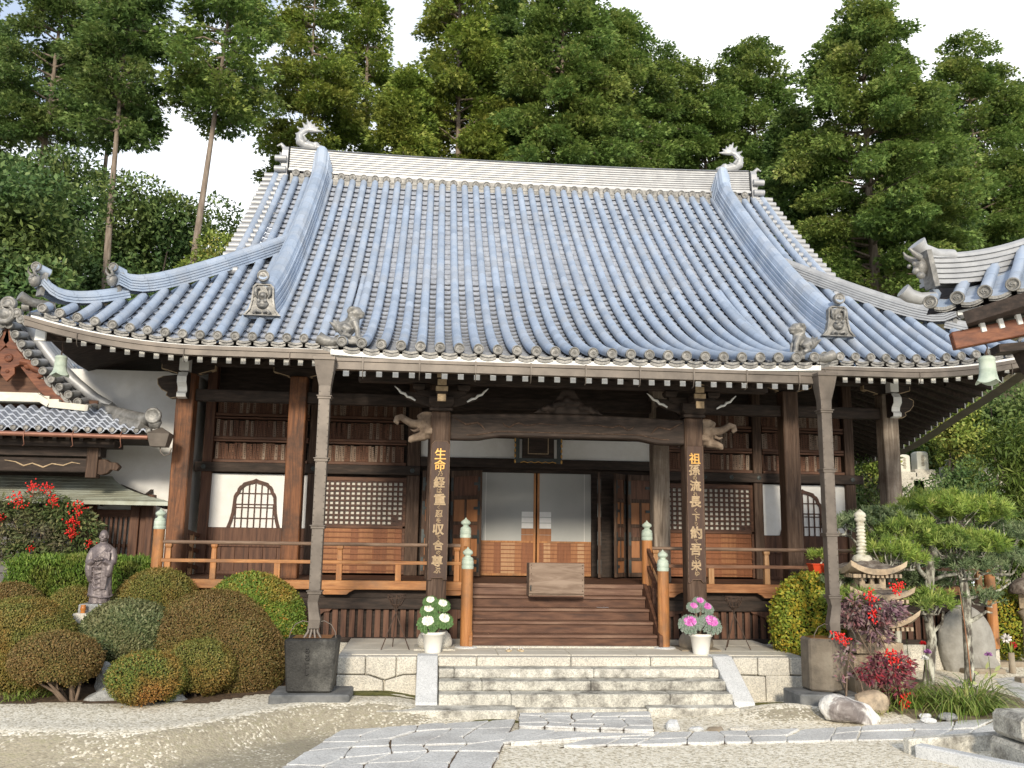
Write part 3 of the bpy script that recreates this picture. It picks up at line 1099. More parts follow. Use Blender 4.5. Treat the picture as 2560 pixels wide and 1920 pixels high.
# main ridge wall
mb = MB()
pr = [(-0.24, 0.0), (-0.30, 0.02), (-0.30, 0.07), (-0.25, 0.08)]
lay = 9
for k in range(lay):
    z = 0.10 + k * 0.068
    pr += [(-0.225 + 0.006 * k, z), (-0.205 + 0.006 * k, z + 0.006), (-0.205 + 0.006 * k, z + 0.050), (-0.19 + 0.006 * k, z + 0.062)]
pr += [(-0.20, 0.715), (-0.10, 0.77), (0.10, 0.77), (0.20, 0.715), (0.24, 0.0)]


def ridge_z(x):
    return 11.78 + 0.10 * (abs(x) / 6.4) ** 3


rows = []
for x in np.linspace(-6.36, 6.36, 29):
    rows.append([(x, YC + a, ridge_z(x) + b) for a, b in pr])
mb.grid(rows, 0, False)
for r0 in (rows[0], rows[-1]):
    mb.add(r0, [tuple(range(len(r0)))], 0)
for k in range(-21, 21):
    x = (k + 0.5) * T
    if abs(x) < 6.3:
        eave_disc(mb, (x, YC - 0.36, ridge_z(x) - 0.07), r=0.10, swirl=True)
    if k < 20:
        eave_plate(mb, (x, YC - 0.34, ridge_z(x) - 0.05), (x + T, YC - 0.34, ridge_z(x) - 0.05))
mb.box(-6.3, 6.3, YC - 0.33, YC + 0.3, 11.45, 11.8, 1)
ridge_o = mb.build("main_ridge", [TILE_R, TILE_G, DARK], roof_o, fix=False)


def oni_plate(mb, c, w, h, d=0.10, face=(0, -1)):
    """bell-shaped ornamental end tile with raised rim, brow, boss and studs; face (x,y) is the outward direction"""
    fx, fy = face
    L = math.hypot(fx, fy)
    fx, fy = fx / L, fy / L
    sx, sy_ = -fy, fx                       # sideways

    def Pt(u, v, o):
        return (c[0] + sx * u + fx * o, c[1] + sy_ * u + fy * o, c[2] + v)
    out = [(-0.5, 0.0), (-0.36, 0.18), (-0.30, 0.5), (-0.28, 0.9), (-0.20, 1.0), (0.20, 1.0), (0.28, 0.9), (0.30, 0.5), (0.36, 0.18), (0.5, 0.0)]
    A = [Pt(u * w, v * h, 0) for u, v in out]
    B = [Pt(u * w, v * h, d) for u, v in out]
    C = [Pt(u * w * 0.86, v * h * 0.94 + 0.02 * h, d) for u, v in out]
    D = [Pt(u * w * 0.84, v * h * 0.93 + 0.025 * h, d * 0.7) for u, v in out]
    n = len(out)
    for X, Y_ in ((A, B), (B, C), (C, D)):
        mb.add(X + Y_, [(i, (i + 1) % n, n + (i + 1) % n, n + i) for i in range(n)], 0)
    mb.add(D, [tuple(range(n))], 0)
    mb.add(A, [tuple(range(n))[::-1]], 0)

    def bump_(u, v, r, o=0.7, sq=1.0):
        p = Pt(u * w, v * h, d * o)
        mb.ball(p, (r * w, r * w * 0.8, r * w * sq), 8, 0)
    bump_(0, 0.62, 0.13)
    bump_(0, 0.62, 0.06, 1.35)
    bump_(0, 0.36, 0.17, 0.8, 0.8)
    bump_(-0.09, 0.44, 0.055, 1.5)
    bump_(0.09, 0.44, 0.055, 1.5)
    bump_(0, 0.28, 0.09, 1.2, 0.5)
    for s in (-1, 1):
        mb.tube([Pt(s * 0.10 * w, 0.86 * h, d), Pt(s * 0.19 * w, 0.84 * h, d * 1.2), Pt(s * 0.19 * w, 0.66 * h, d * 1.2), Pt(s * 0.14 * w, 0.56 * h, d)], [0.04 * w, 0.06 * w, 0.05 * w, 0.02 * w], 6, 0)
        mb.tube([Pt(s * 0.03 * w, 0.10 * h, d), Pt(s * 0.14 * w, 0.14 * h, d * 1.3), Pt(s * 0.22 * w, 0.08 * h, d), Pt(s * 0.15 * w, 0.05 * h, d)], [0.03 * w, 0.05 * w, 0.04 * w, 0.02 * w], 6, 0)
        for k in range(7):
            f = k / 6
            u = 0.235 + 0.12 * (1 - f) ** 2
            bump_(s * u, 0.14 + 0.68 * f, 0.028, 0.8)
    return mb


def ridge_beam(path, w, h, cap_r, name, parent, mat=TILE, layers=5):
    """built-up ridge of thin tile courses with a round cap, following path"""
    mb = MB()
    path = [Vector(p) for p in path]
    prf = []
    for k in range(layers):
        z0, z1 = h * k / layers, h * (k + 1) / layers
        ww = w * (1 - 0.35 * k / layers)
        prf += [(ww, z0), (ww, z0 + 0.66 * h / layers), (ww - 0.035, z0 + 0.70 * h / layers), (ww - 0.035, z1)]
    right = prf
    left = [(-a, b) for a, b in prf[::-1]]
    capn = 6
    capp = [(cap_r * math.cos(PI * k / capn), h + cap_r * math.sin(PI * k / capn)) for k in range(capn + 1)]
    section = right + capp + left
    rows = []
    for i, p in enumerate(path):
        d = (path[min(i + 1, len(path) - 1)] - path[max(i - 1, 0)]).normalized()
        s = d.cross(Vector((0, 0, 1))).normalized()
        u = s.cross(d).normalized()
        u = (u + Vector((0, 0, 1.2))).normalized()
        rows.append([tuple(p + s * a + u * b) for a, b in section])
    mb.grid(rows, 0, False)
    for r0 in (rows[0], rows[-1]):
        mb.add(r0, [tuple(range(len(r0)))], 0)
    return mb


for s in (-1, 1):
    ts = np.linspace(0.70, 6.95, 22)
    path = [(s * (5.47 + 0.05 * math.exp(-(t - .70) / .6)), YE + t, float(prof(t)) - 0.06 + 0.08 * math.exp(-(t - 0.70) / 0.5)) for t in ts]
    path.append((s * 5.47, YC - 0.28, 11.95))
    mb = ridge_beam(path, 0.27, 0.48, 0.15, "descending_ridge", roof_o, layers=5)
    dr = mb.build("descending_ridge", [TILE, TILE_G], roof_o, fix=False)
    p0 = path[0]
    mb = MB()
    oni_plate(mb, (p0[0], p0[1] - 0.06, p0[2] + 0.03), 0.68, 0.60, 0.12)
    mb.build("ornamental_end_tile", TILE_G, roof_o)
    mb = MB()
    mb.tube([(p0[0], p0[1] - 0.26, p0[2] + 0.76), (p0[0], p0[1] - 0.06, p0[2] + 0.68), (p0[0], p0[1] + 0.5, p0[2] + 0.74)], [0.085, 0.085, 0.08], 12, 0)
    eave_disc(mb, (p0[0], p0[1] - 0.26, p0[2] + 0.76), r=0.11)
    mb.build("round_cap_tile", [TILE, TILE_G], roof_o)
    # corner ridges in two tiers, front and back; right side takes the paler tile to look sunlit
    for yy in (1, -1):
        def cp(e, dz):
            y = YE + e if yy > 0 else 2 * YC - YE - e
            return (s * (XE - e), y, float(prof(e) + 0.42 * max(0, (3.2 - e) / 3.0) ** 2 * math.exp(-e / 1.3)) + dz)
        up1 = [cp(e, -0.02 + 0.30 * math.exp(-(e - 1.12) / 0.22)) for e in np.linspace(1.12, 3.9, 18)]
        mb = ridge_beam(up1, 0.17, 0.27, 0.09, "corner_ridge", roof_o, layers=5)
        mb.build("corner_ridge", [TILE_R if (s > 0) else TILE, TILE_G], roof_o, fix=False)
        up2 = [cp(e, -0.02 + 0.34 * math.exp(-(e - 0.16) / 0.2)) for e in np.linspace(0.16, 1.3, 12)]
        mb = ridge_beam(up2, 0.15, 0.17, 0.08, "corner_ridge", roof_o, layers=3)
        mb.build("corner_ridge", [TILE_R if (s > 0) else TILE, TILE_G], roof_o, fix=False)
        if yy > 0:
            for q, sc in ((up1[0], 0.36), (up2[0], 0.36)):
                mb = MB()
                mb.tube([(q[0] + s * .05, q[1] - .05, q[2] + sc * .95), (q[0] - s * .12, q[1] + .12, q[2] + sc * .78)], [0.085, 0.08], 10, 0)
                eave_disc(mb, (q[0] + s * 0.03, q[1] - 0.08, q[2] + sc * .95), r=0.088)
                # horned goblin mask under the cap
                mb.ball((q[0] + s * .04, q[1] - .06, q[2] + 0.10), (0.10, 0.10, 0.13), 10, 1)
                mb.ball((q[0] + s * .08, q[1] - .12, q[2] + 0.10), (0.05, 0.05, 0.04), 8, 1)
                for a in (-1, 1):
                    mb.tube([(q[0] + s * .05 + a * .05, q[1] - .10 + a * s * .05, q[2] + 0.18), (q[0] + s * .09 + a * .07, q[1] - .14 + a * s * .07, q[2] + 0.25), (q[0] + s * .08 + a * .06, q[1] - .13, q[2] + 0.32)], [0.03, 0.022, 0.006], 6, 1)
                    mb.ball((q[0] + s * .08 + a * .04, q[1] - .12 + a * s * .04, q[2] + 0.15), 0.022, 6, 1)
                mb.beam((q[0] - s * .03, q[1] + .03, q[2] - .16), (q[0] - s * .06, q[1] + .06, q[2] + .26), 0.20, 0.06, 1, up=(s, -1, 0))
                mb.build("goblin_end_tile", [TILE, TILE_G], roof_o)
            mb = MB()
            q = cp(0.12, 0.0)
            mb.tube([(q[0] - s * .25, q[1] + .25, q[2] + .03), (q[0] + s * .02, q[1] - .02, q[2] + .02), (q[0] + s * .16, q[1] - .16, q[2] + .10)], [0.075, 0.08, 0.09], 10, 0)
            mb.build("corner_eave_tile", TILE_G, roof_o)
    # main ridge end tile and fish
    mb = MB()
    oni_plate(mb, (s * 6.40, YC, 11.35), 0.9, 1.25, 0.16, (s, 0))
    for z in (11.62, 11.9, 12.2):
        mb.tube([(s * 6.42, YC - 0.33, z), (s * 6.72, YC - 0.33, z)], 0.085, 10, 0)
    mb.tube([(s * 6.5, YC - .1, 12.55), (s * 6.62, YC - .15, 12.68), (s * 6.72, YC - .15, 12.62)], [0.07, 0.05, 0.02], 7, 0)
    mb.build("ridge_end_tile", TILE_R, roof_o)
    mb = MB()
    zb = ridge_z(6) + 0.74
    X = lambda a: s * (6.02 - a)
    body = [(X(0.42), YC, zb + 0.10), (X(0.25), YC, zb + 0.10), (X(0.05), YC, zb + 0.14), (X(-0.12), YC, zb + 0.25), (X(-0.14), YC, zb + 0.42), (X(-0.02), YC, zb + 0.56), (X(0.14), YC, zb + 0.62)]
    mb.tube(body, [0.08, 0.125, 0.14, 0.135, 0.115, 0.085, 0.05], 10, 0)
    mb.ball((X(0.40), YC, zb + 0.08), (0.16, 0.13, 0.08), 10)
    mb.ball((X(0.30), YC, zb + 0.18), (0.10, 0.12, 0.07), 10)
    for a, b_ in (((0.10, 0.60), (0.02, 0.92)), ((0.12, 0.62), (0.12, 0.86)), ((0.14, 0.62), (0.24, 0.80)), ((0.14, 0.60), (0.36, 0.70)), ((0.12, 0.58), (0.46, 0.58)), ((0.02, 0.60), (-0.10, 0.82)), ((-0.06, 0.54), (-0.24, 0.66)), ((-0.12, 0.44), (-0.28, 0.48)), ((-0.14, 0.30), (-0.28, 0.32))):
        mb.tube([(X(a[0]), YC, zb + a[1]), (X((a[0] + b_[0]) / 2 + .02), YC, zb + (a[1] + b_[1]) / 2), (X(b_[0]), YC, zb + b_[1])], [0.07, 0.05, 0.012], 6, 0)
    for yy in (-1, 1):
        mb.tube([(X(0.05), YC + yy * .12, zb + .22), (X(-.02), YC + yy * .2, zb + .34), (X(.1), YC + yy * .22, zb + .42)], [0.06, 0.04, 0.01], 6, 0)
    mb.build("fish_ornament", TILE_R, roof_o, remesh=0.018, sub=1)
    # guardian lion on the porch corner
    mb = MB()
    lx, ly, lz = s * 3.66, -0.28, zk(3.66, -0.28) + 0.07
    f = -s                                   # looks inward
    mb.ball((lx - f * .06, ly, lz + .14), (0.15, 0.11, 0.14), 10)
    mb.ball((lx + f * .03, ly, lz + .25), (0.12, 0.10, 0.13), 10)
    mb.ball((lx + f * .08, ly - .02, lz + .40), (0.11, 0.10, 0.10), 10)
    mb.ball((lx + f * .17, ly - .03, lz + .38), (0.06, 0.06, 0.05), 8)
    mb.ball((lx + f * .16, ly - .03, lz + .325), (0.05, 0.05, 0.025), 8)
    for a in (-1, 1):
        mb.tube([(lx + f * .06, ly + a * .07, lz + .25), (lx + f * .12, ly + a * .08, lz + .12), (lx + f * .13, ly + a * .08, lz), (lx + f * .18, ly + a * .08, lz - .01)], [0.055, 0.045, 0.04, 0.035], 7)
        mb.tube([(lx - f * .10, ly + a * .09, lz + .14), (lx - f * .01, ly + a * .11, lz + .10), (lx - f * .08, ly + a * .11, lz + .02), (lx + f * .02, ly + a * .11, lz + .0)], [0.08, 0.07, 0.05, 0.04], 7)
        mb.tube([(lx + f * .06, ly + a * .08, lz + .47), (lx + f * .02, ly + a * .12, lz + .45), (lx - f * .02, ly + a * .11, lz + .38)], [0.03, 0.035, 0.012], 6)
        for k in range(5):
            mb.ball((lx + f * (.02 - .03 * k % .05), ly + a * (.07 + .01 * k), lz + .30 + .035 * k), 0.04, 6)
    for k in range(5):
        th = R_(30 + 35 * k)
        mb.tube([(lx - f * .18, ly, lz + .10), (lx - f * (.20 + .10 * math.cos(th) * .6), ly + .03 * (k - 2), lz + .14 + .10 * math.sin(th)), (lx - f * (.22 + .12 * math.cos(th)), ly + .03 * (k - 2), lz + .17 + .12 * math.sin(th))], [0.05, 0.035, 0.01], 6)
    mb.box(lx - .14, lx + .14, ly - .1, ly + .12, lz - 0.12, lz + .01)
    mb.build("guardian_lion", TILE_G, roof_o, remesh=0.014, sub=1)
# ---- eaves: fascia, gutters, rafters, soffit
def xcurve(fn, xs, y, dz):
    return [(x, y, fn(x) + dz) for x in xs]


for s, x0, x1 in ((-1, -9.35, -3.95), (1, 3.95, 9.45)):
    xs = np.linspace(x0, x1, 20)
    mb = MB()
    for (ya, yb, za, zb, mi) in ((YE + .03, YE + .16, -.175, -.245, 0),):
        A = [(x, ya, zmain(x, YE) + za) for x in xs]
        B = [(x, ya, zmain(x, YE) + zb) for x in xs]
        C = [(x, yb + .4, zmain(x, YE) + zb + .06) for x in xs]
        D = [(x, yb + .4, zmain(x, YE) + za + .1) for x in xs]
        mb.strip(A, B)
        mb.strip(B, C)
        mb.strip(D, A)
    mb.build("white_fascia", WHITE, hall)
    mb = MB()
    for (y0, y1, z0, z1) in ((YE - .22, YE - .06, -.30, -.235), (YE - .20, YE - .05, -.40, -.305)):
        for (ya, za, yb, zb) in ((y0, z1, y0, z0), (y0, z0, y1, z0), (y1, z0, y1, z1), (y1, z1, y0, z1)):
            mb.strip([(x, ya, zmain(x, YE) + za) for x in xs], [(x, yb, zmain(x, YE) + zb) for x in xs])
    for k in range(3):
        x = x0 + (x1 - x0) * (k + .5) / 3
        z = zmain(x, YE) - .40
        mb.tube([(x, YE - .21, z + .16), (x, YE - .215, z), (x, YE - .19, z - .10), (x, YE - .12, z - .12)], 0.008, 5)
    mb.build("eave_gutter", BRONZE, hall)
xs = np.linspace(-3.92, 3.88, 25)
mb = MB()
A = [(x, -0.49, zk(x, -.53) - .125) for x in xs]
B = [(x, -0.49, zk(x, -.53) - .205) for x in xs]
mb.strip(A, B)
mb.strip(B, [(x, -0.1, zk(x, -.53) - .19) for x in xs])
mb.strip([(x, -0.1, zk(x, -.53) - .1) for x in xs], A)
mb.build("white_fascia", WHITE, hall)
mb = MB()
xs = np.linspace(-3.86, 3.80, 3)
mb.box(-3.86, 3.80, -0.76, -0.60, 4.905, 4.955)
mb.box(-3.85, 3.79, -0.74, -0.61, 4.785, 4.90)
for k in range(9):
    x = -3.4 + k * 0.85
    mb.box(x - .012, x + .012, -0.772, -0.60, 4.78, 4.962)
    mb.tube([(x, -.75, 4.9), (x, -.755, 4.78), (x, -.72, 4.68), (x, -.64, 4.67)], 0.008, 5)
mb.build("eave_gutter", BRONZE, hall)

# rafters: one mesh, dark with a white painted end, copied along the eaves
def rafter_mesh(length, slope, w=0.085, h=0.105):
    mb = MB()
    z = length * slope
    mb.add([(-w / 2, 0, -h), (w / 2, 0, -h), (w / 2, 0, 0), (-w / 2, 0, 0), (-w / 2, length, z - h), (w / 2, length, z - h), (w / 2, length, z), (-w / 2, length, z)],
           [(4, 5, 6, 7), (0, 4, 5, 1), (1, 5, 6, 2), (2, 6, 7, 3), (3, 7, 4, 0)][0:1] + [(0, 1, 5, 4), (1, 2, 6, 5), (2, 3, 7, 6), (3, 0, 4, 7)], 0)
    mb.add([(-w / 2 - .002, -.004, -h - .002), (w / 2 + .002, -.004, -h - .002), (w / 2 + .002, -.004, .002), (-w / 2 - .002, -.004, .002),
            (-w / 2 - .002, .02, -h - .002), (w / 2 + .002, .02, -h - .002), (w / 2 + .002, .02, .002), (-w / 2 - .002, .02, .002)],
           [(0, 3, 2, 1), (0, 1, 5, 4), (1, 2, 6, 5), (2, 3, 7, 6), (3, 0, 4, 7)], 1)
    return mb


hl = wloc(hall)
r_main = rafter_mesh(3.2, 0.32).build("rafter", [DARK, WHITE])
r_short = rafter_mesh(1.7, 0.30).build("rafter", [DARK, WHITE])
r_stub = rafter_mesh(0.8, 0.25).build("rafter", [DARK, WHITE])
r_porch = rafter_mesh(3.6, 0.255).build("rafter", [DARK, WHITE])
r_side = rafter_mesh(3.3, 0.32).build("rafter", [DARK, WHITE])
used = set()


def put_rafter(src, x, y, z, rz=0.0):
    if src.name in used:
        o = src.copy()
        col.objects.link(o)
    else:
        used.add(src.name)
        o = src
    o.parent = hall
    o.location = (x - hl.x, y - hl.y, z - hl.z)
    o.rotation_euler = (0, 0, rz)


for k in range(20):
    for s in (-1, 1):
        x = s * (3.98 + 0.253 * k)
        if abs(x) < 8.95:
            put_rafter(r_main if abs(x) < 6.6 else (r_short if abs(x) < 8.0 else r_stub), x, 2.0, zmain(x, YE) - 0.325)
for k in range(30):
    x = -3.69 + 0.2545 * k
    put_rafter(r_porch, x, -0.30, 4.865)
for k in range(30):
    y = 2.4 + 0.40 * k
    d = side_drop(y)
    put_rafter(r_side if y > 5.4 else (r_short if y > 3.6 else r_stub), XE - 0.30 + d, y, float(prof(-d)) + float(lift(6.3 + max(0, 3.2 - (y - YE)), 0)) - 0.27, PI / 2)
# soffit boards
mb = MB()
xs = np.linspace(-9.2, 9.2, 40)
mb.strip([(x, YE + .2, zmain(x, YE) - .16) for x in xs if abs(x) > 3.9 and x < 0], [(max(x, -7.0), 5.0, 6.2) for x in xs if abs(x) > 3.9 and x < 0])
mb.strip([(x, YE + .2, zmain(x, YE) - .16) for x in xs if x > 3.9], [(min(x, 7.0), 5.0, 6.2) for x in xs if x > 3.9])
mb.strip([(x, -0.2, 5.0) for x in np.linspace(-3.84, 3.84, 4)], [(x, 3.6, 5.95) for x in np.linspace(-3.84, 3.84, 4)])
mb.strip([(x, 3.5, 5.95) for x in np.linspace(-4.2, 4.2, 4)], [(x, 5.0, 6.3) for x in np.linspace(-4.2, 4.2, 4)])
ys = np.linspace(1.9, 16, 20)
mb.strip([(XE - .15 + side_drop(y), y, float(prof(-side_drop(y))) + float(lift(6.3 + max(0, 3.2 - (y - YE)), 0)) - .2) for y in ys], [(6.9, max(y, 5.0), 6.2) for y in ys])
mb.strip([(-XE + .1, y, 5.55 + float(lift(6.3 + max(0, 3.2 - (y - YE)), 0))) for y in ys], [(-6.9, max(y, 5.0), 6.2) for y in ys])
mb.build("soffit_boards", DARK, hall)
mb = MB()
mb.strip([(XE + .12 + side_drop(y), y, float(prof(-side_drop(y))) + float(lift(6.3 + max(0, 3.2 - (y - YE)), 0)) - .16) for y in ys], [(XE + .12 + side_drop(y), y, float(prof(-side_drop(y))) + float(lift(6.3 + max(0, 3.2 - (y - YE)), 0)) - .32) for y in ys])
mb.strip([(XE + .12 + side_drop(y), y, float(prof(-side_drop(y))) + float(lift(6.3 + max(0, 3.2 - (y - YE)), 0)) - .32) for y in ys], [(XE - .1 + side_drop(y), y, float(prof(-side_drop(y))) + float(lift(6.3 + max(0, 3.2 - (y - YE)), 0)) - .27) for y in ys])
mb.build("eave_gutter", BRONZE, hall)
for s in (-1, 1):                     # hip rafters under the corners
    mb = MB()
    zc = zmain(9.2, YE)
    mb.beam((s * 9.22, YE + .28, zc - .42), (s * 6.9, YE + 2.6, 6.15), 0.14, 0.22)
    mb.build("hip_rafter", DARK, hall)
    mb = MB()
    mb.box(s * 9.22 - .085, s * 9.22 + .085, YE + .16, YE + .22, zc - .55, zc - .28)
    mb.build("hip_rafter_cap", WHITE, hall)

# ---- outer row of pillars, beams and bracket arms
YR = 3.48
for x, mt in ((-7.08, RED_V), (-4.95, RED_V), (-2.24, DARK_V), (2.24, GREY_V), (4.95, DARK_V), (7.08, GREY_V)):
    mb = MB()
    mb.box(x - .165, x + .165, YR - .165, YR + .165, 0.35, 5.36)
    p = mb.build("pillar", mt, hall, bevel=0.018)
    if mt is not DARK_V:
        tag(p, "pillar weathered pale grey" if mt is GREY_V else "pillar with reddish worn wood")
mb = MB()
mb.box(-7.6, 7.6, YR - .12, YR + .12, 5.54, 5.78)
mb.build("purlin_beam", DARK, hall, bevel=0.01)
mb = MB()
for a, b_ in ((-6.915, -5.115), (-4.785, -2.405), (-2.075, 2.075), (2.405, 4.785), (5.115, 6.915)):
    mb.box(a, b_, YR - .07, YR + .07, 4.84, 5.07)
mb.build("tie_beam", DARK, hall, bevel=0.01)
for x in (-7.08, -4.95, -2.24, 2.24, 4.95, 7.08):
    mb = MB()
    mb.prism([(x - .5, 5.54), (x - .5, 5.46), (x - .34, 5.38), (x - .16, 5.36), (x + .16, 5.36), (x + .34, 5.38), (x + .5, 5.46), (x + .5, 5.54)], YR - .07, YR + .07, 'xz')
    br = mb.build("bracket_arm", DARK, hall, bevel=0.006)
    mb = MB()
    for s in (-1, 1):
        mb.box(x + s * .503 - .005, x + s * .503 + .005, YR - .072, YR + .072, 5.455, 5.542)
        mb.beam((x + s * .505, YR, 5.455), (x + s * .20, YR, 5.365), 0.148, 0.016, 0)
    mb.build("painted_edge", PALEC, br)
for s in (-1, 1):
    x = s * 7.08
    prof_n = [(3.32, 5.34), (3.32, 4.86), (3.18, 4.84), (3.06, 4.86), (3.05, 4.92), (3.12, 4.97), (3.10, 5.05), (3.02, 5.13), (3.02, 5.24), (3.10, 5.33)]
    mb = MB()
    mb.prism(prof_n, x - .085, x + .085, 'yz')
    no = mb.build("carved_nose", DARK, hall)
    mb = MB()
    fr = prof_n[2:]
    for (ya, za), (yb, zb) in zip(fr[:-1], fr[1:]):
        mb.beam((x, ya - .006, za), (x, yb - .006, zb), 0.172, 0.012, 0, up=(0, 1, 0))
    mb.build("painted_edge", WHITE, no)
    pr2 = [(x + s * .165, 5.34), (x + s * .165, 4.9), (x + s * .3, 4.88), (x + s * .38, 4.93), (x + s * .36, 4.99), (x + s * .47, 5.04), (x + s * .55, 5.14), (x + s * .56, 5.25), (x + s * .46, 5.3)]
    mb = MB()
    mb.prism(pr2, YR - .08, YR + .08, 'xz')
    no = mb.build("carved_nose", DARK, hall)
    mb = MB()
    fr = pr2[1:]
    for (xa, za), (xb, zb) in zip(fr[:-1], fr[1:]):
        mb.beam((xa, YR, za - .004), (xb, YR, zb - .004), 0.165, 0.012, 0, up=(s, 0, .3))
    mb.build("painted_edge", PALEC, no)
    mb = MB()
    mb.box(x - .09, x + .09, 3.1, 3.3, 5.37, 5.62)
    mb.build("beam_end", WHITE, hall, bevel=.005)

# ---- wall of the hall at Y = 5
W = 5.0
mb = MB()
mb.box(-6.95, -2.7, W + .10, W + .2, 3.5, 6.3)
mb.box(2.7, 6.95, W + .10, W + .2, 3.5, 6.3)
mb.box(-2.7, 2.7, W + .10, W + .2, 4.42, 6.3)
for s in (-1, 1):
    mb.box(s * 6.95 - .05, s * 6.95 + .05, W + .2, 15.5, 0.4, 6.3)
mb.box(-6.9, 6.9, 15.4, 15.5, 0.4, 6.3)
mb.build("board_wall", DARK, hall)
for x, w_ in ((-6.97, .20), (-4.78, .24), (-2.70, .28), (2.62, .26), (4.82, .2), (6.93, .22)):
    mb = MB()
    mb.box(x - w_ / 2, x + w_ / 2, W - .10, W + .12, 1.5, 6.3)
    mb.build("wall_post", DARK_V if x > -6 else BROWN_V, hall, bevel=.012)
for a, b_ in ((-7.2, -2.56), (2.5, 7.2)):
    mb = MB()
    mb.box(a, b_, W - .155, W - .105, 3.575, 3.775)
    nb = mb.build("wall_beam", DARK, hall, bevel=.01)
    mb = MB()
    for x in ([-7.02, -4.78, -2.72] if a < 0 else [2.64, 3.6, 4.2, 4.82, 6.95]):
        mb.lathe([(0.055, 0), (0.05, .012), (0.035, .014), (0.03, .006), (0.0, .012)], (x, W - .155, 3.675), 6, 0, False, '-y')
    mb.build("nail_cover", BLACKM, nb)

# donor plaque boards above the beam, three rows on each side
def plaques(x0, x1, z0, z1, nm="donor_plaque_row"):
    fr = MB()
    fr.box(x0, x1, W - .10, W + .04, z0 - .07, z0 - .01)
    fr.box(x0, x1, W - .10, W + .04, z1 + .01, z1 + .05)
    fo = fr.build("plaque_rack", BROWN, hall, bevel=.004)
    r = random.Random(int(x0 * 100 + z0 * 37))
    mb, ink = MB(), MB()
    x = x0 + .02
    while x < x1 - .07:
        w_ = r.uniform(.055, .075)
        h = (z1 - z0) * r.uniform(.90, 1.0)
        tl = r.uniform(-.012, .012)
        yb = W - .02 - r.uniform(0, .012)
        mb.add([(x, yb, z0), (x + w_ - .006, yb, z0), (x + w_ - .006 + tl, yb, z0 + h), (x + tl, yb, z0 + h), (x, yb + .012, z0), (x + w_ - .006, yb + .012, z0), (x + w_ - .006 + tl, yb + .012, z0 + h), (x + tl, yb + .012, z0 + h)],
               [(0, 1, 2, 3), (4, 5, 1, 0), (1, 5, 6, 2), (2, 6, 7, 3), (3, 7, 4, 0)], 0 if r.random() < .62 else 1)
        # a column of brush characters, too small to read
        z = z0 + h - .03
        while z > z0 + .05:
            s_ = r.uniform(.010, .016)
            cxm = x + w_ / 2
            if r.random() < .85:
                ink.box(cxm - s_, cxm + s_, yb - .002, yb, z - .004, z + .003)
                ink.box(cxm - s_ * r.uniform(.2, .9), cxm + s_ * r.uniform(.2, .9), yb - .002, yb, z - .016, z - .010)
                xo = r.uniform(-.6, .6) * s_
                ink.box(cxm + xo - .003, cxm + xo + .003, yb - .0025, yb, z - .02, z + .008)
            z -= r.uniform(.036, .046)
        x += w_
    bo = mb.build(nm, [PLQ_D, PLQ_L], hall)
    ink.build("brush_writing", INK, bo, fix=False)


PLQ_D = M("aged_plaque_wood", [(0.06, 0.025, 0.014), (0.12, 0.055, 0.033), (0.17, 0.095, 0.06)], scale=7, stretch=(3, 1, .3), rough=.8, bump=.1, rand=False)
PLQ_L = M("pale_plaque_wood", [(0.13, 0.08, 0.055), (0.22, 0.155, 0.115), (0.30, 0.24, 0.19)], scale=7, stretch=(3, 1, .3), rough=.8, bump=.1, rand=False)
for z0, z1 in ((3.85, 4.20), (4.33, 4.68), (4.82, 5.17)):
    plaques(-6.86, -4.92, z0, z1)
    plaques(-4.64, -2.86, z0, z1)
    plaques(2.78, 4.70, z0, z1)
    plaques(4.94, 6.80, z0, z1)

# white plaster bays with bell-shaped windows
BELL_O = [(.545, 0), (.50, .13), (.462, .30), (.445, .48), (.435, .64), (.41, .70), (.375, .735), (.36, .80), (.325, .855), (.285, .875), (.25, .925), (.15, .955), (.06, .98), (0, 1.01)]
BELL_I = [(.470, 0), (.432, .13), (.398, .30), (.385, .48), (.372, .62), (.345, .665), (.315, .70), (.30, .76), (.27, .805), (.235, .825), (.20, .86), (.12, .885), (.05, .90), (0, .925)]


def bell_half(z):
    for (w0, z0), (w1, z1) in zip(BELL_I[:-1], BELL_I[1:]):
        if z0 <= z <= z1:
            return w0 + (w1 - w0) * (z - z0) / (z1 - z0)
    return 0.0


def bell_top(dx):
    best = 0
    for k in range(93):
        z = k * .01
        if bell_half(z) >= dx:
            best = z
    return best


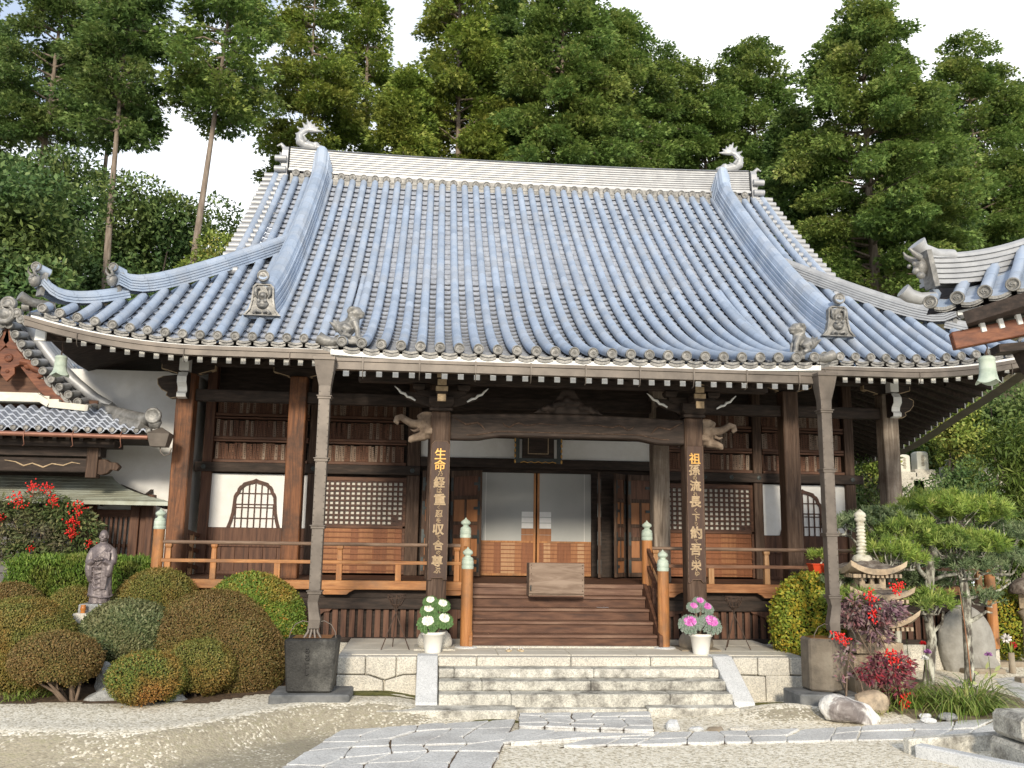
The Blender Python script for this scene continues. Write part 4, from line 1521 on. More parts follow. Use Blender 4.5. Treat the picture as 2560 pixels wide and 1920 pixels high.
def bell_bay(x0, x1, cx):
    mb = MB()
    mb.box(x0, x1, W + .0, W + .06, 2.44, 3.545)
    pl = mb.build("plaster_panel", PLASTER, hall)
    zb = 2.44
    O = [(cx - w, zb + z) for w, z in BELL_O] + [(cx + w, zb + z) for w, z in BELL_O[::-1][1:]]
    I = [(cx - w, zb + z) for w, z in BELL_I] + [(cx + w, zb + z) for w, z in BELL_I[::-1][1:]]
    mb = MB()
    yf, yb = W - .035, W - .001
    mb.strip([(x, yf, z) for x, z in O], [(x, yf, z) for x, z in I])
    mb.strip([(x, yf, z) for x, z in O], [(x, yb, z) for x, z in O])
    mb.strip([(x, yf, z) for x, z in I], [(x, yb, z) for x, z in I])
    win = mb.build("bell_window", BROWN_D, hall)
    mb = MB()
    for k in range(-3, 4):
        dx = (k) * .128
        h = bell_top(abs(dx))
        if h > .05:
            mb.box(cx + dx - .013, cx + dx + .013, W - .026, W - .004, zb, zb + h)
    for z in (.19, .41, .475, .70):
        h = bell_half(z)
        mb.box(cx - h, cx + h, W - .022, W - .003, zb + z - .011, zb + z + .011)
    mb.build("window_bars", BROWN_D, win)
    mb = MB()
    mb.box(x0, x1, W - .03, W + .06, 2.05, 2.436)
    n = 7
    for k in range(n):
        a, b_ = x0 + (x1 - x0) * k / n, x0 + (x1 - x0) * (k + 1) / n
        mb.box(a + .003, b_ - .003, W + .005 + .003 * (k % 2), W + .06, 1.55, 2.05)
    mb.box(x0, x1, W - .05, W + .06, 1.5, 1.56)
    mb.build("dado_boards", BROWN_V, hall, bevel=.003)


bell_bay(-6.87, -4.90, -5.96)
bell_bay(4.92, 6.82, 5.84)

# lattice doors with ribbed lower boards
def lattice_door(x0, x1, nx, nz, missing=()):
    z0, z1 = 2.53, 3.44
    mb = MB()
    mb.box(x0 - .06, x1 + .06, W + .0, W + .08, 2.46, 2.515)
    mb.box(x0 - .06, x1 + .06, W + .0, W + .08, z1 + .005, z1 + .09)
    mb.box(x0 - .06, x0 - .002, W + .0, W + .08, 1.52, z1 + .005)
    mb.box(x1 + .002, x1 + .06, W + .0, W + .08, 1.52, z1 + .005)
    d = mb.build("lattice_door", BROWN, hall, bevel=.004)
    mb = MB()
    px, pz = (x1 - x0) / nx, (z1 - z0) / nz
    b_ = .38
    for i in range(nx + 1):
        x = x0 + i * px
        mb.box(x - px * b_ / 2, x + px * b_ / 2, W + .012, W + .05, z0 - .02, z1 + .02)
    for j in range(nz + 1):
        z = z0 + j * pz
        mb.box(x0, x1, W + .015, W + .048, z - pz * b_ / 2, z + pz * b_ / 2)
    for (i, j) in missing:
        mb.box(x0 + i * px, x0 + (i + 1) * px, W + .03, W + .055, z0 + j * pz, z0 + (j + 1) * pz)
    mb.build("lattice", BROWN_D, d)
    mb = MB()
    mb.box(x0, x1, W + .058, W + .068, z0, z1)
    mb.build("paper_pane", PAPER2, d)
    mb = MB()
    n = 11
    r = random.Random(int(x0 * 10))
    for k in range(n):
        a, c = x0 + (x1 - x0) * k / n, x0 + (x1 - x0) * (k + 1) / n
        mb.box(a, c - .002, W + .03, W + .06, 1.54, 2.46, r.choice((0, 0, 1, 1, 2)))
    for k in range(8):
        z = 1.60 + k * .112
        mb.box(x0, x1, W + .005, W + .03, z - .012, z + .012, 0)
    mb.build("ribbed_panel", [PAN0, PAN1, PAN2], d)


PAN0 = M("panel_board_brown", [(0.16, 0.055, 0.02), (0.25, 0.09, 0.032)], scale=3, stretch=(6, 6, .6), rough=.6, bump=.15, rand=False)
PAN1 = M("panel_board_tan", [(0.24, 0.095, 0.035), (0.34, 0.15, 0.06)], scale=3, stretch=(6, 6, .6), rough=.6, bump=.15, rand=False)
PAN2 = M("panel_board_pale", [(0.34, 0.18, 0.085), (0.43, 0.25, 0.13)], scale=3, stretch=(6, 6, .6), rough=.6, bump=.15, rand=False)
lattice_door(-4.56, -2.90, 15, 9, [(13, 0), (14, 0), (13, 1)])
lattice_door(2.80, 4.67, 16, 9, [(3, 0), (4, 0), (5, 0), (4, 1), (14, 0), (15, 0)])

# central opening: white wall over it, lintel, sliding paper doors, folded door leaves
mb = MB()
mb.box(-2.56, 2.49, W + .02, W + .08, 3.985, 4.42)
mb.build("plaster_panel", PLASTER, hall)
mb = MB()
mb.box(-2.56, 2.49, W - .08, W + .10, 3.78, 3.985)
mb.build("lintel", DARK, hall, bevel=.008)
mb = MB()
mb.box(-2.56, 2.49, W + .16, W + .34, 3.70, 3.79)
mb.box(-2.56, -1.24, W + .18, W + .28, 1.5, 3.70)
mb.box(1.17, 2.49, W + .18, W + .28, 1.5, 3.70)
mb.build("recess_boards", DARK, hall)
for a, b_, s in ((-1.235, -.045, -1), (-.015, 1.165, 1)):
    y = W + .22
    mb = MB()
    e = b_ if s < 0 else a            # the edges that meet
    mb.box(min(e, e - s * -.05), max(e, e - s * -.05), y, y + .035, 1.51, 3.70)
    mb.box(a, b_, y, y + .035, 1.51, 1.56)
    mb.box(a, b_, y + .001, y + .034, 2.205, 2.245)
    d = mb.build("sliding_door", ORANGE_V, hall, bevel=.003)
    mb = MB()
    mb.box(a, b_, y + .012, y + .022, 2.24, 3.70)
    mb.build("paper_pane", PAPER, d)
    mb = MB()
    gx0, gx1 = sorted((e + s * .05, e + s * .31))
    for k in range(3):
        mb.box(gx0 + .005, gx1 - .005, y + .002, y + .012, 2.515 + k * .122, 2.515 + k * .122 + .108)
    mb.build("hand_grip_pane", WHITE, d)
    mb = MB()
    mb.box(gx0, gx1, y + .003, y + .013, 2.245, 2.372)
    mb.box(gx0, gx1, y + .003, y + .013, 2.38, 2.508)
    xe = a + .10 if s < 0 else b_ - .15
    mb.build("grip_board", PAN1, d)
    mb = MB()
    mb.box(xe, xe + .008, y + .008, y + .013, 2.245, 3.70)
    mb.build("paper_seam", PLASTER, d)
    mb = MB()
    n = 8
    r = random.Random(5 + s)
    for k in range(n):
        x0, x1 = a + (b_ - a) * k / n, a + (b_ - a) * (k + 1) / n
        mb.box(x0, x1 - .002, y + .012, y + .03, 1.56, 2.205, r.choice((0, 1, 1, 2)))
    for k in range(7):
        z = 1.62 + k * .088
        mb.box(a, b_, y + .002, y + .012, z - .009, z + .009, 0)
    mb.build("ribbed_panel", [PAN0, PAN1, PAN2], d)


def panel_leaf(p, q, flip):
    """paneled door leaf standing between floor points p and q"""
    p, q = Vector((*p, 0)), Vector((*q, 0))
    d = (q - p)
    L = d.length
    d.normalize()
    n = Vector((-d.y, d.x, 0)) * flip

    def bx(mb, u0, u1, o0, o1, z0, z1, mi=0):
        vs = []
        for z in (z0, z1):
            for u, o in ((u0, o0), (u1, o0), (u1, o1), (u0, o1)):
                vs.append(tuple(p + d * u + n * o + Vector((0, 0, z))))
        mb.add(vs, [(0, 3, 2, 1), (4, 5, 6, 7), (0, 1, 5, 4), (1, 2, 6, 5), (2, 3, 7, 6), (3, 0, 4, 7)], mi)
    mb = MB()
    bx(mb, 0, .075, 0, .055, 1.53, 3.68)
    bx(mb, L - .075, L, 0, .055, 1.53, 3.68)
    for z0, z1 in ((1.53, 1.62), (1.86, 1.93), (2.28, 2.36), (2.56, 2.63), (3.08, 3.16), (3.56, 3.68)):
        bx(mb, .075, L - .075, .002, .053, z0, z1)
    bx(mb, L / 2 - .025, L / 2 + .025, .002, .053, 1.93, 3.08)
    lf = mb.build("door_leaf", DARK_V, hall, bevel=.004)
    mb = MB()
    for z0, z1, m in ((1.62, 1.86, 1), (1.93, 2.28, 1), (2.36, 2.56, 0), (2.63, 3.08, 1), (3.16, 3.56, 0)):
        bx(mb, .075, L - .075, .018, .036, z0, z1, m)
    mb.build("door_panels", [BROWN_V, PAN1], lf)
    for z in (1.75, 2.32, 2.9, 3.4):
        mb = MB()
        bx(mb, .012, .065, -.008, .064, z - .14, z + .14)
        bx(mb, .012, .17, -.007, .063, z - .028, z + .028)
        mb.build("iron_strap", BLACKM, lf)
        mb = MB()
        bx(mb, L - .065, L - .012, -.008, .064, z - .14, z + .14)
        mb.build("iron_strap", BLACKM, lf)


panel_leaf((-2.50, 4.86), (-1.92, 4.83), -1)
panel_leaf((-1.30, 4.30), (-1.90, 4.80), -1)
panel_leaf((2.44, 4.86), (1.88, 4.83), 1)
panel_leaf((1.18, 4.20), (1.30, 4.86), 1)
panel_leaf((1.55, 4.40), (1.84, 4.82), 1)

# framed name plaque half hidden behind the porch beam
pq = thing("name_plaque", "dark framed name plaque with gilded wavy edges over the doors", "plaque", (-.08, 4.62, 3.86))
mb = MB()
mb.box(-.42, .26, 4.60, 4.66, 3.97, 4.50)
mb.build("plaque_board", DARK, pq, bevel=.008)
mb = MB()
for x0, x1, z0, z1 in ((-.30, .14, 4.06, 4.075), (-.30, -.285, 4.06, 4.42), (.125, .14, 4.06, 4.42)):
    mb.box(x0, x1, 4.594, 4.60, z0, z1)
mb.build("inner_border", PALEC, pq)
mb = MB()
for s in (-1, 1):
    x = -.08 + s * .40
    mb.prism([(x, 3.88), (x + s * .08, 3.86), (x + s * .11, 3.94), (x + s * .08, 4.02), (x + s * .11, 4.12), (x + s * .085, 4.22), (x + s * .11, 4.33), (x + s * .08, 4.5), (x, 4.5)], 4.57, 4.63, 'xz')
mb.prism([(-.48, 3.97), (-.50, 3.87), (-.38, 3.91), (-.26, 3.86), (-.08, 3.89), (.10, 3.86), (.22, 3.91), (.34, 3.87), (.32, 3.97)], 4.58, 4.63, 'xz')
fr = mb.build("carved_frame", BLACKM, pq)
mb = MB()
for s in (-1, 1):
    x = -.08 + s * .40
    for z in (3.90, 4.02, 4.13, 4.24, 4.35):
        mb.ball((x + s * .095, 4.568, z), (.02, .012, .045), 8)
pts = [(-.46 + .076 * k, 4.574, 3.885 + (.012 if k % 2 else -.01)) for k in range(11)]
mb.tube(pts, .009, 5)
mb.build("gilded_edge", GOLD, fr)
ORANGE_SHADE = M("shaded_orange_timber", [(0.15, 0.06, 0.025), (0.27, 0.115, 0.045), (0.36, 0.175, 0.08)], scale=2.2, stretch=(1, 7, 7), rough=0.65, bump=0.25)  # orange timber with the right side's shade put into its colour
CARVED = M("carved_weathered_timber", [(0.08, 0.055, 0.04), (0.17, 0.125, 0.09), (0.27, 0.21, 0.16)], scale=5, rough=.8, bump=.5)
BOARDM = M("dark_sign_timber", [(0.035, 0.018, 0.012), (0.075, 0.038, 0.024)], scale=3, stretch=(7, 7, .5), rough=.6, bump=.2)
RAIL_SHADE = M("shaded_rail_timber", [(0.12, 0.055, 0.03), (0.21, 0.11, 0.065)], scale=2.4, stretch=(1, 7, 7), rough=.7, bump=.25)  # rail timber browned to stand for shade on the right side
TANV = M("tan_upright_timber", [(0.24, 0.115, 0.045), (0.36, 0.20, 0.095), (0.44, 0.27, 0.15)], scale=2.2, stretch=(7, 7, .6), rough=.7, bump=.25)
STAIRM = M("worn_stair_timber", [(0.085, 0.04, 0.024), (0.15, 0.078, 0.05), (0.24, 0.15, 0.10)], scale=2.0, stretch=(.8, 7, 7), rough=.6, bump=.25)
OBOX = M("grey_brown_box_timber", [(0.13, 0.085, 0.06), (0.21, 0.15, 0.11), (0.28, 0.21, 0.16)], scale=2.4, stretch=(.8, 5, 5), rough=.75, bump=.3, distort=.8)
STRAW = M("pale_straw", [(0.55, 0.42, 0.25), (0.70, 0.58, 0.40)], scale=20, rough=.9, bump=.3)
# ---- porch: pillars, rainbow beam, carved beasts, brackets
KX, KY = 2.19, 1.055
for s in (-1, 1):
    x = s * KX
    mb = MB()
    mb.box(x - .165, x + .165, KY - .165, KY + .165, 0.80, 4.42)
    p = mb.build("porch_pillar", DARK_V, hall, bevel=.03)
    mb = MB()
    mb.lathe([(.20, .52), (.27, .54), (.29, .60), (.285, .66), (.25, .74), (.20, .79), (.15, .80)], (x, KY, 0), 20)
    mb.box(x - .33, x + .33, KY - .33, KY + .33, .50, .545)
    mb.build("pillar_base_stone", BSTONE if s > 0 else GRANITE, hall)
    mb = MB()
    mb.box(x - .19, x + .19, KY - .19, KY + .19, 4.42, 4.47)
    mb.frust(x, KY, 4.47, 4.55, .15, .15, .21, .21)
    mb.box(x - .21, x + .21, KY - .21, KY + .21, 4.55, 4.66)
    for a in (-1, 1):
        mb.frust(x + a * .38, KY, 4.78, 4.83, .08, .08, .11, .11)
        mb.box(x + a * .38 - .11, x + a * .38 + .11, KY - .11, KY + .11, 4.83, 4.88)
    mb.prism([(x - .42, 4.78), (x - .42, 4.72), (x - .28, 4.665), (x + .28, 4.665), (x + .42, 4.72), (x + .42, 4.78)], KY - .075, KY + .075, 'xz')
    mb.box(x - .09, x + .09, KY - .52, KY + .1, 4.66, 4.78)
    bk = mb.build("bracket_set", DARK, hall, bevel=.006)
    mb = MB()
    for z0, z1, w_ in ((4.53, 4.65, .07), (4.70, 4.78, .10), (4.80, 4.90, .075), (4.93, 5.03, .085)):
        mb.box(x - w_, x + w_, KY - .535, KY - .50, z0, z1)
    mb.build("painted_block_end", PALEC, bk, bevel=.004)
    mb = MB()
    for a in (-1, 1):
        pts = [(x + a * .44, 4.60), (x + a * .52, 4.65), (x + a * .58, 4.66), (x + a * .62, 4.71), (x + a * .69, 4.73), (x + a * .73, 4.78), (x + a * .80, 4.84)]
        mb.tube([(px, KY - .05, pz) for px, pz in pts], [.016, .026, .022, .026, .022, .02, .006], 6)
    mb.build("carved_wing_tip", WHITE, bk)
    mb = MB()
    for a in (-1, 1):
        mb.prism([(x + a * .20, 4.50), (x + a * .46, 4.58), (x + a * .62, 4.64), (x + a * .66, 4.76), (x + a * .3, 4.74), (x + a * .2, 4.7)], KY - .03, KY + .03, 'xz')
    mb.build("carved_wing", DARK, bk)
    # elephant-like carved nose to the outside
    mb = MB()
    X = lambda a: x + s * a
    mb.ball((X(.26), KY - .03, 4.20), (.16, .12, .17), 10)
    mb.ball((X(.24), KY - .04, 4.33), (.15, .11, .09), 10)
    mb.ball((X(.24), KY - .03, 4.05), (.15, .11, .12), 10)
    mb.tube([(X(.34), KY - .05, 4.19), (X(.48), KY - .05, 4.20), (X(.58), KY - .05, 4.25), (X(.67), KY - .05, 4.31), (X(.74), KY - .05, 4.29), (X(.76), KY - .05, 4.23), (X(.71), KY - .05, 4.19)], [.09, .075, .065, .06, .055, .05, .03], 8)
    mb.tube([(X(.26), KY - .06, 4.00), (X(.40), KY - .06, 3.97), (X(.50), KY - .06, 3.93), (X(.52), KY - .06, 3.88)], [.09, .075, .06, .03], 8)
    mb.tube([(X(.36), KY - .14, 4.10), (X(.44), KY - .15, 4.06), (X(.53), KY - .15, 4.10)], [.035, .028, .006], 6)
    mb.ball((X(.31), KY - .14, 4.24), .04, 8)
    for k in range(6):
        mb.ball((X(.16 + .04 * k), KY - .10, 4.36 - .02 * (k % 3)), .05, 7)
        mb.ball((X(.15 + .05 * (k % 3)), KY - .13, 4.10 - .05 * (k // 3)), .04, 7)
    mb.build("carved_beast_nose", CARVED, hall, remesh=.016, sub=1)
    # lobster beam back to the hall pillar
    mb = MB()
    P = []
    for k in range(9):
        f = k / 8
        y = KY + .15 + (YR - .3 - KY) * f
        z = 4.15 + .62 * f + .20 * math.sin(PI * f)
        P.append([(s * (KX + .05 * f) + a, y, z + b) for a, b in ((-.09, -.16), (.09, -.16), (.09, .16), (-.09, .16))])
    mb.grid(P, 0, False, True)
    mb.build("curved_tie_beam", DARK, hall)
mb = MB()
bx = np.linspace(-2.03, 2.03, 25)
topc = [(x, 4.37 + .05 * (1 - (x / 2.03) ** 2)) for x in bx]
botc = [(x, 3.945 + .075 * float(sstep(1.62, 1.12, abs(x)))) for x in bx]
mb.prism(topc + botc[::-1], KY - .13, KY + .13, 'xz')
kb = mb.build("rainbow_beam", DARK, hall, bevel=.02)
mb = MB()
for s in (-1, 1):
    pts = [(s * 1.98, 4.32), (s * 1.85, 4.25), (s * 1.76, 4.20), (s * 1.66, 4.22), (s * 1.57, 4.24), (s * 1.5, 4.19), (s * 1.44, 4.12)]
    mb.tube([(a, KY - .133, b) for a, b in pts], [.008, .016, .018, .018, .018, .016, .006], 6)
    pts = [(s * 1.14, 4.25), (s * 1.10, 4.20), (s * 1.02, 4.17), (s * .95, 4.22), (s * .86, 4.25), (s * .76, 4.21), (s * .64, 4.22), (s * .5, 4.25), (s * .35, 4.235), (s * .2, 4.235)]
    mb.tube([(a, KY - .133, b) for a, b in pts], [.006, .012, .012, .014, .014, .012, .012, .01, .008, .005], 6)
    # shoulder groove along the lower edge
pts = [(x, KY - .134, 4.02 + .075 * float(sstep(1.66, 1.16, abs(x)))) for x in np.linspace(-1.75, 1.75, 22)]
mb.tube(pts, .008, 5)
mb.build("carved_wave_line", DARK_V, kb)
mb = MB()
mb.box(-3.6, 3.55, KY - .10, KY + .10, 4.90, 5.08)
mb.build("purlin_beam", DARK, hall, bevel=.01)
mb = MB()
mb.prism([(-.62, 4.43), (-.5, 4.52), (-.30, 4.58), (-.2, 4.72), (-.1, 4.86), (.1, 4.86), (.2, 4.72), (.30, 4.58), (.5, 4.52), (.62, 4.43)], KY - .06, KY + .06, 'xz')
for k in range(14):
    a = -.42 + .065 * k
    mb.ball((a, KY - .07, 4.50 + .16 * math.exp(-(a / .25) ** 2) + .03 * math.sin(k * 2.3)), (.07, .05, .055), 8)
mb.build("frog_leg_strut", DARK, hall, remesh=.02)

# ---- carved sign boards hung on the porch pillars
def text_mesh(ch, size, outline):
    cu = bpy.data.curves.new("brush_character", 'FONT')
    cu.body = ch
    cu.size = size
    cu.align_x = 'CENTER'
    if outline:
        cu.fill_mode = 'NONE'
        cu.bevel_depth = 0.0068
        cu.bevel_resolution = 0
    else:
        cu.extrude = 0.004
        cu.bevel_depth = 0.004
        cu.bevel_resolution = 0
    cu.resolution_u = 2
    ob = bpy.data.objects.new("brush_character", cu)
    col.objects.link(ob)
    dg = bpy.context.evaluated_depsgraph_get()
    me = bpy.data.meshes.new_from_object(ob.evaluated_get(dg))
    v = np.array([tuple(p.co) for p in me.vertices]).reshape(-1, 3)
    f = [tuple(p.vertices) for p in me.polygons]
    bpy.data.objects.remove(ob)
    bpy.data.curves.remove(cu)
    bpy.data.meshes.remove(me)
    return v, f


def column_text(chars, cx, y, ztop, zbot, mi_fn, mb, rnd):
    n = sum(c[1] for c in chars)
    z = ztop
    for k, (ch, h) in enumerate(chars):
        hh = (ztop - zbot) * h / n
        gold = mi_fn(k)
        v, f = text_mesh(ch, 0.2, gold > 1)
        if len(v):
            lo, hi = v[:, :2].min(0), v[:, :2].max(0)
            w_, h_ = hi - lo
            sc = min(0.235 / max(w_, .01), hh * 1.0 / max(h_, .01)) if h > .7 else min(0.15 / max(w_, .01), hh * .9 / max(h_, .01))
            v2 = (v[:, :2] - (lo + hi) / 2) * sc
            sh = rnd.uniform(-.10, .10)
            off = rnd.uniform(-.008, .008)
            P = [(cx + a + sh * b + off, y - c_ * .6 - .002, z - hh / 2 + b) for (a, b), c_ in zip(v2, v[:, 2])]
            mb.add(P, f, min(gold, 1) if gold < 2 else 1)
        z -= hh


for s, lab, txt in ((-1, "tall dark sign board of gilded brush characters on the porch pillar behind the white cabbages", [("生", 1), ("命", 1), ("乃", .5), ("経", 1), ("は", .5), ("重", 1), ("く", .4), ("忍", .7), ("を", .5), ("収", 1), ("て", .4), ("合", .9), ("の", .4), ("尊", 1), ("ぶ", .6)]),
                    (1, "tall dark sign board of gilded brush characters on the porch pillar behind the purple cabbages", [("祖", 1), ("孫", 1), ("の", .4), ("流", 1), ("れ", .4), ("長", 1), ("く", .5), ("下", .7), ("り", .4), ("約", 1.1), ("て", .4), ("吾", 1), ("に", .4), ("栄", .9), ("ゆ", .5)])):
    x = s * KX + (.01 if s < 0 else -.02)
    z0, z1 = (1.62, 3.90) if s < 0 else (1.62, 3.92)
    b = thing("sign_board", lab, "sign", (x, KY - .18, z0))
    mb = MB()
    w_ = .152
    if s < 0:
        poly = [(x - w_, z0), (x - .10, z0 + .005), (x - .085, z0 + .035), (x + .085, z0 + .035), (x + .10, z0 + .005), (x + w_, z0), (x + w_, z1 - .06), (x + w_ - .05, z1), (x - w_ + .05, z1), (x - w_, z1 - .06)]
    else:
        poly = [(x - w_ + .01, z0), (x - .10, z0 + .005), (x - .07, z0 + .05), (x + .07, z0 + .05), (x + .10, z0 + .005), (x + w_, z0), (x + w_ - .01, z1), (x - w_ + .02, z1)]
    mb.prism(poly, KY - .205, KY - .172, 'xz')
    mb.build("board", BOARDM, b, bevel=.006)
    mb = MB()
    gold_n = 2 if s < 0 else 1
    column_text(txt, x, KY - .206, z1 - .12, z0 + .10, lambda k: 0 if k < gold_n else 2, mb, random.Random(11 + s))
    mb.build("brush_inscription", [GOLD, PALEC], b, fix=False)
    mb = MB()
    pl = [(u, KY - .204, v) for u, v in (poly + poly[:1])]
    mb.tube(pl, .005, 4)
    mb.build("worn_board_edge", RAIL, b)

# ---- veranda
mb = MB()
mb.box(-7.05, 8.3, 2.26, 4.98, 1.43, 1.50)
mb.build("veranda_floor", BROWN, hall, bevel=.004)
for x0, x1 in ((-7.10, -1.64), (1.64, 8.35)):
    mb = MB()
    mb.box(x0, x1, 2.19, 2.30, 1.375, 1.53)
    vb = mb.build("veranda_edge_beam", ORANGE if x0 < 0 else ORANGE_SHADE, hall, bevel=.008)
    mb = MB()
    for c in ((-5.6, -3.95, -1.95) if x0 < 0 else (1.95, 4.05, 6.0)):
        mb.prism([(c - .34, 1.374), (c - .25, 1.33), (c - .20, 1.285), (c + .20, 1.285), (c + .25, 1.33), (c + .34, 1.374)], 2.20, 2.29, 'xz')
    mb.build("beam_bracket", ORANGE if x0 < 0 else ORANGE_SHADE, vb, bevel=.005)
    mb = MB()
    mb.box(x0, x1, 2.36, 2.50, 1.03, 1.22)
    mb.box(x0, x1, 2.40, 2.6, 1.22, 1.43)
    mb.box(x0, x1, 2.38, 2.48, .46, .54)
    mb.build("underfloor_beam", DARK, hall, bevel=.005)
    # slatted screen under the floor
    mb = MB()
    x = x0 + .1
    while x < x1 - .15:
        mb.box(x, x + .095, 2.42, 2.45, .54, 1.03)
        x += .150
    mb.box(x0, x1, 2.49, 2.50, .46, 1.03, 1)
    sl = mb.build("underfloor_screen", [BROWN_V, DARK], hall)
    for c in ((-6.9, -4.42, -1.85) if x0 < 0 else (1.95, 4.05, 6.2)):
        mb = MB()
        mb.box(c - .07, c + .07, 2.36, 2.46, .40, 1.03)
        for a in (-1, 1):
            mb.prism([(c + a * .07, 1.03), (c + a * .42, 1.03), (c + a * .36, .98), (c + a * .28, .975), (c + a * .22, .93), (c + a * .15, .92), (c + a * .11, .87), (c + a * .07, .86)], 2.375, 2.44, 'xz')
        mb.build("floor_post", BROWN_V, hall, bevel=.004)
for x0, x1 in ((3.9, 8.4), (-7.2, -3.7)):
    mb = MB()
    mb.box(x0, x1, 2.3, 2.62, -.1, .455)
    mb.build("foundation_stone", GRANITE, hall, bevel=.01)


def railing(x0, x1, tall, short):
    y = 2.26
    mb = MB()
    mb.tube([(x0, y, 2.16), (x1, y, 2.16)], .034, 10)
    r_ = mb.build("railing", RAIL, hall)
    mb = MB()
    mb.box(x0, x1, y - .05, y + .05, 1.815, 1.875)
    mb.build("middle_rail", ORANGE if x0 < 0 else RAIL_SHADE, r_, bevel=.006)
    for x in tall:
        mb = MB()
        mb.frust(x, y, 1.53, 1.815, .05, .05, .05, .05)
        mb.frust(x, y, 1.875, 2.06, .045, .045, .04, .04)
        mb.frust(x, y, 2.06, 2.09, .04, .04, .055, .055)
        mb.box(x - .055, x + .055, y - .055, y + .055, 2.09, 2.13)
        mb.build("rail_post", ORANGE_V if x0 < 0 else TANV, r_, bevel=.005)
    for x in short:
        mb = MB()
        mb.frust(x, y, 1.53, 1.815, .052, .045, .052, .045)
        mb.build("rail_post", ORANGE_V if x0 < 0 else TANV, r_, bevel=.005)


railing(-6.97, -1.72, (-6.86, -6.08, -3.90, -1.82), (-4.98, -2.86))
railing(1.72, 8.2, (1.82, 3.92, 6.10, 8.05), (2.86, 5.03, 7.1))
mb = MB()
for z in (2.36, 2.05, 1.72):
    mb.beam((-7.12, 3.62, z + .05), (-7.02, 4.85, z - .10), .06, .07)
mb.beam((-7.07, 4.2, 1.5), (-7.07, 4.2, 2.30), .08, .09, up=(0, 1, 0))
mb.build("side_rail", BROWN, hall)
mb = MB()
for yy in (3.75, 4.5):
    mb.box(-7.12, -7.02, yy - .05, yy + .05, 1.5, 2.3)
mb.build("side_rail_post", TANV, hall)


def giboshi(parent, x, y, z):
    mb = MB()
    mb.lathe([(.098, 0), (.102, .01), (.102, .05), (.098, .055), (.098, .062), (.102, .068), (.100, .135), (.094, .142), (.094, .150), (.098, .156), (.085, .185), (.055, .20), (.048, .215), (.052, .225), (.082, .245), (.090, .27), (.078, .295), (.045, .32), (.018, .338), (.010, .355), (.0, .365)], (x, y, z), 18)
    mb.build("onion_finial", VERDI, parent)


def newel(x, y, z0, z1, mt, r=.098):
    mb = MB()
    mb.lathe([(r, z0), (r * 1.01, (z0 + z1) / 2), (r * .98, z1)], (x, y, 0), 16)
    n = mb.build("newel_post", mt, hall)
    giboshi(n, x, y, z1 - .002)
    return n


NX = 1.672
for s in (-1, 1):
    newel(s * NX, 1.165, .53, 1.795, ORANGE_V)
    newel(s * NX, 2.27, 1.38, 2.305, ORANGE_V)
    mb = MB()
    mb.lathe([(.20, .51), (.20, .535), (.17, .545), (.09, .55)], (s * NX, 1.165, 0), 18)
    mb.build("newel_base_stone", GRANITE_W, hall)
    mb = MB()
    for z0, z1 in ((2.13, 1.62), (1.82, 1.31), (1.47, .80)):
        mb.beam((s * NX, 2.20, z0), (s * NX, 1.24, z1), .06, .075)
    mb.beam((s * NX, 1.78, 1.62), (s * NX, 1.78, 1.16), .07, .07, up=(0, 1, 0))
    mb.prism([(1.06, .53), (1.30, .53), (2.24, 1.28), (2.24, 1.52), (2.16, 1.52), (1.06, .72)], s * 1.60 - .03, s * 1.60 + .03, 'yz')
    mb.build("stair_rail", BROWN if s > 0 else ORANGE, hall, bevel=.005)
newel(-7.05, 2.27, .4, 2.38, ORANGE_V)
newel(8.28, 2.27, .4, 2.36, ORANGE_V)

# wooden stairs
tz = [.726, .92, 1.114, 1.308]
ty = [1.20, 1.46, 1.73, 2.0]
for k in range(4):
    mb = MB()
    mb.box(-1.565, 1.565, ty[k] - .03, ty[k] + .30, tz[k] - .05, tz[k])
    st = mb.build("stair_tread", STAIRM, hall, bevel=.008)
    mb = MB()
    zb = .522 if k == 0 else tz[k - 1]
    mb.box(-1.56, 1.56, ty[k] + .01, ty[k] + .04, zb + (.002 if k else .02), tz[k] - .052)
    mb.build("stair_riser", BROWN, st)
mb = MB()
mb.box(-1.56, 1.56, 2.20, 2.30, 1.31, 1.428)
mb.box(-1.64, 1.64, 2.18, 2.32, 1.43, 1.506)
mb.build("veranda_sill", STAIRM, hall, bevel=.006)
mb = MB()
mb.box(-1.75, 1.75, 1.10, 1.19, .50, .55)
mb.build("stair_plinth", GRANITE, hall, bevel=.008)

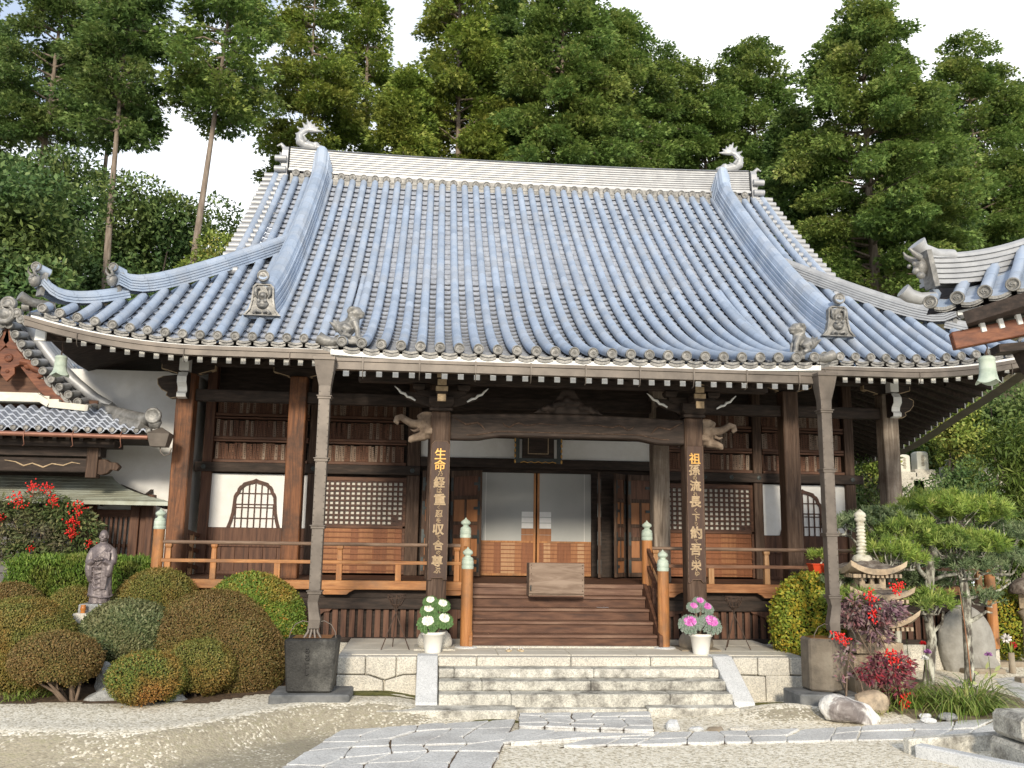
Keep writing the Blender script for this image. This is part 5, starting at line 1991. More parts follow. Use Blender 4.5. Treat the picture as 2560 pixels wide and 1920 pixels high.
# ---- copper downpipes at the porch corners
def downpipe(cx, y, s):
    mb = MB()
    mb.frust(cx + s * .025, y, 4.88, 4.93, .165, .15, .165, .15)
    secs = [(4.88, .15, .13, s * .02), (4.72, .13, .11, s * .012), (4.50, .088, .085, 0), (4.30, .082, .08, 0), (2.44, .082, .08, 0), (1.50, .08, .078, 0)]
    rows = [[(cx + o + a * w, y + b * d, z) for a, b in ((-1, -1), (1, -1), (1, 1), (-1, 1))] for z, w, d, o in secs]
    mb.grid(rows, 0, False, True)
    pts = [(1.50, .08, 0, .078), (1.38, .072, .02, .07), (1.25, .075, .0, .07), (1.14, .082, -.02, .075), (1.02, .078, -.01, .07)]
    rows = [[(cx + a * w + o * s, y + b * d, z) for a, b in ((-1, -1), (1, -1), (1, 1), (-1, 1))] for z, w, o, d in pts]
    mb.grid(rows, 0, False, True)
    for z in (4.32, 3.40, 2.43, 1.51):
        mb.frust(cx, y, z - .018, z + .018, .098, .095, .098, .095)
        mb.frust(cx, y, z + .018, z + .035, .112, .11, .112, .11)
    # splayed feet standing in the basin
    for a in (-1, -.33, .33, 1):
        mb.tube([(cx + a * .06, y, 1.04), (cx + a * .065, y - .02, .97), (cx + a * .11, y - .04, .90), (cx + a * .14, y - .06, .84)], [.026, .022, .02, .014], 6)
    for a in (-1, 1):
        mb.tube([(cx + a * .06, y, 1.10), (cx + a * .15, y, 1.12), (cx + a * .25, y, 1.07), (cx + a * .31, y, .97), (cx + a * .33, y, .87)], .008, 6)
    dp = mb.build("copper_downpipe", BRONZE, hall, fix=True, bevel=.004)
    mb = MB()
    z = 1.56
    while z < 4.8:
        for a in (-1, 1):
            w_ = .068 if z < 4.45 else .068 + (z - 4.45) * .16
            mb.ball((cx + a * w_, y - .083 - max(0, z - 4.5) * .12, z), .008, 5)
        z += .095
    mb.build("rivets", BRONZE, dp)


downpipe(-3.93, -.82, -1)
downpipe(3.75, -.82, 1)

# ---- bells under the corner eaves
def wind_bell(x, y, z, lab, sc=1.0):
    b = thing("wind_bell", lab, "bell", (x, y, z))
    mb = MB()
    rows = []
    for r, dz in ((.02, .335), (.075, .33), (.098, .31), (.10, .30), (.104, .296), (.104, .282), (.10, .278), (.102, .16), (.104, .156), (.104, .146), (.102, .142), (.108, .09), (.125, .05), (.16, .0)):
        rows.append([(x + sc * r * math.cos(2 * PI * k / 24), y + sc * r * math.sin(2 * PI * k / 24), z + sc * (dz - (.045 * (abs(math.sin(2 * PI * k / 12)) if dz < .06 else 0)))) for k in range(24)])
    mb.grid(rows, 0, True, True)
    mb.build("bell_body", VERDI, b)
    mb = MB()
    mb.tube([(x, y, z + .33 * sc), (x, y, z + .40 * sc)], .014, 6)
    mb.tube([(x, y, z + .40 * sc), (x + .02, y, z + .45 * sc), (x, y, z + .50 * sc), (x, y, z + .60 * sc)], .008, 6)
    mb.build("hanging_ring", IRON, b)


wind_bell(-8.93, YE + .42, 5.06, "pale green bell hanging under the temple corner eave beside the gable")

# ---- wooden offering box on the stairs
ob = thing("offering_box", "plain weathered wooden offering box standing on the temple stairs", "box", (-.08, 1.95, 1.31))
mb = MB()
mb.box(-.565, .41, 1.73, 1.765, 1.36, 1.885)
for x in (-.535, .385):
    mb.box(x - .03, x + .03, 1.765, 2.15, 1.31, 1.88)
mb.box(-.50, .36, 2.11, 2.15, 1.31, 1.88)
mb.box(-.505, .355, 1.77, 2.10, 1.32, 1.36)
for k in range(7):
    y = 1.80 + k * .046
    mb.box(-.50, .35, y, y + .022, 1.84, 1.872)
mb.build("box_body", OBOX, ob, bevel=.006)
mb = MB()
for x in (-.53, .38):
    for z in (1.41, 1.5, 1.6, 1.7, 1.8, 1.85):
        mb.ball((x, 1.728, z), .009, 6)
mb.build("nail_heads", IRON, ob)
mb = MB()
mb.box(-.55, -.53, 1.69, 1.73, 1.42, 1.47)
mb.tube([(-.54, 1.70, 1.50), (-.54, 1.69, 1.47), (-.54, 1.70, 1.44)], .012, 6)
mb.build("padlock", BLACKM, ob)
mb = MB()
mb.box(-.55, .39, 1.74, 2.14, 1.308, 1.33)
mb.build("red_base_board", BROWN, ob)

# straw sandals by the stairs
sd = thing("straw_sandals", "pair of pale straw sandals left on the platform before the stairs", "sandals", (-.9, .72, .522))
for k, (a, rz) in enumerate(((-.06, .1), (.06, -.12))):
    mb = MB()
    pts = []
    for j in range(14):
        t = 2 * PI * j / 14
        pts.append((-.9 + a * 1.6 + .05 * math.cos(t) + .12 * math.sin(t) * rz, .72 + .13 * math.sin(t)))
    mb.prism(pts, .523, .545, 'xy')
    so = mb.build("sandal", STRAW, sd, bevel=.006)
    mb = MB()
    mb.tube([(-.9 + a * 1.6 - .04, .70, .545), (-.9 + a * 1.6 - .02, .76, .57), (-.9 + a * 1.6, .80, .547), (-.9 + a * 1.6 + .02, .76, .57), (-.9 + a * 1.6 + .04, .70, .545)], .008, 6)
    mb.build("thong", WHITE, so)
GABLE_RED = M("red_brown_carved_timber", [(0.07, 0.022, 0.011), (0.14, 0.045, 0.02), (0.22, 0.08, 0.035)], scale=3, stretch=(1, 5, 5), rough=.6, bump=.25)
# ------------------------------------------------------------------ annex to the left of the hall
ann = thing("temple_annex", "white walled temple annex with carved gable, tiled eave and copper lean-to roof", "annex", (-10, 5, 0))
mb = MB()
mb.box(-7.6, -6.98, 6.0, 6.12, -.1, 6.0)
mb.box(-13.5, -7.27, 4.62, 4.72, -.1, 5.6)
mb.box(-7.38, -7.27, 4.72, 6.0, -.1, 5.6)
mb.build("plaster_wall", PLASTER, ann)
mb = MB()
mb.box(-13.5, -8.95, 4.42, 4.5, 0, 4.4)
mb.box(-13.5, -8.9, 4.5, 6.0, 3.0, 3.1)
mb.build("dark_wall", DARK, ann)
for x, w_ in ((-8.98, .16), (-8.12, .17), (-7.84, .14)):
    mb = MB()
    mb.box(x - w_ / 2, x + w_ / 2, 4.24, 4.40, -.1, 3.05)
    mb.build("pillar", BROWN_V, ann, bevel=.01)
mb = MB()
mb.box(-8.9, -8.2, 4.30, 4.36, 2.60, 2.75)
for k in range(8):
    x = -8.85 + .092 * k
    mb.box(x - .022, x + .022, 4.30, 4.36, .3, 2.6)
for z in (1.15, 1.75, 2.05):
    mb.box(-8.9, -8.2, 4.37, 4.40, z - .03, z + .03)
gd = mb.build("lattice_door", BROWN, ann)
mb = MB()
mb.box(-8.9, -8.2, 4.42, 4.43, .3, 2.6)
mb.build("paper_pane", PAPER, gd)
mb = MB()
mb.box(-8.05, -7.9, 4.32, 4.36, .2, 3.0)
mb.build("door_panel", BROWN_V, ann)
mb = MB()
for k in range(9):
    mb.box(-13.0 , -9.06, 4.38, 4.42, .3 + .24 * k, .525 + .24 * k)
mb.build("grey_clapboard", M("grey_clapboard_wall", [(.10, .095, .095), (.17, .165, .165)], scale=3, stretch=(.5, 5, 5), rough=.8, bump=.2), ann, bevel=.006)
# white lintel strip beside the lattice
mb = MB()
mb.box(-8.9, -7.9, 4.44, 4.50, 2.75, 3.05)
mb.build("plaster_strip", PLASTER, ann)

# copper lean-to roof
mb = MB()
P = []
for f in np.linspace(0, 1, 9):
    y = 4.45 - .88 * f
    z = 3.41 - .50 * f - .06 * math.sin(PI * f)
    x1 = -8.68 + 1.42 * f ** 1.3
    P.append([(-13.5 + (x1 + 13.5) * g, y, z - (.02 * g if f > .9 else 0)) for g in np.linspace(0, 1, 12)])
mb.grid(P, 0, True)
Q = [[(p[0], p[1] + (.0 if i else 0), p[2] - .07) for p in row] for i, row in enumerate(P)]
mb.grid(Q, 1, True)
mb.strip(P[-1], Q[-1], 0)
side0 = [r[-1] for r in P]
mb.strip(side0, [(x, y, z - .07) for x, y, z in side0], 0)
for f in np.linspace(.12, .95, 9):       # sheet seams
    y = 4.45 - .88 * f
    z = 3.41 - .50 * f - .06 * math.sin(PI * f)
    mb.tube([(-13.4, y, z + .004), (-8.73 + 1.42 * f ** 1.3, y, z + .004)], .008, 5)
le = mb.build("copper_lean_to_roof", [COPPER_G, DARK], ann, fix=False)
mb = MB()
mb.beam((-8.5, 4.4, 3.2), (-7.36, 3.7, 2.80), .08, .10)
for k in range(9):
    x = -12.9 + .62 * k
    mb.beam((x, 4.9, 3.22), (x, 3.65, 2.83), .06, .07)
mb.build("lean_to_rafters", DARK, le)

# carved beam under the eave
mb = MB()
mb.prism([(-13.5, 3.40), (-8.75, 3.40), (-8.72, 3.44), (-8.72, 3.66), (-13.5, 3.66)], 3.2, 3.38, 'xz')
cb = mb.build("carved_beam", DARK, ann, bevel=.01)
mb = MB()
mb.box(-8.74, -8.54, 3.18, 3.40, 3.30, 4.1)
mb.prism([(-8.54, 3.64), (-8.42, 3.66), (-8.32, 3.60), (-8.22, 3.60), (-8.14, 3.52), (-8.20, 3.44), (-8.30, 3.46), (-8.36, 3.39), (-8.46, 3.36), (-8.54, 3.37)], 3.22, 3.36, 'xz')
mb.build("beam_nose", DARK_V, ann, bevel=.01)
mb = MB()
for off in (0, 1.5):
    pts = [(-10.2 - off, 3.60), (-10.0 - off, 3.57), (-9.85 - off, 3.50), (-9.7 - off, 3.55), (-9.5 - off, 3.48), (-9.35 - off, 3.55), (-9.15 - off, 3.52), (-9.0 - off, 3.58), (-8.85 - off, 3.56)]
    mb.tube([(a, 3.195, b) for a, b in pts], [.006, .012, .018, .012, .018, .012, .014, .012, .005], 6)
mb.build("carved_wave_line", PALEC, cb)
mb = MB()
for z0, z1, y0, xx in ((3.70, 3.86, 3.2, -8.5), (3.86, 4.0, 3.0, -8.2)):
    mb.box(-13.5, xx, y0, 3.5, z0, z1)
for k in range(22):
    x = -13.2 + .235 * k
    mb.beam((x, 4.3, 4.42), (x, 2.82, 3.99), .07, .08)
mb.box(-13.5, -7.6, 2.8, 4.3, 4.02, 4.06)
mb.beam((-8.3, 4.4, 4.3), (-7.42, 2.75, 4.02), .12, .14)
mb.build("eave_timbers", DARK, ann)

# lower tiled roof with wavy pantiles
mb = MB()
def pent(x, f):
    return (3.62 - .95 * f, 4.66 - .55 * f - .05 * math.sin(PI * f))
rows_n, cell = 8, .215
nx = 29
for j in range(rows_n):
    f0, f1 = j / rows_n, (j + 1) / rows_n
    ya, za = pent(0, f1)
    yb, zb = pent(0, f0)
    for i in range(nx):
        x1 = -7.42 - cell * i
        x0 = x1 - cell
        lim = -8.62 + 1.25 * (f0 + f1) / 2 + .1
        if x1 > lim:
            continue
        A, B = [], []
        for g in np.linspace(0, 1, 6):
            w = .038 * math.sin(2 * PI * g + .6) + .02 * (1 - g)
            A.append((x0 + (x1 - x0) * g, ya - .006, za + w + .028))
            B.append((x0 + (x1 - x0) * g, yb, zb + w - .004))
        C = [(p[0], p[1], p[2] - .03) for p in A]
        mb.strip(A, B, 0, True)
        mb.strip(C, A, 0)
for i in range(nx):
    x = -7.50 - cell * i
    eave_disc(mb, (x, 2.66, 4.15), r=.05, swirl=False)
pr_ = mb.build("lower_tiled_roof", [M("slate_blue_pantile", [(.17, .19, .235), (.25, .275, .33), (.33, .36, .41)], scale=4, rough=.45, bump=.15, metal=.3, spec=.5, rand=False), TILE_G], ann, fix=False)
mb = MB()
mb.tube([(-13.4, 2.60, 4.06), (-7.48, 2.60, 4.02)], .045, 10)
for k in range(7):
    x = -7.95 - .84 * k
    mb.tube([(x, 2.60, 4.12), (x, 2.545, 4.05), (x, 2.56, 3.95), (x + .02, 2.57, 3.84), (x - .02, 2.6, 3.82)], .008, 5)
mb.build("copper_gutter", COPPER_R, ann)
mb = MB()
mb.frust(-7.30, 2.72, 3.86, 4.10, .14, .12, .20, .16)
mb.frust(-7.30, 2.72, 4.10, 4.22, .20, .16, .02, .02)
mb.tube([(-7.28, 2.70, 3.88), (-7.26, 2.68, 3.76), (-7.19, 2.67, 3.70), (-7.10, 2.67, 3.73), (-7.07, 2.67, 3.84)], .013, 7)
mb.build("gutter_rain_head", BRONZE, ann, bevel=.006)

# gable: red boards, verge tiles, sweeping right edge
apex = (-10.62, 6.30)
rake = [(-10.62, 6.30), (-10.25, 5.80), (-9.93, 5.42), (-9.56, 5.07), (-9.16, 4.76), (-8.80, 4.56)]
gy = 3.62
mb = MB()
mirror = [(2 * apex[0] - x, z) for x, z in rake]
mb.prism([(x, z - .12) for x, z in mirror[::-1]] + [(x, z - .12) for x, z in rake[1:]], gy + .35, gy + .42, 'xz')
mb.box(-12.8, -8.9, gy + .30, gy + .36, 4.70, 4.86)
mb.build("gable_wall", BROWN, ann)
for sgn, rk in ((1, rake), (-1, mirror)):
    mb = MB()
    mb.prism([(x, z - .06) for x, z in rk] + [(x - sgn * .06, z - .36) for x, z in rk[::-1]], gy + .02, gy + .10, 'xz')
    mb.build("bargeboard", GABLE_RED, ann, bevel=.006)
mb = MB()
cx, cz = -10.50, 5.45
mb.prism([(cx - .1, cz + .34), (cx - .28, cz + .16), (cx - .22, cz + .02), (cx - .12, cz - .04), (cx - .14, cz - .16), (cx, cz - .32), (cx + .14, cz - .16), (cx + .12, cz - .04), (cx + .22, cz + .02), (cx + .28, cz + .16), (cx + .1, cz + .34)], gy - .05, gy + .02, 'xz')
for a in (-1, 1):
    mb.tube([(cx + a * .22, gy - .02, cz + .08), (cx + a * .36, gy - .02, cz + .06), (cx + a * .46, gy - .02, cz - .04), (cx + a * .58, gy - .02, cz - .10), (cx + a * .62, gy - .02, cz - .2), (cx + a * .55, gy - .02, cz - .22)], [.08, .07, .07, .055, .05, .02], 7)
    mb.ball((cx + a * .36, gy - .03, cz + .0), (.09, .04, .07), 8)
mb.lathe([(.085, 0), (.08, .03), (.05, .045), (.045, .03), (0, .05)], (cx, gy - .05, cz + .14), 12, 0, True, '-y')
mb.lathe([(.04, 0), (.03, .02), (0, .025)], (cx, gy - .05, cz - .12), 10, 0, True, '-y')
mb.build("carved_gable_pendant", GABLE_RED, ann, bevel=.005)
mb = MB()
for sgn, rk in ((1, rake), (-1, mirror)):
    pts = np.array(rk)
    L = np.concatenate([[0], np.cumsum(np.linalg.norm(np.diff(pts, axis=0), axis=1))])
    for k in range(11):
        l = .10 + k * (L[-1] - .15) / 10.5
        x = np.interp(l, L, pts[:, 0])
        z = np.interp(l, L, pts[:, 1])
        mb.tube([(x, gy - .02, z + .02), (x, gy + .36, z + .10)], .075, 8, 0)
        eave_disc(mb, (x, gy - .06, z + .02), r=.08)
        if k < 10:
            x2 = np.interp(l + .24, L, pts[:, 0])
            z2 = np.interp(l + .24, L, pts[:, 1])
            eave_plate(mb, (x, gy - .03, z), (x2, gy - .03, z2))
    # broad roll along the verge and the slope behind it
    mb.tube([(x + sgn * .10, gy + .42, z + .20) for x, z in rk], .10, 10, 0)
    mb.tube([(x + sgn * .10, gy + .66, z + .20) for x, z in rk], .08, 10, 0)
    for i in range(len(rk) - 1):
        (xa, za), (xb, zb) = rk[i], rk[i + 1]
        mb.add([(xa, gy + .3, za + .12), (xb, gy + .3, zb + .12), (xb, gy + 3.2, zb + .12), (xa, gy + 3.2, za + .12)], [(0, 1, 2, 3)], 0)
    for yy in np.arange(gy + .9, gy + 3.1, .24):
        mb.tube([(x + sgn * .04, yy, z + .16) for x, z in rk], .07, 7, 0)
mb.build("gable_tiles", [TILE_R, TILE_G], ann, fix=False)
mb = MB()
mb.tube([(-8.86, gy + .40, 4.72), (-8.5, 3.6, 4.60), (-8.0, 3.15, 4.46), (-7.62, 2.86, 4.38), (-7.44, 2.70, 4.44)], [.11, .12, .12, .12, .10], 10)
mb.tube([(-8.86, gy + .40, 4.60), (-8.5, 3.6, 4.46), (-8.0, 3.15, 4.30), (-7.62, 2.86, 4.22)], [.15, .16, .16, .16], 8)
mb.lathe([(.15, 0), (.15, .06), (.12, .08), (.10, .05), (.04, .07), (0, .06)], (-7.42, 2.62, 4.42), 14, 0, True, '-y')
mb.ball((-7.40, 2.66, 4.30), (.13, .1, .12), 8)
mb.build("hip_ridge", TILE_G, ann)
mb = MB()
for k in range(3):
    mb.box(-13.2, -9.9 + .22 * k, gy + .05 - .10 * k, gy + .32, 4.88 - .07 * k, 4.94 - .07 * k)
mb.beam((-9.9, gy - .05, 4.86), (-9.62, gy - .12, 4.70), .12, .12)
mb.beam((-9.62, gy - .12, 4.70), (-8.9, gy - .12, 4.64), .12, .12)
mb.build("white_mortar_ridge", [M("lime_mortar", [(.60, .57, .48), (.72, .69, .60)], scale=6, rough=.9, bump=.2)], ann)
mb = MB()                                # cloud-shaped end tile on the gable ridge
for r_, dz, dx in ((.20, .0, 0), (.15, .20, .04), (.10, .02, -.22), (.10, .02, .22), (.09, -.10, .31), (.09, -.10, -.31), (.07, -.17, .42)):
    mb.lathe([(r_, 0), (r_ * 1.02, .08), (r_ * .85, .11), (r_ * .70, .085), (r_ * .5, .085), (r_ * .4, .11), (0, .10)], (apex[0] + dx, gy - .08, apex[1] + .14 + dz), 14, 0, True, '-y')
mb.build("cloud_end_tile", TILE_G, ann)
mb = MB()                                # second gable edge farther back
r2 = [(-10.75, 6.36), (-10.2, 5.85), (-9.7, 5.48), (-9.2, 5.17), (-8.9, 5.05)]
mb.prism(r2 + [(x - .03, z - .22) for x, z in r2[::-1]], 5.4, 5.95, 'xz')
for k in range(12):
    f = k / 11
    x = -10.7 + 1.75 * f
    z = float(np.interp(x, [p[0] for p in r2], [p[1] for p in r2]))
    mb.tube([(x, 5.38, z + .04), (x, 5.9, z + .04)], .07, 7, 1)
mb.build("rear_gable_edge", [DARK, TILE], ann)

# ------------------------------------------------------------------ roof corner of the gate at the right
gate = thing("gate_roof", "near tiled gate roof corner with curled hip ridge and white rafter ends", "gate", (6, -4, 0))
c0 = Vector((3.98, -3.55, 5.40))         # first round tile of the eave
ed = Vector((0.86, -0.62, 0.22)).normalized()  # along the eave, towards the camera and right
up_ = Vector((0.62, 0.66, 0.55)).normalized()   # up the slope, away to the right


def gp(u, v, w=0.0):
    """u along the eave, v up the slope, eave curving up to the corner"""
    p = c0 + ed * u + up_ * v
    p.z += 0.10 * math.exp(-u / .5) - .10 + w + .05 * v * v
    return p


mb = MB()
G = 0.315
for i in range(9):
    u = i * G
    pts = [gp(u, v) for v in np.linspace(-.05, min(.25 + u * 1.0, 3.0), 8)]
    mb.tube([tuple(p) for p in pts], .078, 8, 0)
    nd = (-up_.x, -up_.y)
    L = math.hypot(*nd)
    p = gp(u, -.07)
    # round end facing down the slope
    d = -Vector((up_.x, up_.y, up_.z * .3)).normalized()
    ring = []
    s_ = d.cross(Vector((0, 0, 1))).normalized()
    t_ = s_.cross(d)
    for r_, o in ((.083, -.04), (.086, .03), (.070, .035), (.064, .018), (.048, .012), (.03, .022), (.0, .018)):
        ring.append([tuple(p + s_ * (r_ * math.cos(2 * PI * k / 16)) + t_ * (r_ * math.sin(2 * PI * k / 16)) + d * o) for k in range(16)])
    mb.grid(ring, 1, True, True)
    for k in range(18):
        a = 2 * PI * k / 18
        mb.ball(tuple(p + s_ * (.056 * math.cos(a)) + t_ * (.056 * math.sin(a)) + d * .022), .006, 5, 1)
    for q_ in range(3):
        pts = []
        for j in range(5):
            th = 2 * PI * q_ / 3 + j * .6
            rr = .008 + .009 * j
            pts.append(tuple(p + s_ * (rr * math.cos(th)) + t_ * (rr * math.sin(th)) + d * .024))
        mb.tube(pts, [.010, .010, .008, .006, .003], 5, 1)
    if i < 8:
        for (vv, dz) in ((-.05, -.05), (-.02, -.085)):
            A, B, C = [], [], []
            for f in np.linspace(.1, .9, 6):
                q = gp(u + G * f, vv)
                q.z += dz - .045 * math.sin(PI * f)
                A.append(tuple(q))
                B.append((q.x, q.y, q.z - .04))
                C.append(tuple(q + up_ * .2 + Vector((0, 0, .02))))
            mb.strip(A, B, 1)
            mb.strip(C, A, 0)
        P = []
        for v in np.linspace(0, min(.3 + u, 3.0), 5):
            P.append([tuple(gp(u + G * f, v, -.08 - .03 * math.sin(PI * f))) for f in (0, .35, .65, 1)])
        mb.grid(P, 0, True)
gt = mb.build("gate_tiles", [TILE, TILE_G], gate, fix=False)
# hip ridge rising from the curled corner
hd = Vector((1.0, 0.10, 0.30)).normalized()
h0 = Vector((3.98, -3.45, 5.62))
hp = []
for k in range(16):
    f = k / 15
    p = h0 + Vector((1, .10, 0)) * (2.6 * f)
    p.z += .08 * f + .75 * f * f + .20 * math.exp(-f * 2.6 / .16) * .0
    hp.append(p)
mb = ridge_beam(hp, .13, .36, .085, "hip_ridge", gate, layers=5)
mb.build("hip_ridge", [TILE_R], gt, fix=False)
mb = MB()
q = hp[0]
mb.tube([tuple(q + Vector((.42, .03, .43))), tuple(q + Vector((.18, .02, .42))), tuple(q + Vector((-.02, 0, .47))), tuple(q + Vector((-.10, -.01, .56)))], [.085, .09, .10, .125], 14, 0)
mb.build("curled_cap_tile", TILE_R, gt)
mb = MB()
mb.beam(tuple(q + Vector((.03, -.1, -.06))), tuple(q + Vector((-.05, -.1, .42))), .22, .07, 0, up=(1, 0, 0))
mb.ball(tuple(q + Vector((-.11, -.08, .22))), (.09, .09, .13), 10, 0)
mb.ball(tuple(q + Vector((-.18, -.10, .16))), (.05, .055, .05), 8, 0)
mb.ball(tuple(q + Vector((-.16, -.17, .08))), (.06, .05, .05), 8, 0)
for a in (-1, 1):
    mb.tube([tuple(q + Vector((-.14, -.08 + a * .07, .32))), tuple(q + Vector((-.24, -.08 + a * .09, .38))), tuple(q + Vector((-.28, -.08 + a * .08, .44)))], [.045, .03, .008], 6, 0)
    mb.ball(tuple(q + Vector((-.23, -.09 + a * .06, .24))), .03, 8, 0)
mb.build("goblin_end_tile", TILE_G, gt)
mb = MB()
p = gp(-.02, .0)
mb.tube([tuple(p + Vector((.10, .05, .06))), tuple(p + Vector((-.10, .04, .03))), tuple(p + Vector((-.24, .04, .06))), tuple(p + Vector((-.33, .04, .13)))], [.075, .08, .09, .10], 12, 0)
mb.build("corner_eave_tile", TILE_R, gt)
mb = MB()
A = [tuple(gp(u, .10, -.22)) for u in np.linspace(.28, 2.6, 8)]
B = [(x, y, z - .06) for x, y, z in A]
C = [tuple(Vector(b) + up_ * .4) for b in B]
mb.strip(A, B)
mb.strip(B, C)
mb.build("white_fascia", WHITE, gate)
mb = MB()
mb.strip([tuple(gp(u, .15, -.24)) for u in np.linspace(-.1, 2.6, 8)], [tuple(gp(u, 1.6, -.15)) for u in np.linspace(-.1, 2.6, 8)])
bs = gp(.35, .2, -.42)
mb.beam(tuple(bs), tuple(bs + ed * 2.2 + Vector((0, 0, .08))), .5, .16)
mb.build("gate_soffit", DARK, gate)
mb = MB()
b0 = Vector((4.20, -3.58, 4.86))
b1 = b0 + Vector((1.5, -.45, .30))
mb.beam(tuple(b0), tuple(b1), .14, .22)
mb.build("gate_beam", GABLE_RED, gate, bevel=.01)
mb = MB()
b2 = b0 + Vector((.55, -.02, -.10))
mb.beam(tuple(b2), tuple(b2 + Vector((1.2, -.3, .1))), .3, .10)
mb.frust(b2.x + .45, b2.y - .05, b2.z - .30, b2.z - .02, .08, .08, .17, .12)
mb.build("gate_bracket", DARK, gate)
for k in range(4):
    mb = MB()
    q = b0 + Vector((.30, -.14, .13)) + Vector((1.5, -.45, .30)).normalized() * (.215 * k)
    mb.beam(tuple(q + Vector((0, -.02, .10))), tuple(q + Vector((.03, -.02, -.03))), .065, .05, 0, up=(0, 1, 0))
    mb.build("rafter_end", WHITE, gate, bevel=.004)
wind_bell(4.62, -3.62, 4.36, "pale green bell hanging from the orange beam end of the near gate roof", .95)

# ------------------------------------------------------------------ stone basins under the downpipes
DPL = M("dark_grey_plinth", [(0.075, 0.078, 0.08), (0.15, 0.153, 0.152), (0.22, 0.22, 0.215)], scale=3, rough=0.85, bump=0.5, bscale=25)
BAS2 = M("brown_grey_basin_stone", [(0.10, 0.083, 0.062), (0.17, 0.142, 0.108), (0.23, 0.20, 0.155)], scale=2.2, rough=0.85, bump=0.4, bscale=25, stain=(0.09, 0.075, 0.06), stain_scale=2.0)
bn = thing("stone_basin", "dark square stone basin with carved characters under the left copper downpipe", "basin", (-3.93, -.75, 0))
mb = MB()
mb.frust(-3.93, -.72, .17, .885, .31, .27, .365, .31)
mb.frust(-3.93, -.72, .885, .89, .365, .31, .30, .25)
mb.build("basin_block", DSTONE, bn, bevel=.02)
mb = MB()
for k, (ch, hh) in enumerate((("ら", .11), ("ろ", .10), ("こ", .10), ("し", .12))):
    v, f = text_mesh(ch, .085, False)
    if len(v):
        c_ = (v[:, :2].min(0) + v[:, :2].max(0)) / 2
        mb.add([(-3.97 + a - c_[0], -1.022 + (.3 - ((.74 - k * .10) + b)) * .055 * 1.0 - z_ * .8, (.74 - k * .10) + b - c_[1]) for a, b, z_ in v], f)
mb.build("carved_characters", M("carved_recess", [(.022, .021, .019), (.035, .033, .03)], scale=5, bump=0), bn, fix=False)
mb = MB()
mb.box(-4.45, -3.36, -1.12, -.36, -.1, .16)
mb.build("plinth_slab", DPL, bn, bevel=.02)
mb = MB()
P = [(-3.93 + .27 * a, -.72 + .22 * b, .895) for a, b in ((-1, -1), (1, -1), (1, 1), (-1, 1))]
mb.add(P, [(0, 1, 2, 3)])
mb.build("rusty_water_film", M("rusty_water", [(.16, .07, .03), (.26, .13, .06)], scale=7, rough=.3, bump=.1), bn)
bn = thing("stone_basin", "six sided grey brown stone basin under the right copper downpipe", "basin", (3.6, -.75, 0))
hexp = [(3.585 + .31 * math.cos(2 * PI * k / 6 + .55), -.72 + .31 * math.sin(2 * PI * k / 6 + .55)) for k in range(6)]
mb = MB()
mb.prism(hexp, .17, .915, 'xy')
mb.build("basin_block", BAS2, bn, bevel=.025)
mb = MB()
mb.box(3.05, 3.62, -1.16, -.5, -.1, .16)
mb.box(3.63, 4.1, -1.1, -.5, -.1, .12)
mb.build("plinth_slab", DPL, bn, bevel=.02)
mb = MB()
mb.prism([(3.585 + .24 * math.cos(2 * PI * k / 6 + .55), -.72 + .24 * math.sin(2 * PI * k / 6 + .55)) for k in range(6)], .915, .921, 'xy')
mb.build("rusty_water_film", M("rusty_water_brown", [(.16, .07, .03), (.26, .13, .06)], scale=7, rough=.3, bump=.1), bn)

# ------------------------------------------------------------------ iron fire baskets on tripods
def fire_basket(x, y, lab):
    t = thing("fire_basket", lab, "fire basket", (x, y, .522), "iron fire baskets on the platform")
    z = .52
    mb = MB()
    for a in (100, 215, 335):
        ca, sa = math.cos(R_(a)), math.sin(R_(a))
        mb.tube([(x + .26 * ca, y + .26 * sa, z), (x - .13 * ca, y - .13 * sa, z + .86)], .0085, 6)
    mb.build("tripod_legs", IRON, t)
    mb = MB()
    for r, zz in ((.145, .86), (.14, .80), (.085, .70)):
        pts = [(x + r * math.cos(2 * PI * k / 20), y + r * math.sin(2 * PI * k / 20), z + zz) for k in range(21)]
        mb.tube(pts, .008, 5, cap=False)
    for k in range(12):
        a = 2 * PI * k / 12
        mb.tube([(x + .145 * math.cos(a), y + .145 * math.sin(a), z + .865), (x + .14 * math.cos(a), y + .14 * math.sin(a), z + .80), (x + .085 * math.cos(a), y + .085 * math.sin(a), z + .70), (x, y, z + .64)], .007, 5)
    mb.build("basket_bars", IRON, t)


fire_basket(-2.83, .95, "iron tripod fire basket standing left of the white cabbage pot")
fire_basket(2.86, 1.05, "iron tripod fire basket standing right of the purple cabbage pot")

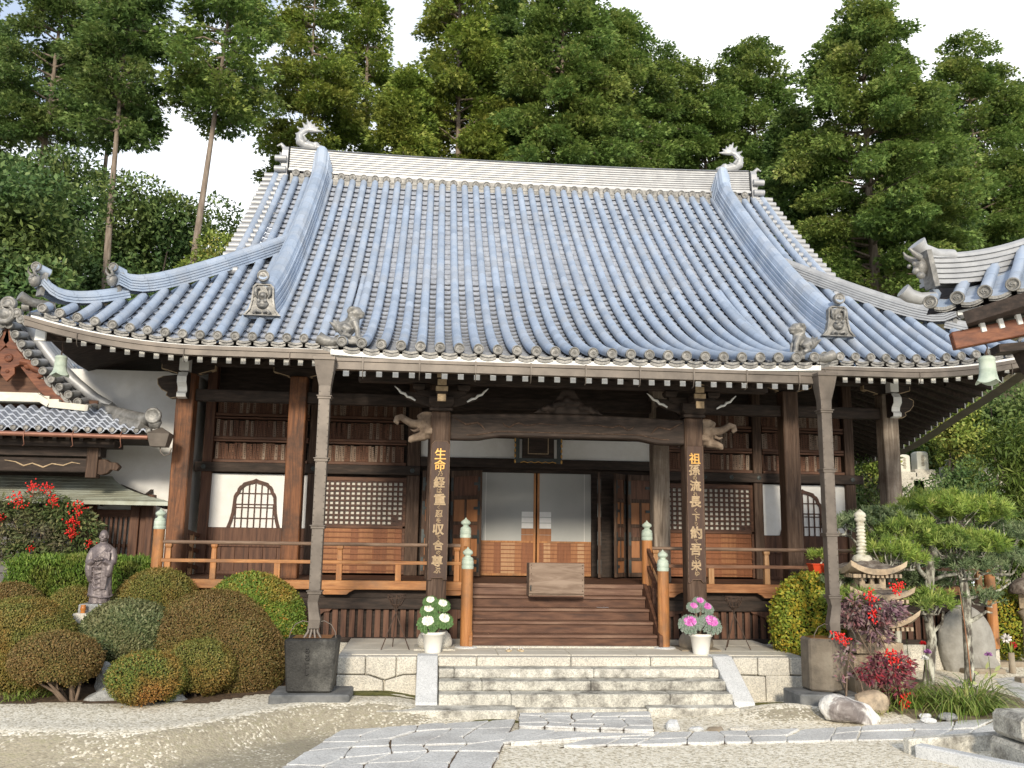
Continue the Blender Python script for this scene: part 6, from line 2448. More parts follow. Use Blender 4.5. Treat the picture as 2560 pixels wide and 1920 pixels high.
# ------------------------------------------------------------------ ornamental cabbages in pots
def cabbage(parent, c, r, tilt, outer, inner, seed):
    """frilled rosette: rings of wavy leaf blades, pale heart"""
    r_ = np.random.default_rng(seed)
    ax = Vector(tilt).normalized()
    s = ax.cross(Vector((0.3, 1, .2))).normalized()
    t = ax.cross(s)
    og, ig = MB(), MB()
    rings = 8
    for k in range(rings):
        f = k / (rings - 1)
        rr = r * (1.0 - .86 * f)
        n = max(6, int(15 - 8 * f))
        lift_ = r * (-.50 + .72 * f ** .8)
        for j in range(n):
            a0 = 2 * PI * (j + .5 * (k % 2)) / n + r_.uniform(-.12, .12)
            wd = rr * 2.9 / n + .014
            P = []
            for v in np.linspace(0, 1, 4):
                row = []
                for u in np.linspace(-1, 1, 7):
                    frill = .12 * r * v * v * math.sin(u * 7 + j * 1.3 + k)
                    ang = a0 + u * wd / max(rr, .02) * (.35 + .65 * v) * .8
                    rad = rr * (.30 + .78 * v) * (1 - .10 * u * u) + r_.uniform(-.004, .004)
                    h = lift_ + rr * (.42 * v - .38 * v * v) + frill
                    row.append(tuple(Vector(c) + s * (rad * math.cos(ang)) + t * (rad * math.sin(ang)) + ax * h))
                P.append(row)
            (ig if k >= 4 else og).grid(P, 0, True)
    o = og.build("cabbage_leaves", outer, parent, fix=False)
    ig.build("pale_heart", inner, o, fix=False)


CABG = M("dark_cabbage_leaf", [(.035, .085, .022), (.075, .15, .04), (.13, .22, .08)], scale=22, rough=.6, bump=.2)
CABGR = M("grey_cabbage_leaf", [(.10, .145, .10), (.17, .22, .17), (.25, .24, .24)], scale=22, rough=.6, bump=.2)
CABY = M("yellowing_leaf", [(.40, .36, .09), (.5, .42, .14)], scale=12, rough=.6, bump=.1)
CABW = M("cream_white_heart", [(.70, .68, .58), (.84, .82, .76)], scale=25, rough=.55, bump=.1)
CABP = M("purple_heart", [(.40, .06, .30), (.60, .15, .48), (.75, .45, .66)], scale=22, rough=.55, bump=.1)


def planter(x, y, lab, spots, outer, inner, seed):
    t = thing("cabbage_planter", lab, "planter", (x, y, .522))
    mb = MB()
    mb.lathe([(.125, .522), (.13, .53), (.128, .55), (.165, .79), (.19, .80), (.195, .84), (.188, .845), (.175, .84), (.165, .80)], (x, y, 0), 24)
    mb.build("pot", POTW, t)
    mb = MB()
    mb.lathe([(.165, .80), (.1, .815), (0, .82)], (x, y, 0), 16)
    mb.build("soil", BEDM, t)
    for k, (dx, dy, z, r) in enumerate(spots):
        mb = MB()
        mb.tube([(x + dx * .3, y + dy * .3, .80), (x + dx * .8, y + dy * .8, z - r * .35)], .02, 6)
        mb.build("stalk", STEM, t)
        cabbage(t, (x + dx, y + dy, z), r, (dx * .9, -.62 + dy * .5, .62), outer, inner, seed + k)


planter(-2.22, .50, "cream pot of white hearted ornamental cabbages by the porch pillar", [(-.09, -.12, 1.02, .175), (.17, -.08, 1.06, .155), (-.08, .03, 1.20, .14), (-.06, .06, 1.33, .12), (.14, .05, 1.28, .13)], CABG, CABW, 20)
planter(2.08, .42, "cream pot of purple hearted ornamental cabbages by the porch pillar", [(-.19, -.08, 1.04, .185), (.16, -.10, 1.05, .195), (.14, .06, 1.27, .13), (-.08, .06, 1.28, .115), (.03, .08, 1.36, .11)], CABGR, CABP, 40)
# ------------------------------------------------------------------ garden shrubs
LF = {
    'brown': leafmat("russet_azalea_leaf", [(0.101, 0.088, 0.027), (0.189, 0.135, 0.049), (0.270, 0.162, 0.062), (0.243, 0.223, 0.068)], patch=[(0.088, 0.095, 0.027), (0.176, 0.162, 0.046), (0.284, 0.176, 0.062), (0.243, 0.243, 0.074)], patch_scale=2.2),
    'olive': leafmat("olive_azalea_leaf", [(0.085, 0.104, 0.024), (0.169, 0.179, 0.041), (0.263, 0.254, 0.064), (0.319, 0.206, 0.066)], patch=[(0.112, 0.094, 0.026), (0.225, 0.179, 0.048), (0.356, 0.206, 0.060), (0.281, 0.281, 0.075)], patch_scale=2.0),
    'mixed': leafmat("mixed_azalea_leaf", [(0.066, 0.104, 0.022), (0.140, 0.198, 0.041), (0.244, 0.263, 0.060), (0.375, 0.206, 0.056)], patch=[(0.112, 0.085, 0.024), (0.263, 0.140, 0.041), (0.450, 0.216, 0.056), (0.281, 0.263, 0.075)], patch_scale=1.6),
    'grey': leafmat("grey_green_juniper_leaf", [(0.056, 0.081, 0.033), (0.112, 0.146, 0.060), (0.188, 0.216, 0.094), (0.271, 0.271, 0.140)], patch=[(0.075, 0.094, 0.037), (0.150, 0.160, 0.068), (0.244, 0.235, 0.109), (0.300, 0.281, 0.150)], patch_scale=1.8),
    'bright': leafmat("bright_green_azalea_leaf", [(0.068, 0.128, 0.018), (0.143, 0.232, 0.033), (0.240, 0.315, 0.057), (0.450, 0.225, 0.045)], patch=[(0.105, 0.120, 0.019), (0.225, 0.195, 0.036), (0.420, 0.240, 0.048), (0.300, 0.330, 0.068)], patch_scale=1.7),
    'hedge': leafmat("fresh_hedge_leaf", [(0.053, 0.105, 0.015), (0.112, 0.203, 0.030), (0.195, 0.300, 0.053), (0.285, 0.375, 0.083)], patch=[(0.060, 0.090, 0.015), (0.135, 0.180, 0.030), (0.225, 0.255, 0.053), (0.300, 0.300, 0.090)], patch_scale=2.5),
    'yellow': leafmat("yellow_orange_shrub_leaf", [(0.090, 0.150, 0.021), (0.210, 0.285, 0.036), (0.510, 0.390, 0.045), (0.600, 0.390, 0.045)], patch=[(0.150, 0.225, 0.027), (0.255, 0.330, 0.045), (0.360, 0.405, 0.060), (0.450, 0.405, 0.060)], patch_scale=2.4),
}


def sphere_pts(n):
    u = rng.uniform(-1, 1, n)
    ph = rng.uniform(0, 2 * PI, n)
    s = np.sqrt(1 - u * u)
    return np.stack([s * np.cos(ph), s * np.sin(ph), u], -1)


def lump(d, seed):
    r = np.random.default_rng(seed)
    k = r.normal(size=(6, 3)) * 3.0
    ph = r.uniform(0, 6, 6)
    return (np.sin(d @ k.T + ph).sum(1)) / 6


def dome_surface(d, lobes, seed):
    """directions -> points on the union of the lobes' ellipsoids (outermost along each lobe)"""
    out = []
    for (cx, cy, cz, rx, ry, rz) in lobes:
        l = 1 + 0.055 * lump(d, seed)
        p = np.array([cx, cy, cz]) + d * np.array([rx, ry, rz]) * l[:, None]
        out.append(p)
    return out


def clipped(label, lobes, mat, seed, zcut, n_per_m2=8500, leaf=.028, stems=None, name="clipped_shrub", cat="shrub", fuzz=.02, base=None, up=0.25):
    cx, cy = lobes[0][0], lobes[0][1]
    t = thing(name, label, cat, (cx, cy, gzf(cx, cy)))
    Ps, Ns = [], []
    for li, lb in enumerate(lobes):
        area = 4 * PI * ((lb[3] * lb[4]) ** 1.6 / 3 + (lb[3] * lb[5]) ** 1.6 / 3 + (lb[4] * lb[5]) ** 1.6 / 3) ** (1 / 1.6)
        n = int(area * n_per_m2)
        d = sphere_pts(n)
        P = dome_surface(d, [lb], seed + li)[0]
        N_ = unit(d / np.array(lb[3:6]))
        keep = P[:, 2] > zcut + .06 * np.sin(P[:, 0] * 9 + P[:, 1] * 7)
        for lj, ob_ in enumerate(lobes):          # drop leaves hidden inside a neighbouring lobe
            if lj != li:
                q = (P - np.array(ob_[:3])) / np.array(ob_[3:6])
                keep &= (q ** 2).sum(1) > .9
        Ps.append(P[keep])
        Ns.append(N_[keep])
    P, N_ = np.concatenate(Ps), np.concatenate(Ns)
    n = len(P)
    P = P + N_ * rng.normal(0, fuzz, (n, 1)) - N_ * .01
    D = unit(unit(np.cross(N_, rdir(n))) * .8 + N_ * rng.uniform(.1, .9, (n, 1)) + np.array([0, 0, up]))
    L = leaf * rng.uniform(.7, 1.35, n)
    V = diamonds(P, D, unit(N_ + rdir(n) * .6), L, L * .55)
    fol = quads_np("foliage", V, np.clip(rng.normal(.48, .25, n) + .15 * lump(P * 3.0, seed), 0, 1), mat, t, wloc(t))
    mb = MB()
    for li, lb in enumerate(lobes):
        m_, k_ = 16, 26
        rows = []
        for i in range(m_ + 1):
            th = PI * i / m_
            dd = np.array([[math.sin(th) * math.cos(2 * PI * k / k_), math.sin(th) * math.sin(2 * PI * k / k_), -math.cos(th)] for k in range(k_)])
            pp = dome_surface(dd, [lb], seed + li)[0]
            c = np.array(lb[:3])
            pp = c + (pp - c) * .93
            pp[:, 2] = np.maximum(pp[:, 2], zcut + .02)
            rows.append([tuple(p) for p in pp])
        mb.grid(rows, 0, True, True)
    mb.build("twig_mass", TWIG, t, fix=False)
    if stems:
        mb = MB()
        r = random.Random(seed)
        bx, by, ns, spread = stems
        zb = gzf(bx, by) - .03
        for k in range(ns):
            a = 2 * PI * k / ns + r.uniform(-.3, .3)
            lx = lobes[0][0] + lobes[0][3] * spread * math.cos(a)
            ly = lobes[0][1] + lobes[0][4] * spread * math.sin(a)
            zt = zcut + .12
            x0, y0 = bx + .07 * math.cos(a), by + .05 * math.sin(a)
            p1 = (x0 + (lx - x0) * .30 + r.uniform(-.04, .04), y0 + (ly - y0) * .3, zb + (zt - zb) * .38)
            p2 = (x0 + (lx - x0) * .72 + r.uniform(-.05, .05), y0 + (ly - y0) * .7, zb + (zt - zb) * .72)
            mb.tube([(x0, y0, zb), p1, p2, (lx, ly, zt)], [.030, .022, .017, .012], 6)
            for q in range(2):
                b_ = (p2[0] + r.uniform(-.2, .2), p2[1] + r.uniform(-.15, .15), zt + .05)
                mb.tube([p1 if q else p2, ((p1[0] + b_[0]) / 2 + .03, (p1[1] + b_[1]) / 2, (p1[2] + b_[2]) / 2), b_], [.013, .010, .007], 5)
        mb.build("stems", STEM, t)
    return t


clipped("brown clipped shrub on bare forked stems in front of the tall upright rock", [(-7.43, -.75, .56, .60, .50, .37)], LF['brown'], 1, .30, stems=(-7.17, -.78, 8, .62))
clipped("small round clipped shrub with a short forked stem in front of the low rocks", [(-6.11, -1.02, .36, .50, .46, .34)], LF['mixed'], 2, .09, stems=(-6.15, -1.08, 6, .35))
clipped("round olive clipped shrub between the small front shrub and the big russet one", [(-5.59, -.35, .40, .52, .50, .38)], LF['olive'], 3, .08, stems=(-5.55, -.42, 6, .4))
clipped("grey green clipped shrub with dark underside beside the statue's feet", [(-6.90, .6, .72, .72, .62, .55)], LF['grey'], 4, .32, leaf=.042, stems=(-6.9, .6, 7, .5))
clipped("largest russet clipped shrub sloping down to the dark stone basin", [(-5.66, .72, .50, .96, .86, .93), (-5.14, .40, .36, .66, .70, .72)], LF['brown'], 5, -.02)
clipped("bright green clipped shrub with orange tips behind the russet one, under the railing", [(-5.21, 1.32, .82, .86, .62, .84)], LF['bright'], 6, .1, leaf=.042)
clipped("brownish green clipped dome right of the statue below the corner newel post", [(-6.86, 1.75, .95, .74, .55, .76)], LF['olive'], 7, .3)
clipped("wide olive clipped shrub cut off by the left edge of the picture", [(-8.42, .3, .50, .95, .80, .80)], LF['olive'], 8, .0)
clipped("low clipped shrub at the far left in front of the hedge", [(-9.27, 1.9, .80, .66, .5, .64)], LF['brown'], 9, .3)
clipped("low clipped shrub just left of the statue in front of the hedge", [(-8.17, 1.75, .72, .55, .45, .68)], LF['olive'], 10, .3)
clipped("green and orange round shrub between the porch platform and stone lantern", [(4.10, .85, .92, .60, .55, .80)], LF['yellow'], 11, .12, leaf=.055, fuzz=.04, n_per_m2=3600)
clipped("yellow tinged loose shrub behind the standing stone monument", [(9.12, 3.3, .75, .80, .6, .62)], LF['yellow'], 12, .05, leaf=.06, fuzz=.07, n_per_m2=2400)

# box hedge behind the statue
t = thing("box_hedge", "bright green square cut hedge behind the bronze statue", "hedge", (-8.4, 2.7, 0))
n = 26000
x0, x1, y0, y1, z0, z1 = -9.62, -7.25, 2.42, 3.0, .1, 1.80
f = rng.uniform(0, 1, n)
u, v = rng.uniform(0, 1, n), rng.uniform(0, 1, n)
top, side, end = f < .33, (f >= .33) & (f < .85), f >= .85
P = np.zeros((n, 3))
N_ = np.zeros((n, 3))
P[top] = np.stack([x0 + (x1 - x0) * u, y0 + (y1 - y0) * v, np.full(n, z1)], -1)[top]
N_[top] = (0, 0, 1)
P[side] = np.stack([x0 + (x1 - x0) * u, np.full(n, y0), z0 + (z1 - z0) * v], -1)[side]
N_[side] = (0, -1, 0)
P[end] = np.stack([np.where(rng.uniform(size=n) < .5, x0, x1), y0 + (y1 - y0) * u, z0 + (z1 - z0) * v], -1)[end]
N_[end] = np.where(P[end][:, :1] < -8.6, -1, 1) * np.array([1, 0, 0])
# round the shoulders
ez = np.clip((P[:, 2] - (z1 - .12)) / .12, 0, 1)
ex = np.clip((np.abs(P[:, 0] - (x0 + x1) / 2) - ((x1 - x0) / 2 - .2)) / .2, 0, 1)
P[:, 1] += np.where(side, .10 * ez ** 2 + .08 * ex ** 2, 0)
P[:, 2] -= np.where(top, .12 * ex ** 2, 0)
P += N_ * (rng.normal(0, .035, (n, 1)) + .05 * lump(P * 2, 3)[:, None])
D = unit(N_ * .6 + np.array([0, 0, .9]) + rdir(n) * .7)
L = rng.uniform(.04, .085, n)
quads_np("foliage", diamonds(P, D, unit(N_ + rdir(n)), L, L * .35), np.clip(rng.normal(.5, .25, n), 0, 1), LF['hedge'], t, wloc(t))
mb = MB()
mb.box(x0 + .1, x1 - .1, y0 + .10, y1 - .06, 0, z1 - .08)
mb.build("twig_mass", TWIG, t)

# ------------------------------------------------------------------ nandina with red berries
NAND = leafmat("nandina_leaf", [(.05, .085, .025), (.10, .15, .045), (.16, .19, .075), (.28, .27, .11)], patch=[(.08, .06, .05), (.13, .12, .075), (.18, .15, .10), (.25, .22, .12)], patch_scale=1.6)
NANDP = leafmat("purple_nandina_leaf", [(0.126, 0.063, 0.095), (0.231, 0.126, 0.168), (0.336, 0.231, 0.242), (0.252, 0.273, 0.189)], patch=[(0.147, 0.147, 0.116), (0.252, 0.210, 0.200), (0.357, 0.105, 0.126), (0.336, 0.294, 0.231)], patch_scale=3.0)


def nandina(label, cx, cy, zb, clumps, berries, mat, seed, leaf=.075, per=220, stems=6):
    t = thing("nandina", label, "shrub", (cx, cy, zb))
    r = np.random.default_rng(seed)
    V, var = [], []
    for (x, y, z, rad, flat) in clumps:
        n = int(per * (rad / .3) ** 2)
        d = sphere_pts(n) * r.uniform(.35, 1.0, (n, 1)) ** .6
        P = np.array([x, y, z]) + d * np.array([rad, rad, rad * flat])
        D = unit(d * np.array([1, 1, .3]) + rdir(n) * .55 + np.array([0, 0, -.25]))
        L = leaf * r.uniform(.6, 1.3, n)
        V.append(diamonds(P, D, unit(np.array([0, -.4, .8]) + rdir(n) * .7), L, L * .36))
        var.append(np.clip(r.normal(.5, .27, n), 0, 1))
    quads_np("foliage", np.concatenate(V), np.concatenate(var), mat, t, wloc(t))
    mb = MB()
    for k in range(stems):
        c = clumps[k % len(clumps)]
        x0, y0 = cx + r.uniform(-.25, .25), cy + r.uniform(-.15, .15)
        mb.tube([(x0, y0, zb - .03), (x0 + (c[0] - x0) * .3, y0 + (c[1] - y0) * .3, zb + (c[2] - zb) * .5), (c[0], c[1], c[2])], [.016, .013, .008], 6)
    mb.build("stems", STEM, t)
    for (x, y, z, s) in berries:
        mb = MB()
        for k in range(int(34 * s / .09)):
            dd = r.normal(size=3) * np.array([.62, .55, .62]) * s
            mb.ball((x + dd[0], y + dd[1], z + dd[2]), .016 if s > .06 else .012, 6)
        mb.tube([(x, y, z - s * 1.6), (x, y, z + s * .8)], .005, 4, 0)
        mb.build("berry_cluster", BERRY, t, fix=False)
    return t


nandina("tall nandina with bright red berry clusters in front of the annex", -9.5, 3.3, gzf(-9.5, 3.3),
        [(-9.44, 3.20, 2.73, 0.42, 0.8), (-9.92, 3.20, 2.54, 0.42, 0.8), (-9.01, 3.20, 2.54, 0.45, 0.8), (-8.67, 3.15, 2.35, 0.36, 0.8), (-9.39, 3.15, 2.25, 0.42, 0.8), (-10.06, 3.15, 2.11, 0.4, 0.8), (-8.96, 3.20, 2.06, 0.42, 0.7), (-9.68, 3.15, 1.92, 0.36, 0.8), (-8.91, 3.15, 1.78, 0.3, 0.8), (-10.25, 3.15, 2.69, 0.3, 0.8)],
        [(-9.54, 2.97, 3.09, 0.1), (-9.31, 3.00, 3.09, 0.08), (-9.73, 2.85, 2.88, 0.12), (-9.12, 2.85, 2.86, 0.09), (-8.70, 2.87, 2.72, 0.11), (-8.77, 2.85, 2.49, 0.09), (-8.74, 2.85, 2.28, 0.1), (-8.72, 2.85, 2.40, 0.08), (-10.01, 2.85, 2.51, 0.1), (-8.45, 2.90, 2.13, 0.06), (-9.44, 2.85, 2.01, 0.05), (-9.10, 2.87, 1.78, 0.05), (-10.06, 2.85, 2.06, 0.06)], NAND, 31, leaf=.105, per=430, stems=9)
nandina("purple leaved nandina with red berries hanging over the stone lantern's lower roofs", 4.55, -.72, gzf(4.5, -.7),
        [(4.30, -.55, 1.36, .34, .55), (4.62, -.55, 1.28, .34, .55), (4.10, -.58, 1.22, .22, .5), (4.45, -.55, 1.10, .26, .6), (4.62, -.5, .92, .18, .7), (4.85, -.52, 1.3, .2, .6)],
        [(4.32, -.82, 1.52, .085), (4.36, -.84, 1.26, .085), (4.80, -.72, 1.64, .08), (4.88, -.74, 1.70, .06)], NANDP, 32, leaf=.105, per=420, stems=5)
nandina("low nandina with crimson leaves and red berries at the foot of the stone lantern", 4.42, -.95, gzf(4.4, -.95),
        [(4.48, -.95, .52, .30, .7), (4.22, -.95, .44, .22, .6), (4.58, -.95, .28, .24, .8), (4.72, -.9, .55, .2, .7)],
        [(4.42, -1.18, .70, .085), (4.52, -1.18, .64, .06), (4.62, -1.18, .10, .07), (4.55, -1.18, .02, .05), (4.82, -1.0, .6, .04), (4.25, -1.2, -.02, .04)], leafmat("crimson_nandina_leaf", [(0.135, 0.045, 0.075), (0.210, 0.090, 0.112), (0.300, 0.045, 0.068), (0.195, 0.180, 0.120)], patch=[(0.330, 0.030, 0.045), (0.420, 0.045, 0.053), (0.225, 0.120, 0.135), (0.240, 0.180, 0.150)], patch_scale=4), 33, leaf=.095, per=420, stems=5)
nandina("small nandina with red berries beside the right stone basin", 3.95, -1.0, gzf(3.95, -1.0),
        [(3.80, -1.02, .70, .16, .7), (3.72, -1.05, .45, .14, .8), (3.92, -1.0, .85, .14, .6)], [(3.66, -1.16, .98, .07), (3.76, -1.16, .92, .06)], NANDP, 34, leaf=.075, per=200, stems=3)

# ------------------------------------------------------------------ cloud pruned pines at the right
PINE = leafmat("long_pine_needle", [(0.072, 0.142, 0.024), (0.173, 0.274, 0.045), (0.324, 0.425, 0.081), (0.500, 0.500, 0.162)], patch=[(0.061, 0.121, 0.030), (0.142, 0.223, 0.051), (0.263, 0.344, 0.092), (0.405, 0.486, 0.142)], patch_scale=1.4, trans=.2)
PINEB = leafmat("blue_pine_needle", [(0.057, 0.101, 0.045), (0.121, 0.182, 0.085), (0.223, 0.284, 0.142), (0.344, 0.405, 0.223)], trans=.2)


def pad_needles(cx, cy, cz, rx, ry, rz, seed, L0=.14, dens=150):
    r = np.random.default_rng(seed)
    nt_ = int(dens * PI * rx * ry) + 14
    a = r.uniform(0, 2 * PI, nt_)
    q = np.sqrt(r.uniform(0, 1, nt_))
    lobed = 1 + .16 * np.sin(a * 5 + seed) + .10 * np.sin(a * 9 + seed * 2)
    B = np.stack([cx + rx * q * lobed * np.cos(a), cy + ry * q * lobed * np.sin(a), cz - rz * .6 + rz * 1.5 * np.sqrt(np.clip(1 - q * q, 0, 1)) * r.uniform(.35, 1, nt_) + .3 * rz * np.sin(a * 4 + q * 6)], -1)
    ax = unit(np.stack([np.cos(a) * q * .9, np.sin(a) * q * .9, np.full(nt_, .85)], -1) + r.normal(size=(nt_, 3)) * .2)
    k = 24
    P = np.repeat(B, k, 0)
    A = np.repeat(ax, k, 0)
    n = len(P)
    D = unit(A * .75 + unit(r.normal(size=(n, 3))) * .8)
    P = P + A * r.uniform(-.05, .03, (n, 1))
    L = L0 * r.uniform(.65, 1.15, n)
    V = diamonds(P, D, unit(r.normal(size=(n, 3))), L, np.full(n, .013), .5)
    var = np.clip(np.repeat(r.normal(.45, .16, nt_), k) + .30 * D[:, 2] * .4 + r.normal(0, .12, n), 0, 1)
    return V, var, B


def pine(label, base, trunk, branches, pads, mat, seed, L0=.13):
    t = thing("pruned_pine", label, "pine tree", base)
    mb = MB()
    for pts, rad in trunk:
        mb.tube(pts, rad, 10)
    for pts, rad in branches:
        mb.tube(pts, rad, 7)
    r = random.Random(seed)
    tw = MB()
    V, var = [], []
    for i, pd in enumerate(pads):
        v, c, B = pad_needles(*pd, seed + i, L0)
        V.append(v)
        var.append(c)
        # twigs under the pad
        for k in range(9):
            b = B[r.randrange(len(B))]
            m_ = (pd[0] + (b[0] - pd[0]) * .5, pd[1] + (b[1] - pd[1]) * .5, pd[2] - pd[5] * (1.2 + .3 * r.random()))
            tw.tube([(pd[0], pd[1], pd[2] - pd[5] * 1.3), m_, (m_[0] + r.uniform(-.05, .05), m_[1], m_[2] + .05), tuple(b)], [.02, .015, .012, .006], 5)
    tr = mb.build("trunk", PBARK, t)
    tw.build("twigs", PBARK, t)
    quads_np("needles", np.concatenate(V), np.concatenate(var), mat, t, wloc(t))


pine("pale barked cloud pruned pine whose layered pads spread behind the stone lantern", (6.1, .8, 0),
     [([(6.09, .8, -.05), (6.15, .8, .35), (6.21, .8, .72), (6.17, .8, 1.1), (6.21, .8, 1.5), (6.25, .8, 1.8), (6.31, .8, 2.12), (6.42, .85, 2.5)], [.10, .085, .08, .078, .075, .08, .065, .05])],
     [([(6.21, .8, 1.72), (6.0, .7, 1.88), (5.90, .65, 2.1), (5.88, .6, 2.35), (5.8, .6, 2.45)], [.045, .04, .035, .03, .02]),
      ([(5.92, .65, 2.05), (5.7, .5, 2.05), (5.5, .4, 2.0), (5.3, .3, 2.0)], [.035, .032, .028, .02]),
      ([(6.24, .8, 1.68), (6.45, .75, 1.78), (6.7, .7, 1.82), (6.85, .7, 1.8)], [.035, .03, .025, .02]),
      ([(6.31, .8, 2.1), (6.5, .8, 2.2), (6.65, .75, 2.22), (6.75, .8, 2.5)], [.045, .04, .035, .02]),
      ([(6.15, .8, 1.0), (5.98, .6, 1.12), (5.85, .5, 1.2)], [.03, .026, .02]), ([(6.2, .8, .8), (6.35, .7, 1.0), (6.3, .55, 1.2)], [.03, .025, .02])],
     [(6.73, .9, 2.98, 1.02, .8, .22), (7.25, 1.0, 2.85, .6, .55, .2), (5.76, .6, 2.55, .58, .5, .21), (5.22, .3, 2.22, .45, .42, .21), (5.55, .35, 2.1, .4, .4, .16), (6.56, .6, 2.38, .78, .55, .20), (6.95, .6, 2.35, .5, .5, .18), (5.94, .45, 1.40, .50, .4, .18)], PINE, 50)
pine("second lichen spotted pine trunk with dark low pads right of the first pine", (6.83, .8, 0),
     [([(6.83, .8, -.05), (6.85, .8, .35), (6.85, .8, .72), (6.87, .8, 1.38), (6.83, .8, 1.78), (6.82, .85, 2.1)], [.085, .078, .075, .08, .07, .04])],
     [([(6.86, .8, 1.0), (7.0, .7, 1.1), (7.12, .65, 1.2), (7.2, .6, 1.18)], [.04, .035, .025, .012]), ([(6.86, .8, 1.38), (7.2, .8, 1.48), (7.5, .8, 1.55), (7.7, .8, 1.68)], [.03, .025, .02, .016]), ([(6.85, .8, .95), (6.72, .65, 1.02), (6.66, .6, 1.12)], [.03, .025, .012])],
     [(6.78, .62, 2.0, .46, .4, .20), (7.55, .8, 2.1, .55, .45, .22), (7.2, .75, 2.05, .3, .3, .16), (7.15, .8, 1.45, .3, .3, .12), (7.9, 1.2, 2.55, .5, .5, .22)], PINEB, 70, .11)
pine("small dark pine with blue green pads behind the stone lantern's finial", (5.74, 1.1, 0),
     [([(5.74, 1.1, -.05), (5.76, 1.1, .5), (5.79, 1.1, 1.0), (5.7, 1.1, 1.6), (5.6, 1.1, 2.1), (5.5, 1.05, 2.5)], [.07, .065, .06, .055, .045, .03])],
     [([(5.62, 1.1, 2.05), (5.2, .9, 2.28), (4.95, .75, 2.3), (4.7, .65, 2.5)], [.035, .03, .025, .015]), ([(5.7, 1.1, 1.5), (5.1, .7, 1.7), (4.6, .4, 1.7), (4.34, .3, 1.68)], [.03, .025, .02, .012])],
     [(5.54, .95, 2.74, .62, .5, .20), (4.66, .6, 2.62, .30, .3, .13), (4.95, .8, 2.7, .28, .25, .12), (4.34, .3, 1.75, .22, .22, .12), (4.62, .6, 1.78, .25, .2, .1), (5.9, 1.3, 1.7, .7, .4, .2), (6.4, 1.4, 1.65, .5, .4, .2)], PINEB, 90, .10)
pine("low bright green pine pad spreading in front of the stone lantern", (4.15, -.1, 0),
     [([(4.05, .05, -.05), (4.08, 0, .6), (4.15, -.08, 1.1), (4.3, -.15, 1.3)], [.03, .028, .024, .018])], [],
     [(4.32, -.2, 1.46, .40, .3, .11)], PINE, 110, .15)

# ------------------------------------------------------------------ grasses, ferns, iris leaves
GRASSB = leafmat("lily_turf_blade", [(0.060, 0.112, 0.018), (0.135, 0.210, 0.033), (0.225, 0.285, 0.068), (0.360, 0.330, 0.135)], trans=.15)


def tuft(label, cx, cy, n, L0, spread, seed, name="lily_turf", mat=GRASSB, w=.024):
    z = gzf(cx, cy)
    t = thing(name, label, "plant", (cx, cy, z))
    r = np.random.default_rng(seed)
    V, var = [], []
    for k in range(n):
        a = r.uniform(0, 2 * PI)
        b = np.array([cx + spread * math.sqrt(r.uniform()) * math.cos(a), cy + spread * .7 * math.sqrt(r.uniform()) * math.sin(a), z])
        az = a + r.normal(0, .5)
        L = L0 * r.uniform(.6, 1.2)
        el = R_(r.uniform(42, 82))
        d = np.array([math.cos(az) * math.cos(el), math.sin(az) * math.cos(el), math.sin(el)])
        s = np.array([-math.sin(az), math.cos(az), 0]) * w * r.uniform(.7, 1.2) / 2
        p = b.copy()
        seg = 6
        vv = np.clip(r.normal(.5, .25), 0, 1)
        for j in range(seg):
            d2 = d + np.array([math.cos(az) * .10, math.sin(az) * .14, -.36]) * (1.0 + .5 * j / seg)
            d2 /= np.linalg.norm(d2)
            q = p + d * (L / seg)
            w0, w1 = 1 - .12 * j, 1 - .12 * (j + 1) if j < seg - 1 else .05
            V.append([p - s * w0, p + s * w0, q + s * w1, q - s * w1])
            var.append(vv)
            p, d = q, d2
    quads_np("blades", np.array(V), np.array(var), mat, t, wloc(t))


tuft("large arching clump of green strap leaves right of the big rock", 5.55, -1.15, 420, .85, .42, 1)
tuft("smaller clump of strap leaves just behind the big rock", 4.85, -.85, 230, .6, .34, 2)
tuft("sparse clump of strap leaves at the foot of the tan lantern base", 4.25, -1.05, 90, .32, .22, 3)
tuft("grassy tuft beside the plinth of the six sided stone basin", 4.02, -1.22, 60, .2, .15, 4)
tuft("low dark leafy clump under the clipped shrubs at the left", -8.1, -.55, 160, .28, .55, 5)

# broad leaved shoot with yellow green leaves by the pine trunk
t = thing("young_shoot", "thin reddish cane with a few pale green leaves between the two pine trunks", "plant", (6.55, .2, 0))
mb = MB()
mb.tube([(6.52, .25, 0), (6.50, .25, .6), (6.46, .25, 1.2), (6.42, .25, 1.62)], [.012, .011, .009, .005], 6)
mb.build("cane", M("reddish_cane", [(.22, .10, .05), (.34, .18, .10)], scale=8, bump=.1), t)
P = np.array([[6.52, -.1, .2], [6.62, -.1, .25], [6.44, -.1, .28], [6.68, -.1, .12], [6.56, -.1, .36], [6.40, -.1, .15], [6.7, -.1, .33]])
D = unit(np.array([[.3, -.3, 1], [1, -.2, .6], [-1, -.3, .5], [1, -.3, -.3], [.1, -.4, 1], [-1, -.2, .1], [.8, -.3, .9]]))
quads_np("leaves", diamonds(P, D, np.array([[0, -1, .4]] * 7) + rdir(7) * .2, np.full(7, .15), np.full(7, .06)), rng.uniform(.6, 1, 7), leafmat("pale_shoot_leaf", [(.25, .30, .10), (.42, .46, .2)]), t, wloc(t))

